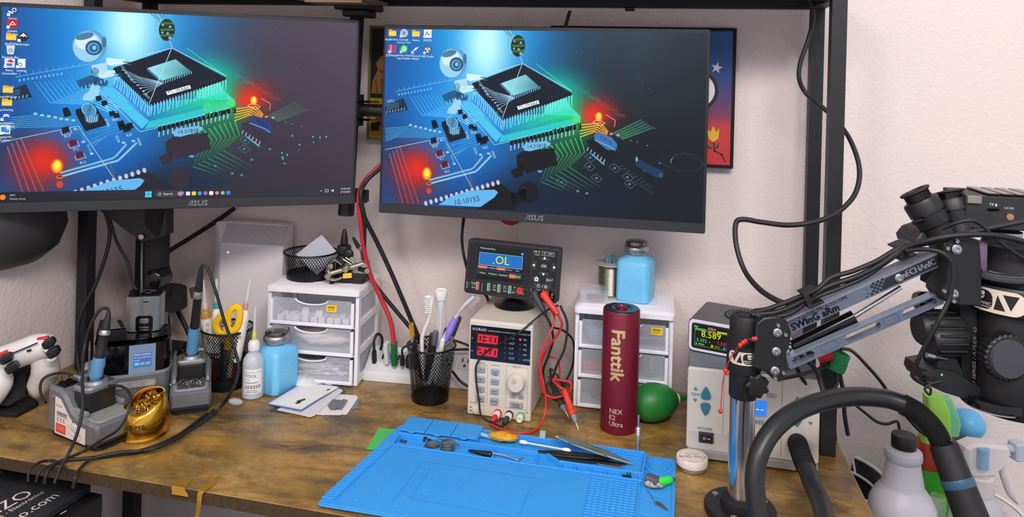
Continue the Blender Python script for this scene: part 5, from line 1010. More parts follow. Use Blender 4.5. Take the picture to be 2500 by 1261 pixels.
sheet('blue_backed_slip', 'white slip with blue border lying on top of the grid card', 'card', ((651, 986), (740, 931), (830, 943), (735, 1003)), 0.0042, 0.0006, mat('blue_card', (92, 130, 190), 0.5), lambda c, f: (c.poly([f(656, 985), f(742, 934), f(824, 944), f(735, 1000)], (234, 230, 232)), c.layer(), [c.line([f(662+i*9, 984-i*5), f(672+i*9, 978-i*5)], 0.0006, (180, 160, 160)) for i in range(8)]))
def slipmarks(c, f):
    c.poly([f(724, 978), f(745, 972), (f(746, 976)), f(727, 983)], (36, 60, 56)); c.poly([f(722, 982), f(735, 979), f(733, 984), f(721, 986)], (36, 60, 56)); c.poly([f(797, 951), f(806, 948), f(806, 951), f(798, 954)], (36, 60, 56))
    random.seed(2)
    for i in range(40): u, v = 735+random.random()*60, 975-random.random()*26; a = f(u, v); c.ell(*a, 0.0005, 0.0003, (120, 116, 116), n=6)
sheet('paper_slip', 'small white slip of paper with three green chips on the blue slip', 'paper', ((682, 983), (760, 938), (826, 946), (742, 992)), 0.0050, 0.0003, mat('paper_white', (238, 234, 230), 0.7), slipmarks)
sheet('white_card', 'white plastic card below the loose razor blades', 'card', ((780, 1004), (822, 962), (870, 966), (874, 971), (848, 1010), (842, 1012)), 0.0003, 0.0008, CARDS)
sheet('white_card', 'white card corner peeking out beneath the other cards', 'card', ((768, 1008), (800, 1002), (834, 1008), (832, 1013), (775, 1012)), 0.0012, 0.0005, CARDS)
BL = mat('razor_steel', (150, 152, 156), 0.3, 0.85)
for i, (P, lb) in enumerate(((((800, 990), (812, 974), (834, 976), (845, 980), (838, 986), (828, 988), (822, 1000), (806, 999)), 'razor blade lying leftmost on the white card'), (((820, 995), (838, 973), (849, 976), (834, 999)), 'razor blade overlapping another blade on the white card'), (((853, 974), (870, 972), (872, 978), (879, 977), (881, 999), (866, 996), (864, 1000), (855, 997)), 'notched steel blade lying on bare wood right of the cards'))):
    sheet('razor_blade', lb, 'blade', P, 0.0022+0.0008*i if i < 2 else 0.0006, 0.0004, BL)
sheet('wire_bit', 'thin bent wire offcut lying on the wood before the cards', 'wire', ((785, 1013), (787, 1012), (808, 1026), (820, 1024), (820, 1026), (807, 1029)), 0.0003, 0.0006, BL)
# wrapper and glass bead
t = thing('plastic_wrapper', 'crumpled white plastic wrapper lying between dispenser and drawers', 'wrapper', Dk(740, 938))
b = MB(); random.seed(9); n = 14; m = 7
vs = []; 
for j in range(m):
    for i in range(n): x = (i/(n-1)-0.5)*0.062; y = (j/(m-1)-0.5)*0.04; vs.append((x, y, 0.002+0.016*max(0, 1-(x/0.031)**2)*max(0, 1-(y/0.02)**2)*(0.6+0.5*random.random())))
b.add(vs, [(j*n+i, j*n+i+1, (j+1)*n+i+1, (j+1)*n+i) for j in range(m-1) for i in range(n-1)]); b.build('film', mat('white_film', (236, 234, 236), 0.3, alpha=0.85), t, 70, normals=False)
t = thing('glass_bead', 'clear faceted glass bead lying on the desk by the squeeze bottle', 'bead', Dk(575, 988)); b = MB(); b.ball((0, 0, 0.0055), 0.013, 0.006, 0.0055, 8, 5); b.build('bead', mat('clear_glass', (235, 240, 245), 0.05, alpha=0.35, var=0.0), t, 10)

# ------------------------------------------------ power strip
a, b_ = Dk(884, 928), Dk(1140, 950); rz = atan2(b_.y-a.y, b_.x-a.x)
PS = thing('power_strip', 'long white power strip lying against the wall behind the pen cup', 'power strip', a, rz); Lp = (b_-a).length+0.02
b = MB(); b.prism([(0, 0.0005), (0.055, 0.0005), (0.055, 0.042), (0.050, 0.045), (0.010, 0.020), (0.002, 0.017), (0.0, 0.012)], 0, Lp, 'x', 0.002); b.build('housing', mat('strip_white', (222, 222, 224), 0.4), PS)
T = Matrix.Translation((0, 0.010, 0.0202)) @ Matrix.Rotation(atan2(0.025, 0.040), 4, 'X')
b = MB(); b.prism(rrect(0.062, 0.024, 0.006, 0.052, 0.024), 0.0, 0.0012, 'z', 0.0004, T); b.build('usb_panel', mat('usb_panel_beige', (198, 196, 190), 0.45), PS)
for i in range(4): b = MB(); b.prism(rrect(0.0035, 0.0115, 0.001, 0.028+i*0.0145, 0.024), 0.0008, 0.0016, 'z', 0, T); b.build('usb_port', BLACK, PS)
for x in (0.112, 0.150, 0.178):
    b = MB(); b.prism(rrect(0.024, 0.028, 0.005, x, 0.024), 0.0, 0.0010, 'z', 0.0003, T); b.build('socket', mat('socket_face', (206, 206, 204), 0.45), PS)
    for (dx, dy, w_, h__) in ((-0.005, 0.005, 0.0022, 0.008), (0.005, 0.005, 0.0022, 0.009), (0, -0.006, 0.004, 0.005)): b = MB(); b.prism(rrect(w_, h__, 0.0008, x+dx, 0.024+dy), 0.0009, 0.0014, 'z', 0, T); b.build('slot', BLACKM, PS)
def plug(name, label, cat, u, v, Y, u2, v2, Y2, parts):
    A, B = W(u, v, Y), W(u2, v2, Y2); t = thing(name, label, cat, A); d = B-A; L = d.length; T = frame(d).to_4x4()
    for nm, m_, w_, dd, s0, s1 in parts: MB().prism(rrect(w_, dd, min(w_, dd)*0.3), s0*L, s1*L, 'z', 0.0006, T).build(nm, m_, t)
    return t
Yp = 1.355
plug('usb_plug', 'black usb plug with a looped cable at the left end of the strip', 'usb plug', 915, 893, Yp, 913, 850, Yp-0.005, (('shell', SILVER, 0.009, 0.004, 0, 0.2), ('body', BLACK, 0.009, 0.007, 0.2, 0.85), ('neck', RUBBER, 0.005, 0.005, 0.85, 1.0)))
GRN = mat('green_resin', (20, 110, 66), 0.2, alpha=0.9)
plug('usb_stick', 'white usb stick with blue light plugged into the power strip', 'usb stick', 947, 896, Yp-0.005, 943, 836, Yp-0.012, (('shell', SILVER, 0.010, 0.005, 0, 0.2), ('body', mat('stick_white', (214, 214, 208), 0.4), 0.014, 0.008, 0.2, 1.0), ('light_strip', mat('blue_led', (60, 110, 240), 0.3, emit=1.2), 0.0022, 0.0095, 0.22, 0.5)))
plug('usb_stick', 'green usb charger plug on the red cable in the strip', 'usb plug', 964, 896, Yp-0.012, 962, 835, Yp-0.02, (('shell', SILVER, 0.010, 0.005, 0, 0.12), ('body', GRN, 0.014, 0.010, 0.12, 1.0)))
plug('usb_plug', 'slim black usb plug right of the green charger plug', 'usb plug', 983, 897, Yp-0.016, 982, 865, Yp-0.02, (('shell', SILVER, 0.009, 0.004, 0, 0.2), ('body', BLACK, 0.009, 0.007, 0.2, 0.9), ('neck', RUBBER, 0.004, 0.004, 0.9, 1.0)))
plug('power_plug', 'blocky black plug just left of the pen cup on the strip', 'plug', 1000, 900, Yp-0.02, 1000, 868, Yp-0.025, (('prongs', SILVER, 0.008, 0.002, 0, 0.2), ('body', BLACK, 0.014, 0.012, 0.2, 1.0)))

# ------------------------------------------------ centre pen cup and contents
cupC = Dk(1050, 972); mesh_cup('black wire mesh pen cup holding toothbrushes in the middle of the desk', cupC, 0.0405, 0.0305, 0.090)
TBW = mat('toothbrush_white', (238, 226, 218), 0.35, var=0.02)
def brush(label, pts, rs, Y, head0, head1, bdir, bm, hm, m2=None, split=None):
    P = [W(u, v, Y) for u, v in pts]; t = thing('toothbrush', label, 'toothbrush', P[0]); o = P[0]
    b = MB(); b.tube([p-o for p in P], rs, 12, 6, flat=0.7); b.build('handle', hm, t)
    A, B = W(*head0, Y)-o, W(*head1, Y)-o; dv = (W(*bdir[0], Y)-W(*bdir[1], Y)); b = MB(); d2 = AX_F*0.0045
    for i in range(9):
        for j in (-1, 0, 1): p = A+(B-A)*(i/8)+d2*j; b.cyl(p, p+dv*(0.85+0.25*((i*7+j) % 3)/2), 0.0012, 0.0013, 5)
    tag(b.build('bristles', bm, t), None, None, kind='stuff')
    if m2:
        b = MB(); Q = [p-o for p in [W(u, v, Y-0.0015) for u, v in split]]; b.tube(Q, [rs[0]*1.05, rs[1]*1.15, rs[1]*0.9], 12, 5, flat=0.75); b.build('grip_insert', m2, t)
    return t
BRS = mat('bristle_white', (226, 222, 226), 0.7); BRG = mat('bristle_grey', (170, 162, 168), 0.8)
brush('white toothbrush with red tipped bristles in the middle pen cup', ((1032, 925), (1030, 838), (1033, 815), (1049, 772), (1053, 745), (1056, 722)), [0.004, 0.005, 0.0052, 0.0036, 0.0055, 0.0045], 1.262, (1050, 760), (1051, 724), ((1036, 740), (1048, 740)), BRS, TBW)
t = brush('purple and white toothbrush leaning right with worn bristles in the pen cup', ((1048, 935), (1080, 838), (1108, 782), (1132, 748), (1158, 723)), [0.0055, 0.0075, 0.0055, 0.003, 0.0055, 0.0045], 1.255, (1144, 741), (1164, 722), ((1154, 744), (1146, 736)), BRG, mat('toothbrush_grey', (206, 200, 204), 0.4), mat('violet_grip', (150, 126, 226), 0.35), ((1088, 830), (1098, 806), (1112, 776)))
t = rod_thing('brush_tube', 'clear capped tube with a white brush inside standing in the pen cup', 'tube', W(1072, 935, 1.275), W(1077, 707, 1.275), (('tube', CLEAR, [(0.0085, 0.0), (0.0098, 0.02), (0.0098, 0.93)]), ('cap', mat('cap_white', (244, 238, 232), 0.4), [(0.0094, 0.90), (0.0098, 0.93), (0.0108, 0.955), (0.0112, 0.995), (0.0095, 1.0), (0.008, 0.99)]), ('inner_brush', mat('inner_white', (232, 222, 220), 0.45), [(0.003, 0.05), (0.0036, 0.5), (0.0025, 0.72), (0.0058, 0.80), (0.0066, 0.88), (0.004, 0.90)])))
t = thing('flat_brush', 'short flat brush with amber bristles at the left rim of the pen cup', 'brush', W(1014, 900, 1.25)); o = t.location
T = frame(W(1003, 788, 1.25)-o).to_4x4(); Lb = (W(1003, 788, 1.25)-o).length
MB().prism(rrect(0.008, 0.003, 0.001), 0, Lb*0.60, 'z', 0, T).build('handle', BLACK, t); MB().prism(rrect(0.011, 0.0034, 0.001), Lb*0.60, Lb*0.70, 'z', 0, T).build('ferrule', SILVER, t)
b = MB(); random.seed(4)
for i in range(60): x, y = random.uniform(-.0062, .0062), random.uniform(-.0018, .0018); b.tube([T @ Vector((x, y, Lb*0.69)), T @ Vector((x*1.15, y, Lb*(0.97+0.03*random.random())))], 0.0004, 4, 1)
b.prism(rrect(0.0125, 0.003, 0.001), Lb*0.70, Lb*0.965, 'z', 0, T); tag(b.build('bristles', mat('amber_bristle', (196, 140, 40), 0.7, var=0.25, vs=300), t), None, None, kind='stuff')
for (lb, u0, v0, u1, v1, Y, r_, col, cc) in (('black pen with grey clip at the centre of the middle pen cup', 1046, 930, 1064, 806, 1.265, 0.0042, (30, 30, 34), (90, 96, 104)), ('dark pen standing beside the clear tube in the pen cup', 1038, 930, 1056, 812, 1.272, 0.004, (26, 26, 28), (40, 40, 44)), ('slim clear pen leaning right behind the purple toothbrush', 1060, 940, 1124, 772, 1.282, 0.003, (150, 150, 160), (70, 72, 80)), ('black tweezers leaning left at the brush in the pen cup', 1030, 930, 1008, 818, 1.258, 0.0032, (18, 18, 20), (18, 18, 20)), ('dark marker leaning right at the front of the pen cup', 1058, 935, 1092, 800, 1.263, 0.004, (40, 40, 46), (24, 24, 28)), ('pale green pen low in the middle pen cup', 1062, 935, 1082, 825, 1.25, 0.004, (190, 204, 190), (220, 224, 220))):
    rod_thing('pen', lb, 'pen', W(u0, v0, Y), W(u1, v1, Y), (('barrel', mat('penb_%d%d' % (u0, u1), col, 0.35), [(0.001, 0), (r_, 0.06), (r_, 0.72)]), ('cap', mat('penc_%d%d' % (u0, u1), cc, 0.3, 0.3), [(r_*1.1, 0.72), (r_*1.1, 0.97), (r_*0.7, 1.0)])))

# ------------------------------------------------ bench power supply
KB = mat('psu_beige', (214, 204, 190), 0.45, var=0.03)
a, b_ = Dk(1142, 1008), Dk(1296, 1029); rz = atan2(b_.y-a.y, b_.x-a.x); wk = (b_-a).length; m0 = (a+b_)/2; hk, dk = 0.152, 0.165
KS = thing('power_supply', 'beige bench power supply with red digits standing under the meter', 'power supply', m0, rz)
MB().box(-wk/2+0.002, wk/2-0.002, 0.004, dk, 0.004, hk-0.003, 0.002).build('case', KB, KS)
MB().prism(rrect(wk, hk-0.002, 0.003, 0, hk/2), -0.004, 0.006, 'y', 0.0015).build('front_panel', KB, KS)
MB().box(-wk/2+0.0005, wk/2-0.0005, -0.001, dk, hk-0.0035, hk, 0.001).build('top_cover', KB, KS)
for (x, y) in ((-wk/2+0.012, 0.015), (wk/2-0.012, 0.015), (-wk/2+0.012, dk-0.015), (wk/2-0.012, dk-0.015)): MB().lathe([(0.006, 0.0002), (0.007, 0.0045)], 14, c=(x, y, 0)).build('foot', RUBBER, KS)
MB().box(-wk/2+0.0030, wk/2-0.0030, -0.0052, -0.0035, hk-0.062, hk-0.008, 0.0003).build('display_window', mat('smoked_window', (12, 16, 24), 0.12), KS)
zc = hk-0.035; c = Canvas()
c.text('KORAD', -wk/2+0.006, zc+0.021, 0.0058, (214, 222, 232), 0, 'LEFT', sx=1.15); c.text('KA3005D DIGITAL CONTROL DC POWER SUPPLY 30V 5A', -wk/2+0.031, zc+0.0205, 0.0029, (190, 198, 208), 0, 'LEFT')
c.text('V', -wk/2+0.006, zc+0.006, 0.005, (150, 160, 170)); c.text('A', -wk/2+0.006, zc-0.014, 0.005, (150, 160, 170))
for i, (l1, l2) in enumerate((('OVP', 'M1'), ('OCP', 'M2'), ('C.C', 'M3'), ('C.V', 'M4'), ('OUT', 'LOCK'))):
    z = zc+0.012-i*0.0078; c.text(l1, 0.0145, z, 0.0046, (176, 186, 196), 0, 'LEFT'); c.text(l2, 0.0375, z, 0.0046, (176, 186, 196), 0, 'LEFT')
c.build('display_print', PRINT, KS, on_front(0, 0, -0.0052))
for i in range(5):
    z = zc+0.012-i*0.0078
    for x, on in ((0.0085, False), (0.0325, i == 0)): MB().prism(ngon(0.0018, 0.0018, 12, x, z), -0.0058, -0.005, 'y').build('led', mat('red_led_on', (255, 40, 30), 0.3, emit=2.0) if on else mat('red_led_off', (86, 34, 34), 0.4), KS)
SEGS = {'0': 'abcdef', '1': 'bc', '2': 'abged', '3': 'abgcd', '4': 'fgbc', '5': 'afgcd', '6': 'afgedc', '7': 'abc', '8': 'abcdefg', '9': 'abcdfg'}
def seg(c, x, y, w_, h, ch, col, th=0.0011, sh=0.12):
    S = {'a': ((0, h), (w_, h)), 'b': ((w_, h), (w_, h/2)), 'c': ((w_, h/2), (w_, 0)), 'd': ((0, 0), (w_, 0)), 'e': ((0, 0), (0, h/2)), 'f': ((0, h/2), (0, h)), 'g': ((0, h/2), (w_, h/2))}
    for s_ in SEGS[ch]: (x0, y0), (x1, y1) = S[s_]; c.line([(x+x0+sh*y0, y+y0), (x+x1+sh*y1, y+y1)], th, col)
c = Canvas()
for (z, tx, dot) in ((zc+0.0015, '0300', 1), (zc-0.0185, '2000', 0)):
    c.rect(-0.0385, z-0.0025, -0.0035, z+0.0135, (120, 12, 22)); c.layer()
    for i, ch in enumerate(tx): seg(c, -0.0360+i*0.0083, z, 0.0055, 0.0110, ch, (255, 62, 74), 0.0017, 0.10); 
    c.ell(-0.0360+dot*0.0083+0.0066, z, 0.0009, 0.0009, (255, 62, 74)); c.z -= 1
c.build('digits', SCREENM, KS, on_front(0, 0, -0.0052))
GB = mat('grey_key', (150, 158, 170), 0.45)
zk = 0.075
for i in range(4):
    MB().prism(rrect(0.0125, 0.0085, 0.0015, -0.030, zk-i*0.0155), -0.0075, -0.0035, 'y', 0.0008).build('key', GB, KS); MB().prism(rrect(0.0125, 0.0105 if i == 3 else 0.0085, 0.0015, -0.007, zk-0.001-i*0.0155), -0.0075, -0.0035, 'y', 0.0008).build('key', GB, KS)
MB().prism(rrect(0.0205, 0.0085, 0.0012, 0.029, 0.026), -0.0072, -0.0035, 'y', 0.0008).build('key', GB, KS)
for x in (0.0235, 0.0355): MB().prism(rrect(0.0088, 0.0068, 0.001, x, 0.0405), -0.0072, -0.0035, 'y', 0.0008).build('key', GB, KS)
b = MB(); b.axis_lathe([(0.0145, 0), (0.0145, 0.004), (0.0135, 0.012), (0.012, 0.0145), (0, 0.0148)], (0.029, -0.004, 0.063), (0, -1, 0), 32); b.build('adjust_knob', KB, KS)
b = MB(); b.axis_lathe([(0.0042, 0), (0.0040, 0.0006), (0, 0.0008)], (0.027, -0.0188, 0.068), (0, -1, 0), 16); b.build('knob_dimple', mat('dimple', (190, 180, 168), 0.5), KS)
b = MB(); b.axis_lathe([(0.0065, 0), (0.0063, 0.005), (0.004, 0.0062), (0, 0.0064)], (-wk/2+0.0165, -0.004, 0.0105), (0, -1, 0), 24); b.build('power_button', KB, KS)
c = Canvas(); TX = (86, 82, 80)
for i in range(4): c.text('M%d' % (i+1), -0.030, zk-i*0.0155, 0.0042, (40, 40, 46))
for i, tx in enumerate(('Lock', 'OCP', 'OVP', 'Off/On')): c.text(tx, -0.007, zk-0.001-i*0.0155, 0.0040, (40, 40, 46))
c.text('<', 0.0235, 0.0405, 0.005, (40, 40, 46)); c.text('>', 0.0355, 0.0405, 0.005, (40, 40, 46)); c.text('Voltage/', 0.029, 0.0276, 0.0036, (40, 40, 46)); c.text('Current', 0.029, 0.0242, 0.0036, (40, 40, 46)); c.build('key_print', PRINT, KS, on_front(0, 0, -0.0076))
c = Canvas(); c.text('MEMORY', -0.030, zk+0.0095, 0.0032, TX); c.text('RECALL / SAVE', -0.028, zk+0.0068, 0.0024, TX); c.text('UNLOCK', -0.007, zk+0.0085, 0.0032, TX); c.text('BEEP', -0.006, zk-0.0075, 0.003, TX); c.text('ADJUST', 0.028, zk+0.010, 0.0042, TX)
c.line([(-0.038, zk+0.0068), (-0.038, zk-0.052), (-0.0195, zk-0.052), (-0.0195, zk+0.0068)], 0.0004, (150, 144, 136)); c.line([(0.0195, zk+0.010), (0.011, zk+0.010), (0.011, 0.0195), (0.046, 0.0195), (0.046, zk+0.010), (0.037, zk+0.010)], 0.0004, (150, 144, 136)); c.line([(-wk/2+0.006, 0.0185), (wk/2-0.006, 0.0185)], 0.0003, (170, 164, 156)); c.text('POWER', -wk/2+0.0105, 0.0205, 0.0034, TX); c.text('■', -wk/2+0.006, 0.0125, 0.003, TX); c.poly([(-wk/2+0.004, 0.006), (-wk/2+0.008, 0.006), (-wk/2+0.006, 0.009)], TX); c.text('+', 0.008, 0.014, 0.004, TX); c.text('-', 0.026, 0.014, 0.004, TX); c.text('GND', 0.045, 0.015, 0.0034, TX); c.build('panel_print', PRINT, KS, on_front(0, 0, -0.004))
for x, col, pl in ((-0.001, 'red_ring', 1), (0.018, 'black_ring', 1), (0.0365, 'green_ring', 0)):
    rm = {'red_ring': RED, 'black_ring': BLACK, 'green_ring': mat('green_ring', (60, 170, 110), 0.4)}[col]
    b = MB(); b.axis_lathe([(0.0066, 0), (0.0066, 0.003), (0.0058, 0.004)], (x, -0.004, 0.009), (0, -1, -0.05), 20); b.build('terminal_ring', rm, KS)
    b = MB(); b.axis_lathe([(0.0055, 0.003), (0.0060, 0.008), (0.0056, 0.012), (0.0036, 0.013), (0.0025, 0.011)], (x, -0.004, 0.009), (0, -1, -0.05), 20); b.build('terminal_cap', mat('terminal_ivory', (226, 220, 206), 0.4), KS)

# ------------------------------------------------ meter on a suction stand
MM = mat('meter_grey', (44, 46, 52), 0.5); z0 = hk+0.0008
bp = Dk(1256, 744, hk+0.001)
t = thing('bench_meter', 'black bench multimeter with colour screen on a suction stand', 'multimeter', bp, ya(-14)); o = t.location
b = MB(); b.lathe([(0.0, 0.0), (0.034, 0.0), (0.0345, 0.0012), (0.025, 0.004), (0.020, 0.010), (0.0085, 0.016), (0, 0.0165)], 36); b.build('suction_base', mat('meter_base', (22, 22, 25), 0.3), t)
b = MB(); b.cyl((0, 0, 0.015), (0, -0.004, 0.034), 0.0028, n=12); b.lathe([(0.005, 0.016), (0.005, 0.020), (0.0035, 0.021)], 6); b.build('stand_screw', SILVER, t)
fw, fh = 0.160, 0.0905
T = Matrix.Translation((-0.001, -0.035, 0.021)) @ Matrix.Rotation(radians(1.5), 4, 'Y') @ Matrix.Rotation(radians(-8), 4, 'X')
b = MB(); b.prism(rrect(fw, fh, 0.006, 0, fh/2), 0.0, 0.026, 'y', 0.003, T); b.build('housing', MM, t)
b = MB(); b.prism(rrect(fw-0.008, fh-0.009, 0.003, 0, fh/2-0.0005), -0.0008, 0.0005, 'y', 0, T); b.build('front_glass', GLOSS, t)
def fm(x, z, h): return tuple(T @ Vector((x, -0.0010-h, fh/2+z)))
c = Canvas(4e-5); TW = (222, 226, 228)
c.line([(0.034, 0.040), (0.034, -0.0225), (0.077, -0.0225)], 0.0005, (70, 72, 78)); c.line([(-0.076, -0.0225), (0.034, -0.0225)], 0.0004, (60, 62, 68)); c.line([(-0.048, -0.026), (-0.048, -0.040)], 0.0005, (200, 200, 204)); c.line([(0.036, -0.025), (0.036, -0.0395)], 0.0005, (200, 200, 204))
c.text('M.Y', 0.0415, 0.0345, 0.0066, (222, 206, 170)); c.line([(0.0375, 0.0302), (0.0455, 0.0302)], 0.0014, (150, 146, 136)); c.line([(0.0495, 0.0305), (0.0705, 0.0305), (0.0705, 0.0365), (0.0495, 0.0365)], 0.0004, TW, close=True); c.text('YS - 4470', 0.060, 0.0335, 0.0040, TW)
kx, ky = 0.0545, 0.013
for a0 in (0, 90, 180, 270):
    a = radians(a0); P = []
    for k in range(7): aa = a+radians(-30+10*k); P.append((kx+0.020*cos(aa), ky+0.0155*sin(aa)))
    for k in range(7): aa = a+radians(30-10*k); P.append((kx+0.0135*cos(aa), ky+0.0100*sin(aa)))
    c.poly(P, (36, 38, 42))
c.ell(kx, ky, 0.0058, 0.0046, (30, 32, 36)); c.layer(); c.text('OK', kx, ky, 0.0064, TW)
for a0 in (0, 90, 180, 270):
    a = radians(a0); X, Y_ = kx+0.0172*cos(a), ky+0.0128*sin(a); c.poly([(X+0.0030*cos(a+q), Y_+0.0030*sin(a+q)) for q in (0, 2.2, -2.2)], TW)
c.poly(rrect(0.0125, 0.009, 0.002, 0.0435, -0.0085), (32, 34, 38)); c.poly(rrect(0.0125, 0.009, 0.002, 0.0655, -0.0085), (32, 34, 38)); c.poly(rrect(0.030, 0.0100, 0.002, 0.0545, -0.0195), (34, 36, 40)); c.layer()
c.poly([(0.0395, -0.0085), (0.0435, -0.0045), (0.0475, -0.0085), (0.0465, -0.0085), (0.0465, -0.0125), (0.0405, -0.0125), (0.0405, -0.0085)], TW); c.text('II/↩', 0.0655, -0.0085, 0.006, TW); c.ring(0.0478, -0.0195, 0.0026, 0.0026, 0.0006, TW, 16); c.line([(0.0478, -0.0185), (0.0478, -0.0163)], 0.0007, TW); c.text('/', 0.0545, -0.0195, 0.007, TW); c.ring(0.0600, -0.0195, 0.0026, 0.0026, 0.0006, TW, 16); c.line([(0.0600, -0.0182), (0.0600, -0.0208)], 0.0007, TW)
c.ell(0.0435, -0.0095, 0.0014, 0.0014, (20, 20, 22))
c.text('Charge', -0.0635, -0.0272, 0.0032, TW); c.text('←→', -0.0635, -0.0305, 0.0034, TW); c.text('Out', -0.0635, -0.0345, 0.0036, TW); c.text('Detection', -0.0745, -0.0315, 0.0028, TW, pi/2); c.rect(-0.0713, -0.0345, -0.0700, -0.0275, (60, 62, 66))
for x in (-0.0265, -0.0085): c.text('DC', x, -0.0275, 0.0036, TW); c.text('←→', x, -0.0307, 0.0032, TW); c.text('Out', x, -0.0345, 0.0036, TW)
c.text('+', 0.0080, -0.0270, 0.006, TW); c.text('▸', 0.0075, -0.0312, 0.004, TW); c.text('Out', 0.0065, -0.0350, 0.0034, TW); c.text('-', 0.0235, -0.0262, 0.006, TW); c.text('DC', 0.0215, -0.0350, 0.0036, TW); c.text('COM', 0.0475, -0.0262, 0.0036, TW); c.text('V', 0.0565, -0.0262, 0.0038, (190, 200, 120)); c.text('Ω', 0.0715, -0.0310, 0.0040, TW); c.text('Hz', 0.0715, -0.0350, 0.0032, TW); c.text('J', 0.0480, -0.0300, 0.003, TW)
for x in (-0.073, -0.066, -0.059): c.ell(x, 0.0385, 0.0016, 0.0014, (4, 4, 5), n=10)
c.build('front_print', PRINT, t, fm)
for (x, col) in ((-0.056, (226, 76, 40)), (-0.0365, (40, 160, 90)), (-0.0185, (40, 160, 90)), (0.0, (40, 160, 90))):
    b = MB(); b.prism(rrect(0.0056, 0.0130, 0.0008, x, fh/2-0.0310), -0.0018, 0, 'y', 0, T); b.build('usb_port', SILVER, t); b = MB(); b.prism(rrect(0.0028, 0.0112, 0.0005, x+0.0006, fh/2-0.0310), -0.0021, -0.0012, 'y', 0, T); b.build('usb_tongue', mat('usb_%d' % col[0], col, 0.4), t)
for (x, m_) in ((0.0170, RED), (0.0305, BLACK), (0.0450, BLACK), (0.0610, RED)):
    b = MB(); b.lathe([(0.0058, 0), (0.0056, 0.0022), (0.0030, 0.0024), (0.0026, 0.0005)], 20, T @ Matrix.Translation((x, -0.0006, fh/2-0.0310)) @ Matrix.Rotation(pi/2, 4, 'X')); b.build('jack', m_, t)
c = Canvas(3e-5); c.rect(-0.060, -0.019, 0.0195, 0.0355, (10, 14, 18)); c.layer(); c.rect(-0.060, 0.026, 0.0195, 0.0355, (14, 26, 28)); c.layer(); c.text('MultimeterFunc', -0.057, 0.0315, 0.0042, (206, 230, 226), 0, 'LEFT'); c.ell(0.0165, 0.0285, 0.0024, 0.0026, (30, 110, 226)); c.layer(); c.ell(0.0165, 0.0285, 0.0010, 0.0010, (230, 240, 255))
c.rect(-0.0575, 0.0035, 0.0180, 0.0245, (190, 214, 236)); c.layer(); c.rect(-0.0570, 0.0040, 0.0175, 0.0240, (22, 112, 196)); c.layer()
c.text('.OL', -0.019, 0.0138, 0.0190, (236, 236, 20))
for i, (x0, x1, cc, tx) in enumerate(((-0.0585, -0.0415, (238, 96, 20), 'Automode'), (-0.0415, -0.0265, (16, 24, 22), 'LowRange'), (-0.0265, -0.0095, (238, 96, 20), 'HighVolt'), (-0.0095, 0.0035, (16, 24, 22), 'Record'), (0.0035, 0.0175, (16, 24, 22), 'Clear'))): c.rect(x0, -0.0015, x1, 0.0025, cc); c.layer(); c.text(tx, (x0+x1)/2, 0.0005, 0.0030, (226, 230, 220)); c.z -= 1
c.line([(-0.060, -0.0035), (0.0195, -0.0035)], 0.0007, (30, 90, 190)); c.line([(-0.0595, -0.0035), (-0.0595, -0.014)], 0.0006, (30, 90, 190))
for i, (x0, x1, cc, tx) in enumerate(((-0.0585, -0.0405, (30, 42, 34), 'Voltage'), (-0.0400, -0.0225, (30, 42, 34), 'Resistance'), (-0.0220, -0.0040, (30, 42, 34), 'Capacitance'), (-0.0030, 0.0070, (238, 96, 20), 'Diode'), (0.0072, 0.0172, (70, 100, 60), 'Buzzer'))): c.rect(x0, -0.0125, x1, -0.0055, cc); c.layer(); c.text(tx, (x0+x1)/2, -0.009, 0.0034, (226, 230, 220)); c.z -= 1
c.build('screen', SCREENM, t, fm)
METER_T = Matrix.Translation(o) @ Matrix.Rotation(ya(-14), 4, 'Z') @ T
def mpt(x, z, y=-0.003): return METER_T @ Vector((x, y, fh/2+z))
def kpt(x, z, y=-0.004): return KS.location + Matrix.Rotation(rz_k, 3, 'Z') @ Vector((x, y, z))
rz_k = KS.rotation_euler[2]
# ================================================================== right drawer unit and things on it
a, b_ = Dk(1399, 992), Dk(1638, 1018); rzr = atan2(b_.y-a.y, b_.x-a.x); m0 = (a+b_)/2+Vector((0, 0, 0.0006)); du2 = ((b_-a).length, 0.118, 0.168)
DR = drawer_unit('white three drawer unit behind the red cylinder holding solder spools', m0, rzr, *du2)
def inr(x, y, z): return inl(x, y, z, DR)
price_tag('yellow price sticker on the top drawer behind the red cylinder', DR, 0.053, 0.137)
p = inr(0.045, 0.045, dh+0.0046); t = thing('solder_spool', 'green flanged solder spool in the middle drawer of the right drawer unit', 'solder spool', p)
GF = mat('green_flange', (60, 150, 110), 0.4); MB().lathe([(0.0, 0), (0.0245, 0), (0.0245, 0.0022), (0.016, 0.0024)], 28).build('flange', GF, t); MB().lathe([(0.0, 0.0331), (0.0245, 0.0331), (0.0245, 0.0353), (0.0, 0.0355)], 28).build('flange', GF, t); MB().lathe([(0.0185, 0.0026), (0.019, 0.005), (0.019, 0.031), (0.0185, 0.0329)], 28).build('solder_wire', mat('solder', (186, 182, 172), 0.3, 0.9), t)
t = thing('solder_wick', 'red plastic wick holder in the middle drawer of the right unit', 'wick holder', inr(-0.04, 0.035, dh+0.0046), rzr+0.25)
b = MB(); b.prism(rrect(0.062, 0.016, 0.004), 0, 0.014, 'z', 0.002); b.build('body', RED, t); b = MB(); b.prism(rrect(0.012, 0.012, 0.003, 0.036, 0), 0.002, 0.010, 'z', 0.001); b.build('spout', mat('pink_spout', (220, 120, 120), 0.4), t)
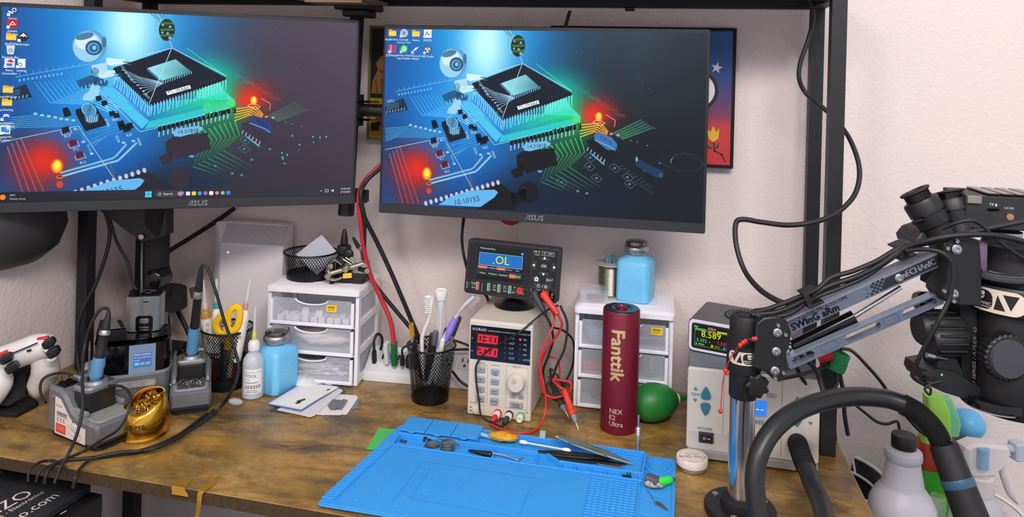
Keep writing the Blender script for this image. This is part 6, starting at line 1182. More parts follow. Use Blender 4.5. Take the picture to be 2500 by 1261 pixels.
t = thing('blue_roll', 'roll of pale blue tape in the top drawer of the right unit', 'tape roll', inr(-0.04, 0.045, 2*dh+0.0046)); MB().lathe([(0.016, 0), (0.026, 0), (0.026, 0.022), (0.016, 0.022)], 28, closed=True).build('tape', mat('pale_blue', (150, 180, 200), 0.5), t); MB().lathe([(0.0135, 0.0003), (0.0158, 0.0003), (0.0158, 0.0217), (0.0135, 0.0217)], 28, closed=True).build('core', mat('card_core', (196, 176, 146), 0.8), t)
t = thing('desoldering_pump', 'dark desoldering tool lying in the top drawer of the right unit', 'tool', inr(0.035, 0.03, 2*dh+0.012)); b = MB(); b.tube([(-0.03, 0, 0), (0.03, 0.008, 0.002)], 0.0065, 12, 1); b.build('barrel', mat('slate_blue', (70, 84, 104), 0.4), t); b = MB(); b.tube([(0.03, 0.008, 0.002), (0.038, 0.010, 0.002)], [0.005, 0.002], 10, 1); b.build('nozzle', WHITE, t)
t = thing('cable_coil', 'coil of dark cable in the bottom drawer of the right unit', 'cable coil', inr(-0.03, 0.045, 0.0075)); b = MB()
for k in range(3): b.tube([((0.024-0.003*k)*cos(2*pi*i/24), (0.024-0.003*k)*sin(2*pi*i/24), 0.004*k) for i in range(25)], 0.0022, 6, 1, cap=False)
b.tube([(0.024, 0, 0), (0.02, 0.0, 0.004), (0.018, 0, 0.008)], 0.0022, 6, 3); b.build('coil', RUBBER, t)
# spool with blue wad
p = inr(-0.028, 0.068, du2[2]+0.001); t = thing('solder_spool', 'tall solder wire spool with dusty flange on top of the right drawer unit', 'solder spool', p)
SOL = mat('solder_wire_dull', (150, 146, 132), 0.32, 0.9, var=0.25, vs=300); DUST = mat('dusty_flange', (168, 166, 150), 0.8, var=0.2)
MB().lathe([(0.0, 0), (0.025, 0), (0.025, 0.002), (0.018, 0.0022)], 28).build('flange', DUST, t); b = MB(); b.lathe([(0.0195, 0.0024)]+[(0.0195+0.0006*(i % 2), 0.003+i*0.0011) for i in range(46)]+[(0.0195, 0.054)], 28); b.build('solder_wire', SOL, t); MB().lathe([(0.010, 0.0542), (0.0265, 0.0542), (0.0268, 0.0565), (0.010, 0.057)], 32, closed=True).build('flange', DUST, t)
b = MB(); random.seed(8)
for i in range(7): a_ = i*0.9; b.prism([(-0.006, 0), (0.006, 0.001), (0.0075, 0.011), (0.003, 0.016-0.003*(i % 2)), (-0.002, 0.012), (-0.006, 0.015)], -0.0006, 0.0006, 'y', 0, Matrix.Translation((0.004*cos(a_)+0.002, 0.004*sin(a_), 0.054)) @ Matrix.Rotation(a_, 4, 'Z') @ Matrix.Rotation(0.15*(-1)**i, 4, 'X'))
b.build('blue_wad', mat('blue_cloth', (110, 146, 166), 0.8), t)
p = inr(0.016, 0.058, du2[2]+0.001); dispenser('sky blue solvent dispenser standing on top of the right drawer unit', p, ya(-24), 1.0)
p = inr(-0.052, 0.034, du2[2]+0.001); t = thing('parts_box', 'small clear plastic parts box on the right drawer unit before the spool', 'parts box', p, ya(-6))
b = MB(); wb, db, hb_ = 0.046, 0.040, 0.018
b.box(-wb/2, wb/2, -db/2, db/2, 0, 0.0012); b.box(-wb/2, wb/2, -db/2, -db/2+0.0012, 0.0012, hb_); b.box(-wb/2, wb/2, db/2-0.0012, db/2, 0.0012, hb_); b.box(-wb/2, -wb/2+0.0012, -db/2+0.0012, db/2-0.0012, 0.0012, hb_); b.box(wb/2-0.0012, wb/2, -db/2+0.0012, db/2-0.0012, 0.0012, hb_); b.build('tray', CLEAR, t)
MB().rbox(0, 0, hb_+0.0001, wb+0.001, db+0.001, 0.003, 0.003, 0.0008).build('lid', CLEAR, t)
MB().rbox(0.002, 0.002, 0.0015, 0.028, 0.018, 0.006, 0.002, 0.001).build('contents', DKGREY, t); MB().rbox(0.004, -0.012, 0.0015, 0.02, 0.006, 0.005, 0.001, 0.001).build('contents', mat('dull_red', (150, 60, 66), 0.5), t)

# ------------------------------------------------ burgundy cylinder
p = Dk(1510, 1043); t = thing('electric_screwdriver', 'tall burgundy metal cylinder with vertical gold lettering on the desk', 'screwdriver case', p)
BUR = mat('burgundy_anodised', (116, 22, 46), 0.42, 0.35, var=0.1, vs=400); rc, hc = 0.0287, 0.186
MB().lathe([(rc-0.001, 0.0004), (rc, 0.0015), (rc, hc-0.0015), (rc-0.001, hc)], 56).build('shell', BUR, t)
MB().lathe([(rc-0.0015, hc-0.001), (rc-0.002, hc+0.0012), (rc-0.008, hc+0.0016), (0.012, hc+0.0002), (0.0095, hc-0.001), (0, hc-0.001)], 48).build('top_cap', GLOSS, t)
MB().lathe([(0.0085, hc-0.0008), (0.0082, hc+0.003), (0.006, hc+0.0036), (0.0055, hc+0.0026), (0, hc+0.0024)], 32).build('top_button', mat('burgundy_button', (170, 40, 64), 0.25, 0.7), t)
def bar_on(a_m, r_m): 
    b = MB()
    for k in range(24): a = 2*pi*k/24; b.cyl((0.0155*cos(a), 0.0155*sin(a), hc+0.0008), (0.0155*cos(a), 0.0155*sin(a), hc+0.0014), 0.0009, n=6)
    return b
tag(bar_on(0, 0).build('dot_ring', DKGREY, t), None, None, kind='stuff')
pc = CAM-Vector(t.location); ph = atan2(pc.y, pc.x)
def wrapc(off): return lambda x, z, hh: ((rc+0.0003+hh)*cos(ph+off+x/rc), (rc+0.0003+hh)*sin(ph+off+x/rc), z)
c = Canvas(); c.text('Fanttik', -0.002, 0.122, 0.0285, (206, 178, 132), -pi/2, 'CENTER', sx=1.0); [c.text('Fanttik', -0.002+dx, 0.122+dy, 0.0285, (206, 178, 132), -pi/2, 'CENTER') for dx, dy in ((-0.0009, 0), (0.0009, 0), (0, 0.0008), (0, -0.0008))]; c.split(0.003).build('brand_lettering', PRINT, t, wrapc(-0.12))
c = Canvas(); [c.text(tx, -0.0125, 0.036-i*0.0095, 0.0105, (214, 196, 186), 0, 'LEFT') for i, tx in enumerate(('NEX', 'E2', 'Ultra'))]; c.split(0.003).build('model_lettering', PRINT, t, wrapc(-0.10))
# ------------------------------------------------ green air blower
p = Dk(1600, 1026); t = thing('air_blower', 'round green rubber air blower bulb lying beside the burgundy cylinder', 'air blower', p, ya(8)); GRB = mat('green_rubber', (30, 120, 50), 0.45)
b = MB(); b.axis_lathe([(0.0, -0.041), (0.008, -0.040), (0.018, -0.036), (0.027, -0.024), (0.0295, -0.008), (0.028, 0.006), (0.023, 0.020), (0.015, 0.031), (0.008, 0.036)], (0, 0, 0.0305), (1, 0.1, 0.06), 32); b.build('bulb', GRB, t)
b = MB(); b.axis_lathe([(0.0082, 0.0355), (0.0078, 0.039), (0.006, 0.0395)], (0, 0, 0.0305), (1, 0.1, 0.06), 24); b.build('collar', mat('ivory_collar', (226, 220, 200), 0.5), t)
b = MB(); b.axis_lathe([(0.0055, 0.039), (0.0045, 0.045), (0.0032, 0.060), (0.0026, 0.074)], (0, 0, 0.0305), (1, 0.1, 0.06), 18); b.build('nozzle', GRB, t)
b = MB(); b.axis_lathe([(0.006, 0), (0.005, 0.003), (0.0025, 0.004)], (-0.036, -0.012, 0.028), (-0.9, -0.4, 0), 16); b.build('valve', GRB, t)

# ------------------------------------------------ hot air station
a, b_ = Dk(1674, 1117), Dk(1997, 1160); rzh = atan2(b_.y-a.y, b_.x-a.x); wh = (b_-a).length; m0 = (a+b_)/2; hh_, dph = 0.131, 0.150
HS = thing('hot_air_station', 'beige and grey hot air rework station with teal arrow buttons', 'rework station', m0, rzh); HB = mat('station_beige', (206, 200, 192), 0.5, var=0.03); HG = mat('station_slate', (112, 118, 124), 0.55); TEAL = mat('teal_button', (44, 116, 140), 0.4)
MB().box(-wh/2+0.003, wh/2-0.003, 0.006, dph, 0.006, hh_-0.003, 0.002).build('case', HG, HS)
MB().prism(rrect(wh, hh_-0.016, 0.004, 0, 0.016+(hh_-0.016)/2), -0.002, 0.008, 'y', 0.0015).build('front_panel', HB, HS)
MB().box(-wh/2+0.001, wh/2-0.001, -0.0035, 0.007, 0.0035, 0.0158, 0.0015).build('base_strip', mat('station_base_grey', (150, 148, 146), 0.5), HS)
b = MB(); b.prism([(-wh/2+0.0032, 0.042), (-wh/2+0.0032, 0.0165), (0.019, 0.0165), (0.019, 0.042)], -0.003, -0.0019, 'y'); b.build('lower_panel', mat('station_panel_grey', (192, 188, 184), 0.5), HS)
for x in (-wh*0.22, wh*0.22): b = MB(); b.box(x-0.0004, x+0.0004, -0.0023, -0.0019, 0.02, hh_-0.004); b.build('panel_seam', mat('seam_grey', (150, 146, 142), 0.6), HS)
for (x, y) in ((-wh/2+0.015, 0.02), (wh/2-0.015, 0.02), (-wh/2+0.015, dph-0.02), (wh/2-0.015, dph-0.02)): MB().lathe([(0.007, 0.0002), (0.008, 0.006)], 14, c=(x, y, 0)).build('foot', RUBBER, HS)
MB().box(-wh/2+0.002, wh/2-0.002, 0.004, dph, hh_-0.0035, hh_, 0.001).build('top_cover', HG, HS)
def spade(cx, cz, s, up):
    P = [(0, 1.0), (0.35, 0.68), (0.72, 0.1), (0.92, -0.5), (0.6, -0.78), (0, -0.88), (-0.6, -0.78), (-0.92, -0.5), (-0.72, 0.1), (-0.35, 0.68)]
    return [(cx+x*s, cz+(z if up else -z)*s*1.25) for x, z in P]
for (cx, s) in ((-0.064, 0.0078), (0.060, 0.0078)):
    for (dz, up) in ((0.0108, True), (-0.0108, False)): b = MB(); b.prism(spade(cx, 0.0865+dz, s, up), -0.0062, -0.0015, 'y', 0.0012); b.build('arrow_button', TEAL, HS)
b = MB(); b.prism(rrect(0.021, 0.0155, 0.001, -0.062, 0.0345), -0.0045, -0.0025, 'y', 0.0004); b.build('switch_frame', DKGREY, HS)
b = MB(); b.prism([(-0.0700, 0.0285), (-0.0540, 0.0285), (-0.0540, 0.0405), (-0.0700, 0.0405)], -0.0070, -0.0044, 'y', 0.0008, Matrix.Rotation(0.0, 4, 'Z')); b.build('power_switch', BLACK, HS)
c = Canvas(); TQ = (60, 130, 140); c.text('TEMP', -0.0785, 0.094, 0.0056, TQ); c.poly([(-0.0815, 0.1005), (-0.0755, 0.1005), (-0.0785, 0.1055)], TQ); c.poly([(-0.0815, 0.0880), (-0.0755, 0.0880), (-0.0785, 0.0830)], TQ); c.text('POWER', -0.064, 0.0465, 0.0060, TQ); c.text('ESD', 0.0255, 0.1045, 0.0078, TQ); c.text('LEAD FREE', -0.002, 0.065, 0.0078, TQ); c.poly([(0.0745, 0.0745), (0.0805, 0.0745), (0.0775, 0.0700)], TQ); c.poly([(0.0745, 0.0930), (0.0805, 0.0930), (0.0775, 0.0980)], TQ); c.ring(-0.005, 0.040, 0.030, 0.011, 0.0005, (170, 166, 160)); c.build('panel_print', PRINT, HS, on_front(0, 0, -0.0032))
c = Canvas(); c.text('O', -0.0645, 0.0345, 0.0052, (236, 236, 236)); c.line([(-0.0600, 0.0345), (-0.0570, 0.0345)], 0.0009, (236, 236, 236)); c.build('switch_print', PRINT, HS, on_front(0, 0, -0.0070))
c = Canvas(); c.rect(-0.012, 0.074, 0.0185, 0.096, (44, 132, 236)); c.layer(); [c.rect(-0.001+i*0.0062, 0.0825, 0.0026+i*0.0062, 0.0838, (236, 244, 255)) for i in range(3)]; c.text('TEMP', 0.0, 0.0935, 0.003, (206, 226, 250)); c.build('blue_display', SCREENM, HS, on_front(0, 0, -0.0034))
def hsp(x, y, z): return m0 + Matrix.Rotation(rzh, 3, 'Z') @ Vector((x, y, z)) if False else HS.location + Matrix.Rotation(rzh, 3, 'Z') @ Vector((x, y, z))
# ------------------------------------------------ charger with power display on top
p = Dk(1679, 853, hh_+0.001); rzd = ya(-28); t = thing('desktop_charger', 'grey desktop charger with green and yellow power display on the rework station', 'charger', p, rzd)
DG = mat('charger_grey', (86, 88, 94), 0.45, 0.2); wq, hq_, dq = 0.152, 0.050, 0.100
MB().prism(rrect(wq, hq_, 0.008, wq/2, hq_/2), 0.0, dq, 'y', 0.001).build('case', DG, t)
MB().prism(rrect(wq-0.003, hq_-0.003, 0.007, wq/2, hq_/2), -0.002, 0.0002, 'y', 0.0006).build('front_panel', mat('charger_front', (214, 214, 222), 0.4), t)
MB().prism(rrect(0.068, 0.038, 0.004, 0.040, hq_/2), -0.0026, -0.0018, 'y').build('screen_glass', GLOSS, t)
c = Canvas(3e-5); c.rect(-0.031, -0.016, 0.031, 0.016, (8, 16, 12)); c.layer(); c.line([(-0.029, -0.0145), (0.029, -0.0145), (0.029, 0.0085), (-0.029, 0.0085)], 0.0006, (60, 190, 70), close=True); c.text('8.589', -0.0045, 0.0038, 0.0135, (232, 226, 40), 0, 'CENTER'); c.text('w', 0.0225, 0.0025, 0.009, (232, 226, 40)); c.text('5.392', -0.0185, -0.0062, 0.0072, (70, 214, 80)); c.text('v', -0.0065, -0.0066, 0.005, (70, 214, 80)); c.text('1.593', 0.0125, -0.0062, 0.0072, (232, 56, 40)); c.text('a', 0.0245, -0.0066, 0.005, (232, 56, 40))
c.text('IP20', -0.0275, 0.0138, 0.0036, (226, 230, 230)); c.text('12:35:16', -0.004, 0.0138, 0.0036, (226, 230, 230)); c.rect(-0.029, 0.0095, -0.012, 0.0118, (60, 190, 70)); c.rect(-0.010, 0.0095, 0.002, 0.0118, (214, 60, 40)); c.rect(0.004, 0.0095, 0.029, 0.0118, (206, 196, 40)); c.text('Wifi', 0.025, 0.0138, 0.003, (206, 220, 220)); c.rect(-0.0275, -0.0132, -0.0255, -0.0102, (60, 190, 70)); c.text('4%Wh', -0.019, -0.0118, 0.0034, (206, 220, 220)); c.rect(-0.0045, -0.0136, -0.0010, -0.0100, (240, 160, 30)); c.text('40.9c', 0.005, -0.0118, 0.0036, (240, 160, 30)); c.rect(0.0135, -0.0136, 0.017, -0.0100, (50, 120, 230)); c.text('PD5.0', 0.0225, -0.0118, 0.0034, (120, 170, 240)); c.build('display', SCREENM, t, on_front(0.040, hq_/2, -0.0026))
for (x, z) in ((0.088, 0.0325), (0.088, 0.0125)): MB().prism(rrect(0.0062, 0.0155, 0.001, x, z), -0.0028, -0.0012, 'y').build('usb_port', SILVER, t); MB().prism(rrect(0.0032, 0.0135, 0.0006, x+0.0008, z), -0.0032, -0.0018, 'y').build('usb_tongue', mat('usb_blue', (40, 90, 190), 0.4), t)
c = Canvas(); c.text('DP20', 0.0, 0.0, 0.0062, (140, 142, 150)); c.rect(-0.0105, -0.0035, -0.0093, 0.0035, (110, 130, 210)); c.ring(-0.0095, -0.0160, 0.0016, 0.0016, 0.0004, (110, 120, 170), 12); c.line([(-0.0095, -0.006), (-0.0095, -0.013)], 0.0003, (150, 150, 160)); c.line([(-0.0095, -0.019), (-0.0095, -0.032)], 0.0003, (150, 150, 160)); c.build('front_print', PRINT, t, on_front(0.091, 0.0415, -0.002))
MB().lathe([(0, 0), (0.036, 0), (0.036, 0.0008), (0, 0.0009)], 40, c=(wq*0.52, dq*0.52, hq_+0.0001)).build('charging_pad', BLACKM, t)
b = MB()
for r_, n in ((0.031, 44), (0.027, 40), (0.023, 34), (0.019, 28)):
    for k in range(n): a = 2*pi*k/n; b.box(-0.0006, 0.0006, -0.0006, 0.0006, 0, 0.0002, 0, Matrix.Translation((wq*0.52+r_*cos(a), dq*0.52+r_*sin(a), hq_+0.0011)))
b.text('((o))', 0.012, Matrix.Translation((wq*0.52, dq*0.52, hq_+0.0013))); tag(b.build('pad_pattern', mat('pad_white', (206, 208, 210), 0.5), t, normals=False), None, None, kind='stuff')

# ================================================================== microscope on a swing arm
bp = Dk(1806, 1250); MS = thing('microscope', 'black stereo microscope on a grey swing arm and chrome pole', 'microscope', bp); o = MS.location; YP = 0.962
def Ym(u): return 0.945-(u-1880)/450*0.02
def mp(u, v, Y=None): return W(u, v, Ym(u) if Y is None else Y)-o
def plate(name, px, Y, th, m_, parent=MS, ch=0.0012):
    A = [W(u, v, Y)-o for u, v in px]
    if area2([(u, -v) for u, v in px]) < 0: A = A[::-1]
    cen = sum(A, Vector())/len(A); n = len(A); F_ = AX_F
    R0 = [a+(cen-a).normalized()*ch*1.3 for a in A]; R1 = [a+F_*ch for a in A]; R2 = [a+F_*(th-ch) for a in A]; R3 = [a+(cen-a).normalized()*ch*1.3+F_*th for a in A]
    fs = [tuple(range(n))]+[(r*n+i, r*n+(i+1) % n, (r+1)*n+(i+1) % n, (r+1)*n+i) for r in range(3) for i in range(n)]+[tuple(3*n+i for i in range(n))[::-1]]
    return MB().add(R0+R1+R2+R3, fs).build(name, m_, parent)
MB().lathe([(0.0, 0.0003), (0.043, 0.0003), (0.044, 0.002), (0.044, 0.008), (0.0425, 0.010), (0, 0.010)], 48).build('base_plate', BLACK, MS)
MB().lathe([(0.024, 0.0101), (0.0235, 0.018), (0.0195, 0.021), (0.0165, 0.021)], 40).build('base_collar', BLACKM, MS)
MB().lathe([(0.0157, 0.010), (0.0157, 0.19)], 40).build('pole', CHROME, MS)
for a in (2.6, 4.4, 0.4): MB().lathe([(0.0042, 0), (0.0042, 0.0016), (0.0022, 0.0018), (0.0022, 0.0006)], 14, c=(0.034*cos(a), 0.034*sin(a), 0.0101)).build('base_screw', SILVER, MS)
def zat(v, u=1812): return (W(u, v, YP)-o).z
ctr = lambda v: (0.0, 0.0, zat(v))
MB().lathe([(0.0165, zat(962)), (0.0175, zat(958)), (0.0175, zat(890))], 40).build('lower_sleeve', BLACK, MS)
MB().lathe([(0.0205, zat(898)), (0.0212, zat(894)), (0.0212, zat(816)), (0.0205, zat(811))], 44).build('clamp_collar', BLACKM, MS)
MB().lathe([(0.0185, zat(812)), (0.0185, zat(772)), (0.0165, zat(764)), (0.012, zat(763.5)), (0.012, zat(765)), (0.008, zat(765)), (0.008, zat(763.5)), (0, zat(763.5))], 40).build('top_cap', RUBBER, MS)
phm = atan2((CAM-o).y, (CAM-o).x); rcl = 0.0214
def wrapm(x, z, hh): return ((rcl+hh)*cos(phm-0.05+x/rcl), (rcl+hh)*sin(phm-0.05+x/rcl), zat(858)+z)
def badge(c, s=1.0, fl=1):
    n0 = len(c.v)
    c.poly(rrect(0.052*s, 0.0205*s, 0.0102*s, 0, 0, 8), (222, 206, 190)); c.layer(); c.poly(rrect(0.022*s, 0.0165*s, 0.006*s, 0.011*s*fl, 0), (16, 16, 18)); c.poly([(-0.010*s*fl, -0.007*s), (-0.004*s*fl, 0.006*s), (-0.001*s*fl, -0.007*s)], (24, 24, 28)); c.poly([(-0.020*s*fl, 0.007*s), (-0.014*s*fl, -0.006*s), (-0.008*s*fl, 0.007*s)], (24, 24, 28)); c.layer(); bx_ = 0.011*s*(fl-1); c.text('MECHANIC', bx_+0.011*s, -0.0035*s, 0.0040*s, (226, 216, 204)); c.line([(bx_+0.002*s, -0.0062*s), (bx_+0.020*s, -0.0062*s)], 0.0007*s, (200, 190, 180)); c.ell(bx_+0.011*s, 0.0030*s, 0.0040*s, 0.0036*s, (226, 216, 204), n=14); c.poly([(bx_+0.0065*s, 0.0045*s), (bx_+0.0155*s, 0.0045*s), (bx_+0.0150*s, 0.0068*s), (bx_+0.0072*s, 0.0068*s)], (226, 216, 204)); c.layer(); c.rect(bx_+0.0080*s, 0.0022*s, bx_+0.0142*s, 0.0034*s, (16, 16, 18))
c = Canvas(); badge(c, 0.78); c.split(0.003).build('badge', PRINT, MS, wrapm)
# hub plate, screws
plate('hub_plate', ((1840, 896), (1848, 790), (1866, 776), (1900, 772), (1922, 784), (1932, 812), (1929, 842), (1919, 866), (1925, 893), (1918, 925), (1903, 932), (1886, 924), (1870, 908)), 0.925, 0.040, BLACK)
def screw(u, v, r, Y, name='bolt', m_=SILVER):
    q = mp(u, v, Y); b = MB(); d = -AX_F; b.axis_lathe([(r*0.0005, 0), (r*0.0005, 0.0022), (r*0.0004, 0.0030), (r*0.0002, 0.0030), (r*0.0002, 0.0015), (0, 0.0015)], q, d, 20); b.build(name, m_, MS)
for (u, v, r) in ((1897, 811, 11), (1894, 857, 11), (1891, 904, 11), (1899, 793, 5), (1917, 816, 5), (1912, 909, 5), (1892, 922, 5)): screw(u, v, r, 0.9248)
# star knob on the sleeve
q = mp(1851, 944, 0.930); b = MB(); P = [(0.0135*(1+0.13*cos(7*a))*cos(a), 0.0135*(1+0.13*cos(7*a))*sin(a)) for a in (2*pi*k/56 for k in range(56))]; b.prism(P, 0, 0.014, 'z', 0.002, Matrix.Translation(q) @ frame(AX_F).to_4x4()); b.cyl(q+AX_F*0.013, q+AX_F*0.03+Vector((-0.006, 0, 0.0)), 0.006, n=14); b.build('lock_knob', BLACK, MS)
# upper arm and lower slotted link
SLATE = mat('slate_anodised', (112, 122, 142), 0.4, 0.4, var=0.05)
UA, UB = (1926, 797), (2312, 624); LA, LB_ = (1924, 888), (2300, 726)
def along(A, B, t, s, w_): dx, dy = B[0]-A[0], B[1]-A[1]; l = math.hypot(dx, dy); return (A[0]+dx*t-dy/l*w_*s, A[1]+dy*t+dx/l*w_*s)
def quad(name, A, B, t0, t1, s0, s1, w_, Y0, Y1, th, m_):
    P = []
    for (t, s) in ((t0, s1), (t1, s1), (t1, s0), (t0, s0)): u, v = along(A, B, t, s, w_); P.append(W(u, v, Y0+(Y1-Y0)*t)-o)
    return P
def slab(b, P, th): n = len(P); b.add(P+[p+AX_F*th for p in P], [tuple(range(n)), tuple(range(2*n-1, n-1, -1))]+[(i, (i+1) % n, n+(i+1) % n, n+i) for i in range(n)])
Y0a, Y1a = 0.934, 0.912
b = MB(); slab(b, quad('', UA, UB, -0.02, 1.0, -1, 1, 16.5, Y0a, Y1a, 0, None), 0.022); b.build('upper_arm', SLATE, MS)
b = MB(); slab(b, quad('', UA, UB, -0.02, 1.0, -1.0, -0.80, 16.5, Y0a-0.0008, Y1a-0.0008, 0, None), 0.0238); b.build('arm_edge', mat('slate_edge', (150, 160, 180), 0.35, 0.5), MS)
def arm_fn(A, B, Y0, Y1, off=0.0012):
    def fn(x, y, hh):      # x, y in pixels along and across the arm
        L = math.hypot(B[0]-A[0], B[1]-A[1]); t = x/L; u, v = along(A, B, t, -y, 1.0); return tuple(W(u, v, Y0+(Y1-Y0)*t-off-hh)-o)
    return fn
LUA = math.hypot(UB[0]-UA[0], UB[1]-UA[1]); c = Canvas()
c.poly([(262, 11), (LUA-2, 11), (LUA-2, -12), (246, -12)], (30, 31, 36)); c.layer(); [c.text('mECHAnIC', 345+dx, -0.5, 21, (150, 154, 164), 0, sx=0.92) for dx in (-0.6, 0.6)]
c.build('arm_sticker', PRINT, MS, arm_fn(UA, UB, Y0a, Y1a)); c = Canvas()
random.seed(1)
for i in range(9):
    for j in range(5):
        if (i+j) % 2 == 0 and (i > 2 or random.random() < 0.55): s = 6.0; x = 203+i*6.2; y = -13+j*5.6; c.rect(x, y, x+s*(0.5 if i < 2 else 1), y+5.4*(0.5 if i < 2 else 1), (30, 31, 36))
c.text('HYDRAULIC MICROSCOPE', 2, 8.5, 13.0, (34, 36, 42), 0, 'LEFT', sx=1.02); c.text('SWInG aRm', 4, -5.5, 24, (26, 28, 34), 0, 'LEFT', sx=1.05); [c.text('SWInG aRm', 4+dx, -5.5+dy, 24, (26, 28, 34), 0, 'LEFT', sx=1.05) for dx, dy in ((1.0, 0), (-1.0, 0), (0, 0.8), (0, -0.8))]
c.build('arm_lettering', PRINT, MS, arm_fn(UA, UB, Y0a, Y1a))
screw(2194, 678, 11, 0.9185)
# gas spring under the upper arm
b = MB(); b.tube([mp(1936, 846, 0.952), mp(2085, 772, 0.944)], 0.0082, 18, 1); b.build('gas_cylinder', GLOSS, MS); b = MB(); b.tube([mp(2084, 773, 0.944), mp(2200, 700, 0.935)], 0.0028, 10, 1); b.build('gas_rod', CHROME, MS)
# lower link: rails and webs around three slots
LL = math.hypot(LB_[0]-LA[0], LB_[1]-LA[1]); wl2 = 15.0; b = MB()
def lq(t0, t1, s0, s1): slab(b, quad('', LA, LB_, t0, t1, s0, s1, wl2, Y0a-0.002, Y1a, 0, None), 0.010)
lq(0, 1, -1, -0.58); lq(0, 1, 0.58, 1); e = 1e-4
for (t0, t1) in ((0, 0.03), (0.17, 0.375), (0.60, 0.745), (0.965, 1.0)): lq(t0, t1, -0.5799, 0.5799)
for (t0, s) in ((0.03, 1), (0.17, -1), (0.375, 1), (0.60, -1), (0.745, 1), (0.965, -1)): lq(min(t0, t0+s*0.012), max(t0, t0+s*0.012), -0.5799, -0.32); lq(min(t0, t0+s*0.012), max(t0, t0+s*0.012), 0.32, 0.5799)
b.build('lower_link', SLATE, MS)
b = MB(); slab(b, quad('', LA, LB_, 0, 1, -1.0, -0.82, wl2, Y0a-0.0028, Y1a-0.0008, 0, None), 0.0116); b.build('link_edge', MATS['slate_edge'], MS)
c = Canvas()
for x in (0.27*LL, 0.672*LL): c.line([(x-21+q[0], q[1]) for q in rrect(42, 19, 9, 21, 0)], 0.9, (84, 94, 114), close=True)
c.build('link_emboss', PRINT, MS, arm_fn(LA, LB_, Y0a-0.002, Y1a))
b = MB(); b.tube([mp(1918, 842, 0.95), mp(1935, 852, 0.95), mp(1926, 880, 0.95)], 0.004, 10, 3); b.build('spring_pin', CHROME, MS)
# head bracket
plate('head_bracket', ((2302, 606), (2306, 590), (2318, 583), (2390, 588), (2396, 596), (2398, 656), (2398, 700), (2396, 747), (2349, 746), (2312, 738), (2298, 718), (2300, 702), (2312, 688), (2315, 640)), 0.893, 0.035, BLACK)
plate('bracket_edge', ((2391, 590), (2398, 588), (2412, 596), (2410, 662), (2402, 664), (2396, 656)), 0.892, 0.036, mat('violet_edge', (104, 86, 112), 0.4))
for (u, v, r) in ((2334, 608, 12), (2327, 716, 11), (2335, 588, 5), (2312, 605, 5), (2304, 709, 5), (2327, 734, 5)): screw(u, v, r, 0.8925)
# ring holder and microscope body
hc_ = W(2478, 720, 0.915)-o
MB().lathe([(0.050, -0.017), (0.052, -0.014), (0.052, 0.014), (0.050, 0.017), (0.043, 0.017), (0.043, -0.017)], 56, c=hc_, closed=True).build('ring_holder', BLACK, MS)
phr = atan2((CAM-o-hc_).y, (CAM-o-hc_).x)
c = Canvas(); badge(c, 1.35, -1); c.split(0.004).build('badge', PRINT, MS, lambda x, z, hh: tuple(hc_+Vector(((0.0523+hh)*cos(phr-0.43+x/0.052), (0.0523+hh)*sin(phr-0.43+x/0.052), z))))
q = W(2445, 664, 0.90)-o; MB().lathe([(0.029, 0), (0.030, 0.002), (0.030, 0.004), (0.028, 0.0055), (0, 0.0055)], 40, c=q-Vector((0, 0, 0.006))).build('tightening_knob', DKGREY, MS)
c = Canvas(); c.ring(0, 0, 0.026, 0.026, 0.0015, (160, 164, 168)); c.ell(0, 0, 0.014, 0.010, (150, 152, 156)); c.layer(); c.rect(-0.008, -0.002, 0.008, 0.002, (60, 62, 66)); c.build('knob_print', PRINT, MS, on_top(q.x, q.y, q.z))
b = MB(); b.lathe([(0.047, -0.135), (0.050, -0.128), (0.051, -0.09), (0.047, -0.06), (0.044, -0.03), (0.043, -0.0165)], 48, c=hc_); b.build('body', BLACK, MS)
b = MB(); b.lathe([(0.043, 0.0165), (0.042, 0.03), (0.036, 0.038), (0.034, 0.055), (0.036, 0.060)], 40, c=hc_+Vector((0, 0.004, 0))); b.build('upper_body', BLACKM, MS)
b = MB()
for k in range(30): a = 2*pi*k/30; b.box(-0.0012, 0.0012, 0.0335, 0.0348, 0.041, 0.053, 0, Matrix.Translation(hc_+Vector((0, 0.004, 0))) @ Matrix.Rotation(a, 4, 'Z'))
tag(b.build('knurling', BLACK, MS), None, None, kind='stuff')
c = Canvas(); c.text('SM SERIES / A.FLEX  O', 0, 0, 0.0078, (206, 200, 190), pi/2, sx=1.0); c.split(0.004).build('body_lettering', PRINT, MS, lambda x, z, hh: tuple(hc_+Vector(((0.0512+hh)*cos(phr-0.86+x/0.051), (0.0512+hh)*sin(phr-0.86+x/0.051), -0.075+z))))
q = W(2458, 872, 0.870)-o; b = MB(); P = [(0.0265*(1+0.03*cos(26*a))*cos(a), 0.0265*(1+0.03*cos(26*a))*sin(a)) for a in (2*pi*k/104 for k in range(104))]; b.prism(P, 0, 0.018, 'z', 0.002, Matrix.Translation(q-AX_F*0.004) @ frame(AX_F).to_4x4()); b.build('zoom_knob', BLACK, MS)
b = MB(); b.axis_lathe([(0.0225, 0), (0.021, 0.004), (0, 0.0048)], q-AX_F*0.0038, -AX_F, 40); b.build('knob_face', DKGREY, MS)
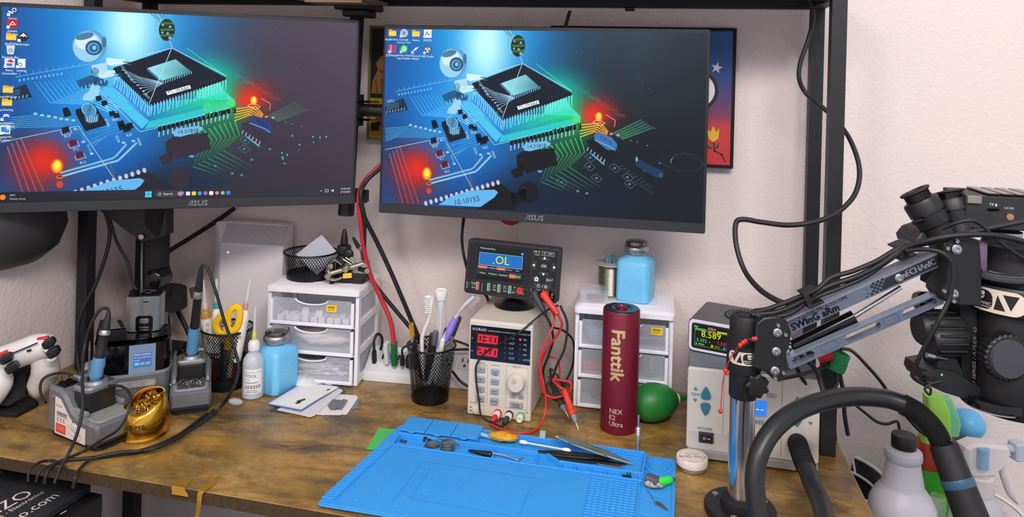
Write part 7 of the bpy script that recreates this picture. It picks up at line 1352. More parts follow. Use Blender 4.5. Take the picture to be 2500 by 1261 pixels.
# focus rack and knobs on the left of the body
b = MB(); P = [W(u, v, 0.915)-o for u, v in ((2345, 748), (2385, 748), (2385, 960), (2350, 930), (2345, 850))]; slab(b, P, 0.03); b.build('focus_rack', BLACKM, MS)
def xknob(u0, u1, v, r, Y, name, nr=0, m_=BLACK):
    A, B = W(u0, v, Y)-o, W(u1, v, Y)-o; d = B-A; L = d.length; b = MB(); b.axis_lathe([(r*0.86, 0), (r, 0.004), (r, L-0.003), (r*0.92, L)], A, d, 36)
    for k in range(nr): a = 2*pi*k/nr; F_ = frame(d); p_ = F_ @ Vector((r*1.0*cos(a), r*1.0*sin(a), 0)); b.cyl(A+p_+d*0.12, A+p_+d*0.88, 0.0018, n=8)
    return b.build(name, m_, MS)
xknob(2240, 2342, 800, 0.0205, 0.925, 'focus_knob', 14); xknob(2268, 2352, 828, 0.018, 0.91, 'fine_focus_knob', 12); xknob(2236, 2272, 734, 0.012, 0.955, 'tension_knob', 0, GLOSS)
plate('lower_bracket', ((2285, 655), (2330, 648), (2345, 700), (2300, 705), (2268, 694), (2270, 668)), 0.945, 0.022, BLACKM)
plate('light_housing', ((2262, 907), (2290, 902), (2330, 905), (2370, 930), (2420, 955), (2470, 972), (2440, 985), (2357, 974), (2305, 958), (2266, 940), (2258, 925)), 0.900, 0.05, BLACK)
plate('light_mount', ((2290, 902), (2292, 882), (2314, 867), (2335, 870), (2358, 925), (2330, 912)), 0.905, 0.035, BLACKM)
b = MB(); b.tube([mp(2246, 908, 0.905), mp(2264, 914, 0.905)], 0.0055, 14, 1); b.build('dimmer_knob', BLACK, MS)
b = MB(); b.tube([mp(2262, 866, 0.90), mp(2281, 870, 0.90)], 0.0032, 12, 1); b.tube([mp(2281, 870, 0.90), mp(2312, 875, 0.905)], 0.0018, 10, 1); b.build('lock_lever', SILVER, MS)
b = MB(); q = mp(2299, 914, 0.8995); b.cyl(q, q-AX_F*0.0004, 0.0012, n=10); b.build('status_led', mat('green_led', (60, 220, 90), 0.3, emit=1.2), MS)
q = W(2430, 962, 0.905)-o; MB().lathe([(0.036, 0), (0.037, -0.003), (0.037, -0.010), (0.034, -0.012), (0.022, -0.012), (0.022, 0)], 44, c=q, closed=True).build('lens_ring', GLOSS, MS)
MB().lathe([(0.024, -0.0122), (0.033, -0.0122), (0.033, -0.0135), (0.024, -0.0135)], 44, c=q, closed=True).build('ring_light', mat('frosted_ring', (220, 220, 210), 0.3, var=0.1), MS)
# eyepiece head
plate('eyepiece_base', ((2236, 588), (2252, 568), (2300, 552), (2345, 545), (2375, 556), (2360, 600), (2320, 612), (2290, 598), (2240, 602)), 0.935, 0.05, mat('worn_black', (56, 54, 56), 0.45, var=0.2, vs=60))
for (ut, vt, ub, vb, Y, k, nm) in ((2231, 464, 2293, 566, 0.935, 1.0, 'eyepiece'), (2314, 466, 2342, 556, 0.945, 1.0, 'eyepiece')):
    A, B = W(ub, vb, Y)-o, W(ut, vt, Y+0.014)-o; d = B-A; L = d.length; r = 0.0205*k; T = Matrix.Translation(A) @ frame(d).to_4x4()
    e_ = bpy.data.objects.new(nm, None); COL.objects.link(e_); e_.parent = MS; e_.empty_display_size = 0.01
    MB().lathe([(r*0.80, -0.010), (r*0.80, L*0.14), (r*0.92, L*0.17), (r*1.0, L*0.42)], 32, T).build('tube', BLACK, e_); MB().lathe([(r*0.93, L*0.42), (r*0.93, L*0.46)], 32, T).build('groove', GLOSS, e_); MB().lathe([(r*1.03, L*0.46), (r*1.05, L*0.70), (r*1.0, L*0.76), (r*0.86, L*0.78)], 32, T).build('diopter_ring', BLACK, e_)
    b = MB(); b.lathe([(r*0.72, L*0.77), (r*0.72, L*0.93)], 32, T)
    for q_ in range(22): a = 2*pi*q_/22; b.box(-0.0007, 0.0007, r*0.72, r*0.76, L*0.79, L*0.92, 0, T @ Matrix.Rotation(a, 4, 'Z'))
    b.build('knurled_ring', GLOSS, e_); MB().lathe([(r*0.76, L*0.92), (r*0.90, L*0.95), (r*0.90, L*0.985), (r*0.82, L*1.0), (r*0.60, L*1.0), (r*0.56, L*0.96), (0, L*0.955)], 36, T).build('eye_cup', RUBBER, e_)
q = mp(2229, 544, 0.925); b = MB(); b.cyl(q, q+Vector((0.012, 0.005, 0.004)), 0.0026, n=12); b.build('set_screw', GLOSS, MS)
# camera box on top
cb = W(2356, 556, 0.930)-o; T = Matrix.Translation(cb) @ Matrix.Rotation(ya(-10), 4, 'Z'); CBX = mat('camera_black', (38, 38, 40), 0.55, bump=0.1)
MB().prism(rrect(0.100, 0.076, 0.004, 0.050, 0.038), 0, 0.040, 'z', 0.001, T).build('camera_box', CBX, MS)
for i in range(4): MB().prism(rrect(0.014, 0.066, 0.002, 0.034+i*0.0165, 0.038), 0.0402, 0.0432, 'z', 0.001, T).build('heat_fin', GLOSS, MS)
MB().prism(rrect(0.016, 0.006, 0.001, 0.009, -0.0006), 0.031, 0.040, 'z', 0.0004, T).build('metal_tab', mat('tab_grey', (150, 144, 132), 0.4, 0.5), MS)
b = MB(); b.prism(rrect(0.014, 0.0034, 0.0016, 0.031, 0.024), -0.0006, 0.0004, 'y', 0, T); b.build('card_slot', GLOSS, MS)
b = MB(); b.lathe([(0.0042, 0), (0.0042, 0.0014), (0, 0.0016)], 18, T @ Matrix.Translation((0.0495, -0.0002, 0.0165)) @ Matrix.Rotation(pi/2, 4, 'X')); b.build('brass_screw', mat('copper_screw', (196, 150, 110), 0.35, 0.8), MS)
c = Canvas(); c.text('TF', 0.029, 0.030, 0.005, (214, 214, 214)); c.rect(0.033, 0.0285, 0.035, 0.0315, (214, 214, 214)); c.text('1/4 IN', 0.048, 0.0268, 0.0044, (200, 200, 200)); c.text('Y', 0.073, 0.0255, 0.006, (200, 200, 200)); c.rect(0.071, 0.0095, 0.085, 0.0185, (150, 152, 156)); c.layer(); [c.line([(0.072, 0.0165-i*0.002), (0.084, 0.0165-i*0.002)], 0.0007, (50, 50, 54)) for i in range(4)]; c.build('camera_print', PRINT, MS, lambda x, z, hh: tuple(T @ Vector((x, -0.0004-hh, z))))
q = W(2448, 562, 0.945)-o; MB().lathe([(0.028, -0.052), (0.029, -0.045), (0.029, -0.020), (0.024, -0.016), (0.020, -0.006), (0.0205, 0.0)], 36, c=q).build('camera_adapter', BLACKM, MS)
MB().lathe([(0.0215, -0.0055), (0.0215, -0.0005)], 36, c=q).build('adapter_ring', SILVER, MS)
for (u, v) in ((1978, 720), (2202, 606)):
    b = MB(); T2 = Matrix.Translation(mp(u, v, 0.925)) @ Matrix.Rotation(YAW, 4, 'Z') @ Matrix.Rotation(radians(-24), 4, 'Y'); b.box(-0.010, 0.010, -0.010, 0.012, -0.011, -0.008, 0.0005, T2); b.box(-0.010, 0.010, -0.010, 0.012, 0.005, 0.0075, 0.0005, T2); b.box(-0.010, -0.004, -0.010, -0.0075, -0.008, 0.005, 0.0005, T2); b.box(-0.004, 0.010, 0.0095, 0.012, -0.008, 0.005, 0.0005, T2); b.build('cable_holder', BLACK, MS)

# ------------------------------------------------ flux tin
p = Dk(1689, 1141); t = thing('flux_tin', 'small round tin with a grubby white lid in front of the rework station', 'tin', p); MB().lathe([(0.0195, 0.0003), (0.0205, 0.0015), (0.0205, 0.0085)], 40).build('tin', mat('tin_plate', (176, 174, 164), 0.3, 0.8, var=0.2), t); MB().lathe([(0.0216, 0.0065), (0.0218, 0.008), (0.0218, 0.0155), (0.0208, 0.0168), (0, 0.0168)], 40).build('lid', mat('grubby_white', (226, 212, 204), 0.6, var=0.22, vs=140), t)
c = Canvas(); c.text('Chip Quik', 0, 0.003, 0.0092, (150, 110, 96), 0); c.text('NC Flux', 0, -0.0055, 0.005, (160, 120, 106)); c.ring(0, 0, 0.0175, 0.0175, 0.0005, (196, 170, 156)); c.build('lid_print', PRINT, t, lambda x, y, hh: tuple(Matrix.Rotation(pi+YAW, 3, 'Z') @ Vector((x, y, 0.0171+hh))))

# ================================================================== bottles on a side table right of the desk
ZT = -0.262
t = thing('side_table', 'low black side table carrying the bottles right of the desk', 'table', (0.58, -0.27, 0)); MB().box(-0.40, 0.42, -0.24, 0.24, ZD+ZT-0.02, ZD+ZT, 0.002).build('tabletop', BLACKM, t)
for (x, y) in ((-0.37, -0.21), (0.39, -0.21), (-0.37, 0.21), (0.39, 0.21)): MB().box(x-0.015, x+0.015, y-0.015, y+0.015, 0.001, ZD+ZT-0.0205, 0.001).build('leg', BLACKM, t)
def onT(u, v, Y): q = W(u, v, Y); return Vector((q.x, q.y, ZD+ZT+0.0005))
MILK = mat('milky_jug', (206, 204, 212), 0.35, var=0.03, alpha=0.9)
p = onT(2206, 1100, 1.10); t = thing('jug', 'milky white bottle with ribbed neck and black screw cap', 'bottle', p, ya(0)); zz = lambda z: z-ZT
rib = []
for i in range(13): f = i/12; rib += [(0.0282-0.0062*f+0.0006*(i % 2), zz(-0.034+0.034*f))]
b = MB(); b.lathe([(0.040, 0.0), (0.045, 0.004), (0.0455, zz(-0.075)), (0.0445, zz(-0.062)), (0.038, zz(-0.048)), (0.030, zz(-0.037))]+rib+[(0.0250, zz(0.0045)), (0.0255, zz(0.010)), (0.0245, zz(0.015)), (0.019, zz(0.0185)), (0.0155, zz(0.02))], 44); b.build('bottle', MILK, t)
b = MB(); b.lathe([(0.0165, zz(0.0195)), (0.0168, zz(0.021)), (0.0168, zz(0.0365)), (0.0158, zz(0.038)), (0, zz(0.038))], 36); b.build('cap', BLACK, t)
c = Canvas(); 
for i in range(10): c.rect(-0.034+i*0.0068, zz(-0.15), -0.034+(i+1)*0.0068, zz(-0.078), (216, 214, 220))
c.layer()
for i in range(12): c.line([(-0.031, zz(-0.083-i*0.005)), (-0.031+(0.060 if i % 3 else 0.048), zz(-0.083-i*0.005))], 0.0016, (70, 68, 76))
phj = atan2((CAM-p).y, (CAM-p).x)
c.split(0.008).build('label', PRINT, t, lambda x, z, hh: ((0.0458+hh)*cos(phj-0.25+x/0.0455), (0.0458+hh)*sin(phj-0.25+x/0.0455), z))
p = onT(2282, 1100, 1.20); t = thing('cleaner_bottle', 'bright green cleaner bottle with red band behind the hose', 'bottle', p, ya(-15))
GN = mat('lime_plastic', (64, 190, 40), 0.35); GN2 = mat('mint_plastic', (120, 196, 150), 0.35)
b = MB(); b.loft([(rrect(0.072, 0.046, 0.012), 0.0), (rrect(0.074, 0.048, 0.014), 0.15), (rrect(0.060, 0.044, 0.014), 0.185), (rrect(0.052, 0.040, 0.012), 0.205)], 'z'); b.build('bottle', GN, t)
b = MB(); b.loft([(rrect(0.053, 0.041, 0.012), 0.2055), (rrect(0.048, 0.038, 0.012), 0.245)], 'z'); b.build('red_band', mat('brick_red', (190, 62, 40), 0.45), t)
b = MB(); b.loft([(rrect(0.043, 0.034, 0.008), 0.2455), (rrect(0.040, 0.034, 0.006), 0.27), (rrect(0.030, 0.04, 0.004, 0.0, 0.0), 0.300), (rrect(0.028, 0.03, 0.006, -0.004, 0), 0.318)], 'z'); b.build('spray_head', mat('lime_light', (150, 214, 80), 0.4), t)
b = MB(); b.loft([(rrect(0.020, 0.03, 0.004, 0.020, 0), 0.262), (rrect(0.030, 0.03, 0.004, 0.018, 0), 0.282), (rrect(0.014, 0.026, 0.004, 0.014, 0), 0.316)], 'z'); b.build('shroud', GN2, t)
t = thing('plastic_bag', 'crinkled clear plastic bag in front of the green bottle', 'plastic bag', onT(2288, 1240, 1.15)); b = MB(); random.seed(12); n = 12; m = 10; vs = []
for j in range(m):
    for i in range(n): a = 2*pi*i/n; r = (0.026-0.016*j/m)*(0.75+0.5*random.random()); vs.append((r*cos(a), r*sin(a)*0.7, 0.001+0.185*j/(m-1)))
b.add(vs, [(j*n+i, j*n+(i+1) % n, (j+1)*n+(i+1) % n, (j+1)*n+i) for j in range(m-1) for i in range(n)]); b.build('film', mat('crinkled_film', (206, 226, 190), 0.12, alpha=0.5), t, 10)
p = onT(2362, 1060, 1.24); t = thing('round_cap_bottle', 'bottle with a large round sky blue cap behind the spray bottle', 'bottle', p); MB().lathe([(0.026, 0), (0.028, 0.003), (0.028, 0.18), (0.016, 0.20), (0.012, 0.215)], 32).build('bottle', mat('pale_blue_bottle', (150, 200, 226), 0.35), t)
b = MB(); b.ball((0, 0, 0.256), 0.026, 0.026, 0.0235, 32, 16); b.cyl((0, 0, 0.21), (0, 0, 0.24), 0.013, n=20); b.build('cap', mat('sky_cap', (100, 180, 226), 0.4), t)
p = onT(2385, 1150, 1.10); t = thing('spray_bottle', 'clear spray bottle with translucent trigger head at the right edge', 'spray bottle', p, ya(8)); CLR = mat('bottle_clear', (214, 212, 220), 0.12, alpha=0.45, var=0.0); SPW = mat('spray_white', (226, 218, 216), 0.4, alpha=0.9)
z1 = -ZT
b = MB(); b.lathe([(0.038, 0.0), (0.0405, 0.004), (0.0405, 0.10), (0.037, 0.13), (0.034, 0.15), (0.036, 0.17), (0.0335, 0.185), (0.0345, 0.198), (0.028, 0.21), (0.0195, 0.218), (0.019, 0.224)], 36); b.build('bottle', CLR, t)
MB().lathe([(0.0, 0.003), (0.0385, 0.003), (0.0385, 0.088), (0, 0.088)], 32).build('dark_liquid', mat('dark_fluid', (52, 52, 60), 0.3), t)
MB().lathe([(0.021, 0.220), (0.0215, 0.222), (0.0215, 0.244), (0.019, 0.247)], 32).build('screw_collar', SPW, t)
b = MB(); b.prism([(-0.022, 0.246), (0.020, 0.246), (0.032, 0.256), (0.046, 0.276), (0.040, 0.288), (-0.010, 0.296), (-0.028, 0.290), (-0.029, 0.272)], -0.013, 0.013, 'y', 0.004); b.build('spray_head', SPW, t)
b = MB(); b.cyl((0.030, 0, 0.284), (0.056, 0, 0.279), 0.006, n=16); b.prism(rrect(0.017, 0.026, 0.003, 0.064, 0.277), -0.010, 0.010, 'y', 0.002); b.build('nozzle', mat('nozzle_frost', (190, 200, 216), 0.3, alpha=0.8), t)
b = MB(); b.tube([(0.038, 0, 0.262), (0.046, 0, 0.24), (0.056, 0, 0.215), (0.068, 0, 0.200)], [0.006, 0.007, 0.006, 0.003], 12, 5); b.build('trigger', SPW, t)
b = MB(); b.cyl((-0.004, -0.0145, 0.262), (-0.004, -0.0145, 0.29), 0.0085, n=20); b.build('piston', mat('piston_blue', (140, 186, 220), 0.2, alpha=0.75), t)
b = MB(); b.cyl((0.002, 0, 0.01), (0.002, 0, 0.22), 0.0028, n=12); b.build('dip_tube', mat('dip_blue', (130, 190, 224), 0.3), t)
# waste bin with white rim
p = onT(2020, 1150, 1.235); t = thing('waste_bin', 'dark round bin with a thin white rim just behind the desk corner', 'bin', p); zr = W(2020, 1152, 1.235).z-p.z
rb0 = 0.088
MB().lathe([(0.0, 0.001), (rb0*0.7, 0.001), (rb0, zr-0.002), (rb0-0.003, zr-0.002), (rb0*0.68, 0.004), (0, 0.004)], 44).build('liner', mat('bin_liner', (46, 46, 50), 0.35), t)
b = MB(); b.tube([(rb0*cos(2*pi*k/44), rb0*sin(2*pi*k/44), zr) for k in range(45)], 0.0028, 8, 1, cap=False); b.build('rim', WHITE, t)
b = MB(); b.tube([((rb0-0.012)*cos(2*pi*k/44), (rb0-0.012)*sin(2*pi*k/44), zr-0.022) for k in range(45)], 0.0024, 8, 1, cap=False); b.build('inner_hoop', WHITE, t)
b = MB(); b.tube([((rb0-0.001)*cos(0.9), (rb0-0.001)*sin(0.9), zr), ((rb0-0.012)*cos(0.75), (rb0-0.012)*sin(0.75), zr-0.022)], 0.0018, 8, 1); b.build('strut', WHITE, t)
# ================================================================== blue repair mat
BLUE = mat('blue_silicone', (52, 152, 226), 0.5, var=0.05, vs=30); BLUD = mat('blue_silicone_deep', (44, 136, 208), 0.55, var=0.05)
bl, br = Dk(962, 1040), Dk(1650, 1128); ra = atan2(br.y-bl.y, br.x-bl.x); Lm = (br-bl).length
RM = thing('repair_mat', 'blue silicone repair mat with compartments lying on the desk', 'repair mat', bl, ra)
def ml(u, v, z=0.0): q = Matrix.Rotation(-ra, 3, 'Z') @ (Dk(u, v, z)-bl); return (q.x, q.y)
def rp(P, r=0.006, n=4):      # round the corners of a polygon
    out = []
    for i in range(len(P)):
        a, b, c_ = Vector(P[i-1]), Vector(P[i]), Vector(P[(i+1) % len(P)]); u, v = (a-b).normalized(), (c_-b).normalized()
        for k in range(n+1): t = k/n; out.append(tuple(b+u*r*(1-t)**2+v*r*t**2))
    return out
MB().prism(rp([(0.010, 0), (Lm, 0), (0.4195, -0.236), (-0.0150, -0.232)], 0.008), 0.0021, 0.0046, 'z', 0.0006).build('base_sheet', BLUE, RM)
# ridged ruler strip
for i in range(38):
    f = i/37; x0, y0 = 0.0165-0.0265*f, -0.010-0.207*f
    b = MB() if i == 0 else None
    if i == 0: b.box(-0.0005, 0.0165, -0.0014, 0.0014, 0, 0.0026, 0.0004); rdg = b.build('ridge', BLUE, RM); rm_ = rdg.data
    else: rdg = bpy.data.objects.new('ridge', rm_); COL.objects.link(rdg); rdg.parent = RM
    rdg.location = (x0-0.003, y0, 0.0046)
def wallp(P, w_, z0, z1, name, m_=BLUE):
    for (a, b_) in zip(P[:-1], P[1:]):
        d = Vector((b_[0]-a[0], b_[1]-a[1])); l = d.length; M = Matrix.Translation((a[0], a[1], 0)) @ Matrix.Rotation(atan2(d.y, d.x), 4, 'Z'); b = MB(); b.box(-w_/2, l+w_/2, -w_/2, w_/2, z0, z1, 0.0005, M); b.build(name, m_, RM)
z0 = 0.0046
wallp([(0.018, -0.004), (-0.004, -0.228)], 0.0022, z0, 0.0062, 'rim')
# rear block: three lids over boxes, then an open tray
MB().box(0.022, 0.140, -0.033, 0.004, z0, 0.0122, 0.001).build('box_block', BLUE, RM)
for i in range(3):
    x = 0.0220+i*0.0396; P = [(x, 0.008), (x+0.0386, 0.008), (x+0.0386, -0.036), (x+0.026, -0.036)]+[(x+0.0185+0.0065*cos(a), -0.036-0.004*sin(a)) for a in (pi*k/6 for k in range(7))]+[(x, -0.036)]
    MB().prism(P, 0.0126, 0.0146, 'z', 0.0004).build('box_lid', BLUE, RM)
wallp([(0.1412, -0.001), (0.3815, -0.006), (0.3790, -0.0645)], 0.0032, z0, 0.0125, 'tray_wall')
wallp([(0.0235, -0.0395), (0.245, -0.044), (0.264, -0.0600), (0.3785, -0.0645)], 0.0028, z0, 0.0118, 'tray_wall')
wallp([(0.0235, -0.0395), (0.0235, -0.0655)], 0.0028, z0, 0.0100, 'tray_wall'); wallp([(0.0235, -0.0655), (0.3780, -0.0745)], 0.0030, z0, 0.0072, 'tray_wall')
for x in (0.067, 0.170, 0.232): wallp([(x, -0.0410), (x+0.001, -0.0665)], 0.0024, z0, 0.0085, 'divider')
for i in range(6): x = 0.268+i*0.0205; wallp([(x, -0.0615-0.00004*i), (x, -0.0722)], 0.0022, z0, 0.0090, 'divider')
wallp([(0.376, -0.066), (0.3745, -0.2345)], 0.0030, z0, 0.0062, 'rim'); wallp([(0.012, -0.070), (-0.002, -0.2250)], 0.0018, z0, 0.0058, 'rim'); wallp([(-0.003, -0.2295), (0.372, -0.2335)], 0.0024, z0, 0.0060, 'rim')
# part grid
gx0, gx1, gy0, gy1 = 0.3120, 0.3735, -0.0815, -0.230
for i in range(9): x = gx0+(gx1-gx0)*i/8; wallp([(x, gy0), (x-0.002, gy1)], 0.0013, z0, 0.0060, 'grid_bar')
for j in range(25): y = gy0+(gy1-gy0)*j/24; wallp([(gx0, y), (gx1, y-0.0002)], 0.0012, z0, 0.0059, 'grid_bar')
# right panel: ring, grooves
pr_ = ml(1612, 1143, 0.004)
for r in (0.0205, 0.0135): MB().lathe([(r, 0), (r, 0.0022), (r-0.0018, 0.0022), (r-0.0018, 0)], 36, c=(0.4000, -0.0290, z0), closed=True).build('ring', BLUE, RM)
for (a_, b_) in (((0.379, -0.098), (0.415, -0.112)), ((0.379, -0.112), (0.415, -0.128)), ((0.379, -0.150), (0.415, -0.160)), ((0.4185, -0.05), (0.4165, -0.230)), ((0.379, -0.050), (0.379, -0.092))): wallp([a_, b_], 0.0016, z0, 0.0058, 'rib')
c = Canvas(2e-5); BD = (36, 116, 190)
def m6(x, y): return ml(760+x*.215, 990+y*.215, z0)
def m7(x, y): return ml(1200+x*.232, 990+y*.232, z0)
c.line([m6(915, 1100), m6(1270, 630), m6(2280, 780), m7(590, 788)], 0.0006, BD); c.line([m6(1350, 720), m6(1125, 1050), m6(2280, 1250)], 0.0005, BD); c.line([m7(412, 852), m7(285, 1165)], 0.0005, BD)  # engraved grooves: their shade drawn as flat darker blue lines
random.seed(21)
for i in range(150): c.ell(random.uniform(0.02, 0.36), random.uniform(-0.225, -0.08), random.uniform(.0003, .0007), random.uniform(.0003, .0006), random.choice(((190, 214, 232), (226, 232, 236), (90, 110, 120))), n=6)
tag(c.build('painted_grooves_and_scuffs', PRINT, RM, lambda x, y, hh: (x, y, z0+0.00012+hh)), None, None, kind='stuff')
t = thing('green_mat', 'thin green board under the left edge of the blue mat', 'board', bl, ra); a1, a2, a3, a4 = ml(925, 1046), ml(1000, 1058), ml(960, 1100), ml(893, 1098)
MB().prism(rp([a1, (0.10, -0.006), (0.09, -0.05), a4], 0.004), 0.0003, 0.0019, 'z', 0.0003).build('board', mat('green_board', (76, 186, 96), 0.5), t)
# ---- things lying in and on the mat
def mw(x, y, z): return bl + Matrix.Rotation(ra, 3, 'Z') @ Vector((x, y, 0)) + Vector((0, 0, z))
def om(u, v, z=0.0052): return Dk(u, v, z)
def mthing(name, label, cat, p, rz=0.0, group=None): return thing(name, label, cat, p, rz, group)
COIN = mat('coin_steel', (150, 142, 126), 0.3, 0.9)
for i, (u, v, n, lb) in enumerate(((1056, 1086, 0, 'button cell lying alone at the left in the mat tray'), (1092, 1096, 0, 'bottom button cell of the stack in the mat tray'), (1092, 1096, 1, 'middle button cell of the stack in the mat tray'), (1090, 1095, 2, 'top button cell of the stack in the mat tray'))):
    q = om(u, v); t = mthing('button_cell', lb, 'battery', q+Vector((0.001*n, 0, 0.0034*n)), 0, 'button cells in the mat tray'); MB().lathe([(0.0100, 0), (0.0105, 0.0004), (0.0105, 0.0026), (0.0098, 0.0031)], 28).build('can', COIN, t); MB().lathe([(0.0082, 0.0031), (0.0078, 0.0033), (0, 0.0033)], 24).build('terminal', SILVER, t)
b = MB(); q = om(1045, 1075); t = mthing('black_clip', 'small black clip beside the button cells in the tray', 'clip', q, 0.3); b.prism(rrect(0.014, 0.006, 0.001), 0, 0.004, 'z', 0.0005); b.build('body', BLACK, t); MB().box(-0.006, 0.006, -0.001, 0.001, 0.0042, 0.006, 0.0003).build('lever', GLOSS, t)
cable('wire_offcut', 'thin silver wire curling over the button cells in the tray', [om(1060, 1069, 0.010), om(1085, 1070, 0.014), om(1115, 1078, 0.012), om(1130, 1092, 0.007)], 0.0005, SILVER, 'wire')
for i, u in enumerate((980, 989)): t = mthing('chip', ('left' if i == 0 else 'right')+' one of two tiny chips at the end of the tray', 'chip', om(u, 1076+i*2), ra, 'two tiny chips in the tray'); MB().box(-0.0022, 0.0022, -0.003, 0.003, 0, 0.0016, 0.0003).build('body', DKGREY, t); MB().box(-0.0028, 0.0028, -0.0024, -0.0012, 0, 0.0006).build('contact', SILVER, t)
t = mthing('flux_wad', 'amber crumpled flux film wad in the rear tray of the mat', 'wad', om(1228, 1075, 0.006)); b = MB(); b.ball((0, 0, 0.006), 0.023, 0.009, 0.0065, 18, 10); o_ = b.build('film', mat('amber_film', (206, 150, 24), 0.2, bump=0.8, bs=120), t)
random.seed(6)
for v in o_.data.vertices: v.co += Vector((random.uniform(-.0012, .0012), random.uniform(-.0012, .0012), random.uniform(-.001, .0014)))
sw = swab('cotton swab lying in the rear tray of the blue mat', om(1330, 1088, 0.012), ra-0.10, 0.0, None)
t = mthing('clear_tip', 'small pale plastic tip at the left of the rear tray', 'tip', om(1190, 1066, 0.008), ra); b = MB(); b.tube([(-0.012, 0.004, 0.001), (0.0, 0, 0.001), (0.012, -0.004, 0.0)], [0.0035, 0.0025, 0.0012], 10, 3); b.build('tip', mat('pale_blue_tip', (150, 190, 216), 0.3), t)
t = mthing('clear_strip', 'clear plastic strip standing at the back wall of the tray', 'strip', om(1322, 1080, 0.0055), ra); b = MB(); b.box(-0.004, 0.004, -0.0004, 0.0004, 0, 0.018, 0, Matrix.Rotation(0.1, 4, 'Y')); b.build('strip', mat('strip_clear', (190, 206, 220), 0.2, alpha=0.7), t)
def tweezers(label, u0, v0, u1, v1, z0_, z1_, m_, ribs, spread=0.004):
    A, B = Dk(u0, v0, z0_), Dk(u1, v1, z1_); t = thing('tweezers', label, 'tweezers', A); d = B-A; L = d.length; side = Vector((-d.y, d.x, 0)).normalized()
    for s in (-1, 1):
        b = MB(); pts = [Vector((0, 0, 0)), d*0.25+side*s*spread*0.9, d*0.6+side*s*spread*0.9, d*0.9+side*s*spread*0.35, d+side*s*0.0005]; b.tube(pts, [0.0035, 0.0042, 0.0042, 0.0022, 0.0006], 8, 5, flat=0.45)
        if ribs:
            for k in range(26): f = 0.18+0.5*k/25; p_ = d*f+side*s*spread*0.9; b.cyl(p_-side*0.0036, p_+side*0.0036, 0.0014, n=6)
        b.build('arm', m_, t)
    b = MB(); b.ball((0, 0, 0), 0.0038, 0.0038, 0.0022, 12, 8); b.build('heel', m_, t); return t
tweezers('ribbed teal steel tweezers lying across the rear tray wall of the mat', 1360, 1064, 1545, 1130, 0.024, 0.010, mat('teal_steel', (158, 174, 170), 0.28, 0.85), True)
tweezers('black tweezers lying lengthwise in the rear tray', 1318, 1102, 1500, 1118, 0.011, 0.008, BLACK, False)
tweezers('shorter black tweezers in front of the other pair in the tray', 1345, 1112, 1530, 1132, 0.008, 0.007, GLOSS, False, 0.003)
t = mthing('blade', 'flat grey craft blade lying under the black tweezers', 'blade', om(1478, 1133, 0.0055), ra-0.12); MB().prism([(-0.024, -0.003), (0.018, -0.0045), (0.026, 0.0005), (0.020, 0.004), (-0.024, 0.003)], 0, 0.001, 'z', 0.0002).build('blade', SILVER, t)
t = mthing('screw_bit', 'steel screwdriver bit standing upright at the end of the tray', 'bit', mw(0.3700, -0.0045, ZD*0+0.0127)); MB().lathe([(0.0030, 0), (0.0030, 0.020), (0.0024, 0.021)], 6).build('hex_shank', SILVER, t); MB().lathe([(0.0024, 0.021), (0.0046, 0.022)]+[(0.0046-0.0008*(i % 2), 0.0225+0.0014*i) for i in range(8)]+[(0.0030, 0.034)], 16).build('grip_rings', SILVER, t); MB().lathe([(0.0016, 0.034), (0.0016, 0.048), (0.0008, 0.051)], 10).build('tip', SILVER, t)
cable('hex_pick', 'bent thin steel pick lying in the front tray row', [om(1188, 1102, 0.010), om(1235, 1112, 0.0085), om(1262, 1122, 0.007), om(1268, 1120, 0.007), om(1276, 1114, 0.0075)], 0.0012, SILVER, 'pick')
t = mthing('tapered_reamer', 'black tapered screw reamer in the front row of the mat', 'reamer', om(1172, 1104, 0.008), ra-0.12); b = MB(); T = frame((1, 0, 0)).to_4x4()
b.lathe([(0.0008, -0.018)]+[(0.0012+0.0030*i/14+0.0008*(i % 2), -0.017+0.0024*i) for i in range(15)]+[(0.003, 0.018)], 14, T); b.build('cone', mat('dark_steel', (46, 48, 54), 0.35, 0.7), t)
t = mthing('pin_header', 'small black pin header in the last notch of the tray', 'header', om(1532, 1164, 0.0052), ra); MB().box(-0.007, 0.005, -0.0015, 0.0015, 0, 0.0025, 0.0003).build('body', BLACK, t); [MB().cyl((x, 0, 0.0025), (x, 0, 0.007), 0.0006, n=6).build('pin', BLACK, t) for x in (0.000, 0.0035)]
t = mthing('solder_roll', 'small grey roll of wick on the right side of the mat', 'wick roll', om(1592, 1172, 0.0115), ra-0.5); b = MB(); b.axis_lathe([(0.0066, 0), (0.0075, 0.001), (0.0075, 0.016), (0.0066, 0.017), (0.003, 0.017)], (-0.008, 0, 0), (1, 0.1, 0), 24)
for k in range(6): b.axis_lathe([(0.0075, 0), (0.0079, 0.0008), (0.0075, 0.0016)], (-0.0065+k*0.0026, 0, 0), (1, 0.1, 0), 24)
b.build('roll', mat('grey_braid', (96, 92, 104), 0.5, 0.4, var=0.2), t)
t = mthing('foil_scrap', 'crumpled silver foil scrap below the wick roll', 'foil', om(1597, 1190, 0.005)); b = MB(); b.ball((0, 0, 0.004), 0.014, 0.006, 0.004, 12, 7); o_ = b.build('foil', mat('foil', (190, 186, 172), 0.2, 0.9), t, 5)
for v in o_.data.vertices: v.co += Vector((random.uniform(-.0015, .0015), random.uniform(-.0012, .0012), random.uniform(-.001, .0016)))
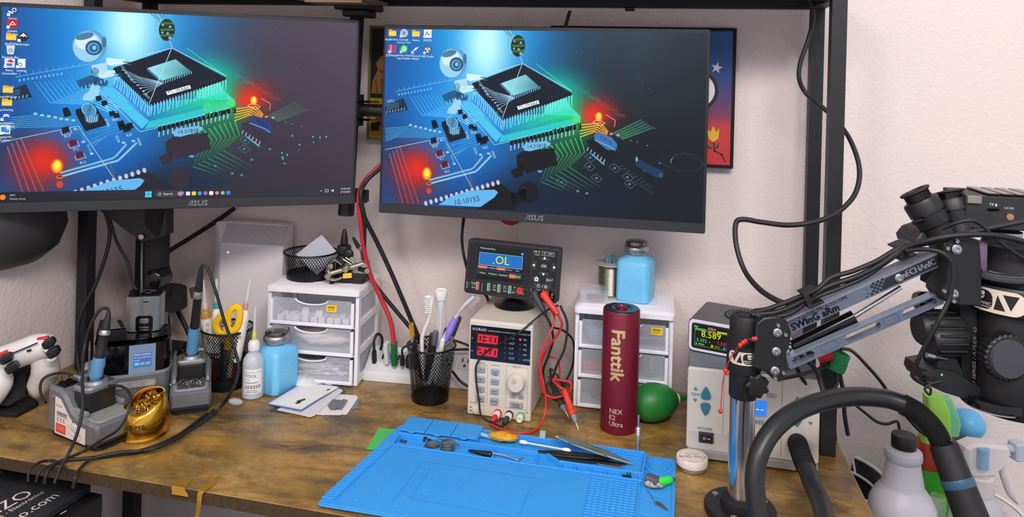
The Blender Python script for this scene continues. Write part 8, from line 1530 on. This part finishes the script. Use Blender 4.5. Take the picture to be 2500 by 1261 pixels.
t = mthing('nozzle_tip', 'bright green silicone nozzle tip leaning on the wick roll', 'nozzle', om(1604, 1176, 0.011), ya(22)); b = MB(); b.axis_lathe([(0.0025, 0.001), (0.0052, 0), (0.0060, 0.004), (0.0055, 0.012), (0.0060, 0.016), (0.0035, 0.023)], (0, 0, 0), (1, 0, -0.02), 18); b.build('tip', mat('neon_green', (50, 214, 70), 0.4), t); b = MB(); b.axis_lathe([(0.0030, 0.0225), (0.0022, 0.027)], (0, 0, 0), (1, 0, -0.02), 14); b.build('outlet', DKGREY, t)
cable('needle', 'long thin steel needle on the right side of the mat', [om(1580, 1195, 0.0056), om(1592, 1212, 0.0056), om(1602, 1232, 0.0056)], 0.0006, SILVER, 'needle', 2)
t = mthing('metal_shard', 'small pointed brown metal shard at the mat right edge', 'shard', om(1613, 1233, 0.0052), ya(-60)); MB().prism([(-0.010, 0.0), (-0.006, 0.0035), (0.004, 0.003), (0.014, 0.0), (0.004, -0.002), (-0.006, -0.003)], 0, 0.0012, 'z', 0.0003).build('shard', mat('brown_metal', (120, 104, 84), 0.35, 0.7), t)
# ================================================================== cables, leads and hoses
CB_ = mat('cable_black', (24, 25, 28), 0.5); CR_ = mat('cable_red', (190, 40, 48), 0.4); LR = mat('lead_red', (206, 40, 40), 0.35); CW_ = mat('cable_white', (226, 222, 220), 0.45)
def C(pts): return [W(*p) for p in pts]
cable('cable', 'black cable winding around the right hutch posts down to the swing arm', C([(1975, -12, 1.20), (1985, 40, 1.20), (1974, 95, 1.20), (1955, 150, 1.20), (1951, 190, 1.20), (1966, 225, 1.20), (2000, 255, 1.18), (2038, 290, 1.16), (2075, 340, 1.13), (2098, 410, 1.10), (2088, 472, 1.08), (2045, 518, 1.065), (1990, 541, 1.06), (1925, 549, 1.06), (1860, 542, 1.06), (1812, 535, 1.06), (1796, 548, 1.06), (1798, 600, 1.05), (1818, 660, 1.03), (1855, 706, 0.99), (1905, 736, 0.955), (1940, 738, 0.95)]), 0.0036, CB_, n=10)
cable('cable', 'thick black cable running highest along the swing arm to the camera', C([(1832, 764, 0.95), (1880, 752, 0.942), (1950, 725, 0.935), (1990, 709, 0.93), (2030, 677, 0.93), (2080, 662, 0.925), (2140, 637, 0.92), (2200, 603, 0.915), (2250, 596, 0.905), (2330, 575, 0.89), (2420, 556, 0.885), (2520, 536, 0.88)]), 0.0030, CB_, n=10)
cable('cable', 'black cable running second along the swing arm and off to the right', C([(1836, 768, 0.945), (1900, 760, 0.94), (1970, 729, 0.932), (2020, 699, 0.93), (2090, 675, 0.925), (2150, 645, 0.918), (2205, 607, 0.912), (2270, 586, 0.895), (2340, 574, 0.885), (2430, 574, 0.88), (2520, 594, 0.876)]), 0.0033, CB_, n=10)
cable('cable', 'slim black cable lowest in the bundle along the swing arm', C([(1845, 770, 0.94), (1920, 768, 0.935), (1985, 729, 0.93), (2050, 703, 0.927), (2110, 677, 0.923), (2160, 643, 0.917), (2204, 611, 0.912)]), 0.0026, CB_)
cable('cable', 'black cable drooping from the arm clip down to the microscope light', C([(2212, 612, 0.905), (2262, 608, 0.89), (2305, 620, 0.88), (2326, 655, 0.878), (2320, 722, 0.878), (2290, 785, 0.878), (2255, 850, 0.885), (2230, 905, 0.893), (2232, 922, 0.895), (2262, 940, 0.897)]), 0.0026, CB_)
cable('cable_tie_bundle', 'black coiled wire tail hanging under the microscope light', C([(2262, 932, 0.896), (2285, 934, 0.893), (2300, 930, 0.892), (2268, 938, 0.893), (2258, 950, 0.893), (2270, 963, 0.893), (2272, 948, 0.892), (2262, 944, 0.892)]), 0.0014, CB_)
cable('cable', 'slim black cable arching over the eyepieces in front of the camera', C([(2300, 558, 0.90), (2335, 544, 0.89), (2372, 538, 0.885), (2400, 552, 0.884), (2440, 590, 0.882), (2520, 645, 0.88)]), 0.0022, CB_)
# hook-and-loop wraps on the front post
t = thing('cable_strap', 'green hook and loop strap wrapped round cables on the right post', 'strap', W(2044, 880, 1.075)); GV = mat('green_velcro', (40, 132, 84), 0.9, bump=0.5, bs=500)
T = Matrix.Rotation(0.35, 4, 'Y'); b = MB(); b.lathe([(0.0135, -0.013), (0.0138, 0.013), (0.0115, 0.013), (0.0112, -0.013)], 32, T, closed=True); b.build('loop', GV, t); b = MB(); b.lathe([(0.0145, -0.012), (0.0147, 0.002), (0.0139, 0.002), (0.0139, -0.012)], 32, T, closed=True); b.build('overlap', GV, t)
t = thing('cable_strap', 'red hook and loop strap around cables beside the green strap', 'strap', W(2008, 852, 1.07)); b = MB(); b.lathe([(0.0165, -0.010), (0.0170, 0.010), (0.0145, 0.010), (0.0145, -0.010)], 32, Matrix.Rotation(1.2, 4, 'Y'), closed=True); b.build('loop', mat('red_velcro', (206, 44, 40), 0.9, bump=0.5, bs=500), t)
cable('cable', 'black cable looping low from the green strap beside the post', C([(2036, 880, 1.075), (2044, 930, 1.07), (2025, 955, 1.065), (1990, 958, 1.06), (1960, 925, 1.055), (1940, 885, 1.05)]), 0.0028, CB_)
cable('cable', 'black cable hanging straight from the green strap behind the hose', C([(2048, 885, 1.075), (2052, 920, 1.075), (2060, 960, 1.075), (2062, 1010, 1.08), (2070, 1060, 1.09)]), 0.0030, CB_)
cable('cable', 'black cable passing behind the swing arm towards the green strap', C([(1900, 925, 1.03), (1950, 915, 1.04), (2000, 900, 1.06), (2036, 882, 1.072)]), 0.0026, CB_)
cable('cable', 'thick black cord crossing down between hub and rework station', C([(1950, 862, 1.02), (1990, 900, 1.02), (2005, 940, 1.01), (2015, 970, 1.0), (2030, 985, 0.99)]), 0.0032, CB_)
cable('cable', 'black cable arcing from the straps down across the right wall', C([(2052, 850, 1.08), (2080, 856, 1.10), (2115, 890, 1.13), (2150, 930, 1.15), (2170, 960, 1.16), (2200, 1000, 1.17), (2240, 1045, 1.18), (2262, 1062, 1.19)]), 0.0026, CB_)
cable('cable', 'black cable with grey sleeve sagging behind the black capped bottle', C([(2085, 985, 1.13), (2110, 1005, 1.14), (2140, 1028, 1.15), (2165, 1034, 1.15), (2190, 1028, 1.15), (2196, 1045, 1.15), (2206, 1070, 1.15), (2225, 1095, 1.16), (2255, 1112, 1.17)]), 0.0022, CB_)
cable('cable', 'white cable curving down at the right edge behind the spray bottle', C([(2425, 1205, 1.20), (2455, 1222, 1.20), (2485, 1245, 1.20), (2510, 1275, 1.20)]), 0.0030, CW_)
cable('cable', 'black cable curving behind the right post down past the desk corner', C([(2026, 1010, 1.14), (2036, 1040, 1.15), (2040, 1085, 1.17), (2036, 1130, 1.2)]), 0.0026, CB_)
# bead string on the hub
BEADR = mat('bead_red', (206, 46, 40), 0.35); t = thing('bead_string', 'red and black bead string draped over the swing arm hub', 'bead string', W(1775, 905, 0.93)); o = t.location
pts = C([(1846, 826, 0.921), (1832, 830, 0.921), (1812, 836, 0.921), (1795, 856, 0.921), (1780, 880, 0.925), (1772, 905, 0.93), (1764, 935, 0.935), (1761, 975, 0.937), (1759, 1004, 0.937)]); b = MB(); b.tube([p-o for p in pts], 0.0007, 6, 5); b.build('thread', BEADR, t)
for i, (u, v, Y, m_, r) in enumerate(((1845, 826, 0.9205, BEADR, .0026), (1839, 827, 0.9205, BEADR, .0026), (1833, 829, 0.9205, BLACK, .0024), (1827, 829, 0.9205, BLACK, .0024), (1820, 832, 0.9205, BEADR, .0026), (1814, 836, 0.9205, BEADR, .0028), (1807, 842, 0.9205, BEADR, .0028), (1803, 849, 0.9205, BLACK, .0024), (1799, 857, 0.9205, BLACK, .0024), (1771, 904, 0.93, BEADR, .0028), (1775, 910, 0.93, BEADR, .0024), (1759, 1003, 0.937, BEADR, .0028))):
    b = MB(); b.ball(W(u, v, Y)-o, r, r, r*1.1, 12, 8); b.build('bead', m_, t)
# hot air hoses
HOSE = mat('hose_black', (28, 29, 31), 0.38)
t = thing('hot_air_hose', 'thick black hose looping in front to the hot air handle', 'hose', W(1850, 1200, 0.87)); o = t.location
b = MB(); b.tube([p-o for p in C([(1862, 1330, 0.84), (1848, 1240, 0.85), (1843, 1160, 0.86), (1858, 1095, 0.87), (1895, 1040, 0.885), (1950, 1000, 0.905), (2020, 976, 0.925), (2090, 967, 0.935), (2160, 972, 0.935), (2205, 985, 0.93)])], 0.0112, 16, 8); b.build('hose', HOSE, t)
cor = C([(2200, 984, 0.93), (2240, 1006, 0.925), (2275, 1040, 0.92), (2296, 1075, 0.915), (2300, 1100, 0.91)]); P = spline([p-o for p in cor], 24); b = MB(); b.tube(P, 0.0106, 16, 1, smooth=False)
for i in range(3, len(P)-12, 3): b.tube([P[i]-(P[i+1]-P[i]).normalized()*0.0011, P[i], P[i]+(P[i+1]-P[i]).normalized()*0.0011], [0.0110, 0.0129, 0.0110], 16, 1, smooth=False)
b.build('corrugated_sleeve', BLACKM, t)
A, B = W(2303, 1084, 0.91)-o, W(2398, 1330, 0.87)-o; d = B-A; T = Matrix.Translation(A) @ frame(d).to_4x4(); L = d.length
MB().lathe([(0.0130, 0.0), (0.0160, 0.0), (0.0165, 0.004), (0.0175, L*0.34), (0.0176, L*0.345)], 36, T).build('handle', mat('handle_black', (20, 20, 24), 0.6), t); MB().lathe([(0.0181, L*0.342), (0.0184, L*0.35), (0.0186, L*0.425), (0.0182, L*0.432)], 36, T).build('blue_ring', mat('steel_blue', (48, 84, 112), 0.45), t); MB().lathe([(0.0180, L*0.43), (0.0192, L*0.8), (0.0192, L)], 36, T).build('handle_lower', MATS['handle_black'], t)
t = thing('hose_holder', 'black bracket holding the hot air handle at the desk side', 'holder', Vector((XD1+0.002, -0.40, ZD-0.06))); q = W(2398, 1330, 0.87)-t.location
b = MB(); b.box(0, 0.004, -0.03, 0.03, -0.03, 0.035, 0.001); b.tube([(0.002, 0, -0.012), (q.x*0.5, q.y*0.5, min(q.z, -0.03)), q+Vector((0, 0, -0.004))], 0.006, 10, 4); b.lathe([(0.0, 0), (0.021, 0), (0.022, 0.003), (0, 0.003)], 24, c=q+Vector((0, 0, -0.014))); b.build('bracket', BLACKM, t)
t = thing('outlet_hose', 'black corrugated hose leaving the front of the rework station', 'hose', hsp(0.062, -0.004, 0.040)); o = t.location
p0 = Vector((0, 0, 0)); pts = [p0+Vector((0, 0.0015, 0))]+[p-o for p in C([(1948, 1085, 1.03), (1958, 1115, 1.005), (1972, 1150, 0.985)])]; P = spline(pts, 14); b = MB(); b.tube(P, 0.0112, 16, 1, smooth=False)
for i in range(2, len(P)-3, 3): b.tube([P[i]-(P[i+1]-P[i]).normalized()*0.0012, P[i], P[i]+(P[i+1]-P[i]).normalized()*0.0012], [0.0115, 0.0135, 0.0115], 16, 1, smooth=False)
b.build('corrugated_sleeve', BLACKM, t); b = MB(); b.tube([p-o for p in C([(1968, 1140, 0.99), (1985, 1185, 0.965), (2005, 1230, 0.93), (2022, 1300, 0.872)])], 0.0118, 16, 8); b.build('hose', HOSE, t)
# cables left of the middle
cable('cable', 'black cable behind the left monitor curving down beside the front post', C([(258, 520, 1.335), (268, 560, 1.335), (262, 610, 1.33), (235, 690, 1.325), (205, 750, 1.32), (190, 800, 1.315), (188, 860, 1.31), (195, 918, 1.30)]), 0.0032, CB_)
cable('cable', 'thin black cable dropping from the left monitor to the charger block', C([(268, 535, 1.335), (285, 590, 1.335), (312, 640, 1.34), (322, 685, 1.34), (340, 720, 1.34), (352, 760, 1.345)]), 0.0026, CB_)
cable('cable', 'thick black cable slanting up behind the left monitor near the corner', [Wl(572, 508, 0.03), Wl(520, 545, 0.035), Wl(460, 583, 0.04), Wl(405, 620, 0.05), Wl(392, 660, 0.05), Wl(420, 730, 0.05), Wl(455, 800, 0.05), Wl(470, 838, 0.05)], 0.0045, CB_, n=10)
cable('red_cable', 'red cable dropping from the right monitor to the green usb plug', [Wl(930, 402, 0.10)]+C([(893, 438, 1.335), (876, 478, 1.32), (880, 540, 1.32), (889, 610, 1.33), (905, 672, 1.34), (932, 732, 1.345), (954, 785, 1.34), (962, 838, 1.335)]), 0.0040, CR_, n=10)
cable('cable', 'black cable beside the red cable bending right behind the pen cup', [Wl(932, 408, 0.11)]+C([(896, 440, 1.33), (880, 476, 1.315), (889, 530, 1.32), (889, 600, 1.33), (893, 655, 1.345), (920, 700, 1.36), (960, 750, 1.36), (1002, 800, 1.36), (1040, 850, 1.36)]), 0.0038, CB_, n=10)
cable('cable', 'black cable slanting right from the pole clip to the pen cup', C([(880, 494, 1.315), (890, 530, 1.32), (920, 590, 1.34), (955, 665, 1.35), (985, 735, 1.355), (1010, 795, 1.36), (1030, 840, 1.36)]), 0.0040, CB_, n=10)
cable('cable', 'short black cable loop above the leftmost usb plug', C([(913, 848, 1.35), (914, 828, 1.352), (922, 815, 1.36), (931, 820, 1.366), (933, 838, 1.37), (929, 852, 1.372)]), 0.0026, CB_)
cable('cable', 'thin black cable from the slim usb plug behind the pen cup', C([(982, 864, 1.335), (982, 852, 1.335), (990, 845, 1.34), (1010, 838, 1.345), (1040, 832, 1.35)]), 0.0020, CB_)
cable('cable', 'black cable crossing upper gap between pen cup and power supply', C([(1060, 822, 1.35), (1108, 830, 1.345), (1148, 845, 1.34), (1165, 860, 1.345)]), 0.0022, CB_)
cable('cable', 'black cable crossing lower gap between pen cup and power supply', C([(1060, 858, 1.35), (1108, 853, 1.345), (1150, 852, 1.34)]), 0.0022, CB_)
cable('cable', 'black cable running off the strip end behind the power supply', C([(1104, 905, 1.30), (1122, 928, 1.285), (1142, 942, 1.28), (1165, 950, 1.285)]), 0.0022, CB_)
cable('cable', 'black cable hanging behind the bench meter from the right monitor', [Wl(1134, 520, 0.09)]+C([(1129, 560, 1.31), (1128, 590, 1.315), (1134, 630, 1.315), (1150, 680, 1.32), (1186, 720, 1.32), (1194, 742, 1.32)]), 0.0026, CB_)
cable('cable', 'short black cable above the right monitor up to the beam', [Wl(1392, 26, 0.05), Wl(1386, 45, 0.05), Wl(1378, 75, 0.05), Wl(1370, 110, 0.06)], 0.0030, CB_)
# cables over the front edge at the left
zc_ = 0.0026
cable('cable', 'thin black cable arching over the desk edge nearest the left wall', [W(68, 1175, 1.0), W(72, 1148, 1.005), Dk(92, 1130, 0.006), Dk(118, 1123, zc_), Dk(140, 1127, zc_), W(165, 1146, 1.0), W(186, 1180, 0.985)], 0.0018, CB_)
cable('cable', 'thin black cable sweeping round the front of the sticker iron stand', [W(88, 1175, 1.0), W(98, 1150, 1.005), Dk(130, 1132, 0.004), Dk(200, 1102, zc_), W(250, 1072, 1.055), W(290, 1046, 1.05), W(314, 1003, 1.06), W(318, 965, 1.075), W(300, 944, 1.09), W(266, 940, 1.10)], 0.0019, CB_)
cable('cable', 'black cable crossing the desk from the steel wool stand to the case', [W(108, 1180, 0.995), W(116, 1152, 1.0), Dk(145, 1126, 0.005), Dk(210, 1118, zc_), Dk(300, 1108, zc_), Dk(380, 1092, zc_), Dk(450, 1056, zc_), Dk(500, 1020, zc_), Dk(522, 1000, zc_)], 0.0024, CB_)
cable('cable', 'black cable hooked over the desk edge next to the case corner', [W(178, 1190, 0.98), W(186, 1160, 0.985), Dk(200, 1138, 0.005), Dk(228, 1118, 0.0065), Dk(290, 1104, 0.0075), Dk(350, 1097, 0.0075), Dk(430, 1064, 0.0072), Dk(505, 1008, 0.006)], 0.0024, CB_)
cable('iron_cable', 'black cable from the sticker stand iron falling to the case', [W(266, 764, 1.13), W(262, 753, 1.13), W(245, 755, 1.125), W(222, 792, 1.12), W(206, 850, 1.115), W(201, 920, 1.08), W(202, 990, 1.05), W(190, 1052, 1.035), W(168, 1105, 1.025), W(148, 1140, 1.01), W(132, 1180, 0.995)], 0.0022, CB_)
cable('iron_cable', 'black cable from the rear iron hanging in front of the pen cup', [W(491, 655, 1.21), W(495, 647, 1.21), W(508, 658, 1.208), W(528, 715, 1.20), W(550, 790, 1.195), W(575, 858, 1.19), W(582, 905, 1.185), W(565, 955, 1.18), Dk(530, 1002, 0.008), Dk(470, 1046, 0.0105), Dk(400, 1086, 0.010), Dk(350, 1100, 0.010)], 0.0024, CB_)
cable('cable', 'black cable loop plugged into the side of the sticker stand', [W(112, 982, 1.12), W(102, 968, 1.13), W(98, 942, 1.14), W(108, 922, 1.15), W(135, 911, 1.16), W(165, 911, 1.17), W(192, 922, 1.17)], 0.0020, CB_)
# meter and supply leads
def lead_plug(label, jack, p1, m_):
    t = thing('lead_plug', label, 'banana plug', jack); d0 = (METER_T.to_3x3() @ Vector((0, -1, 0))).normalized(); e = Vector(p1)-jack
    b = MB(); b.cyl(Vector((0, 0, 0)), d0*0.012, 0.0055, 0.0062, 18); b.ball(d0*0.013, 0.0068, 0.0068, 0.0068, 16, 10); b.tube([d0*0.013, d0*0.015+(e-d0*0.015)*0.45, e], [0.0062, 0.0052, 0.0036], 14, 5); b.build('boot', m_, t)
    for k in range(5): f = 0.62+0.07*k; p_ = d0*0.014*(1-f)+e*f; b = MB(); b.axis_lathe([(0.0036, 0), (0.0048, 0.0008), (0.0036, 0.0016)], p_, e, 14); b.build('strain_ring', m_, t)
DGP = mat('lead_grey_black', (48, 54, 58), 0.5); RL = mat('lead_plug_red', (226, 60, 44), 0.45)
jb, jr = mpt(0.0450, -0.0310), mpt(0.0610, -0.0310); pb1, pr1 = W(1332, 768, 1.215), W(1362, 766, 1.21)
lead_plug('dark grey lead plug in the left meter jack', jb, pb1, DGP); lead_plug('bright red lead plug in the right meter jack', jr, pr1, RL)
cable('test_lead', 'black test lead hanging from the grey plug beside the supply', [pb1]+C([(1345, 795, 1.215), (1350, 830, 1.22), (1338, 870, 1.225), (1326, 905, 1.23), (1332, 945, 1.23), (1350, 972, 1.22), (1372, 975, 1.215), (1378, 950, 1.22), (1362, 918, 1.225), (1344, 900, 1.23), (1350, 935, 1.225), (1368, 968, 1.21)]), 0.0020, CB_)
cable('test_lead', 'red test lead looping down from the red meter plug', [pr1]+C([(1372, 790, 1.21), (1362, 815, 1.215), (1340, 845, 1.22), (1322, 880, 1.225), (1316, 920, 1.22), (1326, 955, 1.215), (1352, 970, 1.21), (1388, 958, 1.205), (1394, 935, 1.205), (1372, 928, 1.21), (1350, 926, 1.215), (1362, 940, 1.205), (1376, 950, 1.20)]), 0.0020, LR)
tk, tb = kpt(-0.001, 0.009, -0.0165), kpt(0.018, 0.009, -0.0165)
for lb, p_, m_ in (('red banana plug hanging from the supply terminal', tk, LR), ('black banana plug hanging from the supply terminal', tb, DGP)):
    t = thing('banana_plug', lb, 'banana plug', p_); e = Matrix.Rotation(rz_k, 3, 'Z') @ Vector((-0.003, -0.012, -0.0045)); b = MB(); b.tube([(0, 0.004, 0), e*0.4, e], [0.0045, 0.0045, 0.003], 12, 4); b.build('plug', m_, t)
    b = MB(); b.tube([e, e*1.35], [0.0026, 0.0018], 10, 1); b.build('sleeve', BLACKM, t)
eR, eB = tk+Matrix.Rotation(rz_k, 3, 'Z') @ Vector((-0.004, -0.016, -0.006)), tb+Matrix.Rotation(rz_k, 3, 'Z') @ Vector((-0.004, -0.016, -0.006))
cable('supply_lead', 'thin black lead crossing the power supply front up to the meter', [eB, Dk(1222, 1040, 0.002), kpt(-0.022, 0.007, -0.020), kpt(-0.030, 0.030, -0.014), kpt(-0.0365, 0.060, -0.010), kpt(-0.0360, 0.085, -0.010), kpt(-0.018, 0.108, -0.010), kpt(0.010, 0.127, -0.010), kpt(0.035, 0.145, -0.012), W(1322, 766, 1.20), W(1345, 752, 1.225), W(1362, 745, 1.25)], 0.0016, CB_)
cable('supply_lead', 'red lead sweeping over the wood from the supply terminal', [eR, Dk(1222, 1046, 0.0025), Dk(1262, 1056, 0.0025), Dk(1298, 1053, 0.0025), W(1322, 1032, 1.17), W(1333, 990, 1.185), W(1328, 940, 1.19), W(1318, 890, 1.195), W(1326, 850, 1.20), W(1346, 805, 1.21), W(1354, 775, 1.22), W(1346, 755, 1.235)], 0.0018, LR)
cable('test_lead', 'black lead looping widest behind the supply towards the drawers', C([(1368, 745, 1.26), (1385, 790, 1.25), (1378, 850, 1.24), (1360, 890, 1.235), (1348, 930, 1.23), (1352, 960, 1.225)]), 0.0020, CB_)
cable('test_lead', 'thin black lead passing behind the left edge of the drawers', C([(1348, 798, 1.29), (1378, 808, 1.30), (1400, 835, 1.31), (1398, 890, 1.31), (1378, 935, 1.30), (1368, 945, 1.30)]), 0.0018, CB_)
cable('test_lead', 'thin red lead in a small loop behind the supply', C([(1340, 870, 1.25), (1362, 878, 1.245), (1366, 915, 1.24), (1352, 925, 1.24), (1338, 918, 1.235)]), 0.0016, LR)
def probe(label, A, B, m_):
    d = B-A; rod_thing('test_probe', label, 'test probe', A, B, (('handle', m_, [(0.0028, 0), (0.0040, 0.05), (0.0052, 0.25), (0.0052, 0.55), (0.0068, 0.60), (0.0068, 0.63), (0.0045, 0.645)]), ('guard', mat('probe_grey', (130, 134, 150), 0.45), [(0.0050, 0.64), (0.0046, 0.70), (0.0028, 0.80)]), ('needle', mat('probe_pin', (200, 180, 130), 0.25, 0.9), [(0.0012, 0.80), (0.0011, 0.92), (0.0003, 1.0)])))
probe('red test probe leaning down onto the wood before the drawers', W(1376, 948, 1.205), Dk(1413, 1050, 0.002), RL)
probe('black test probe resting beside the red probe', W(1345, 930, 1.235), Dk(1390, 1022, 0.003), DGP)
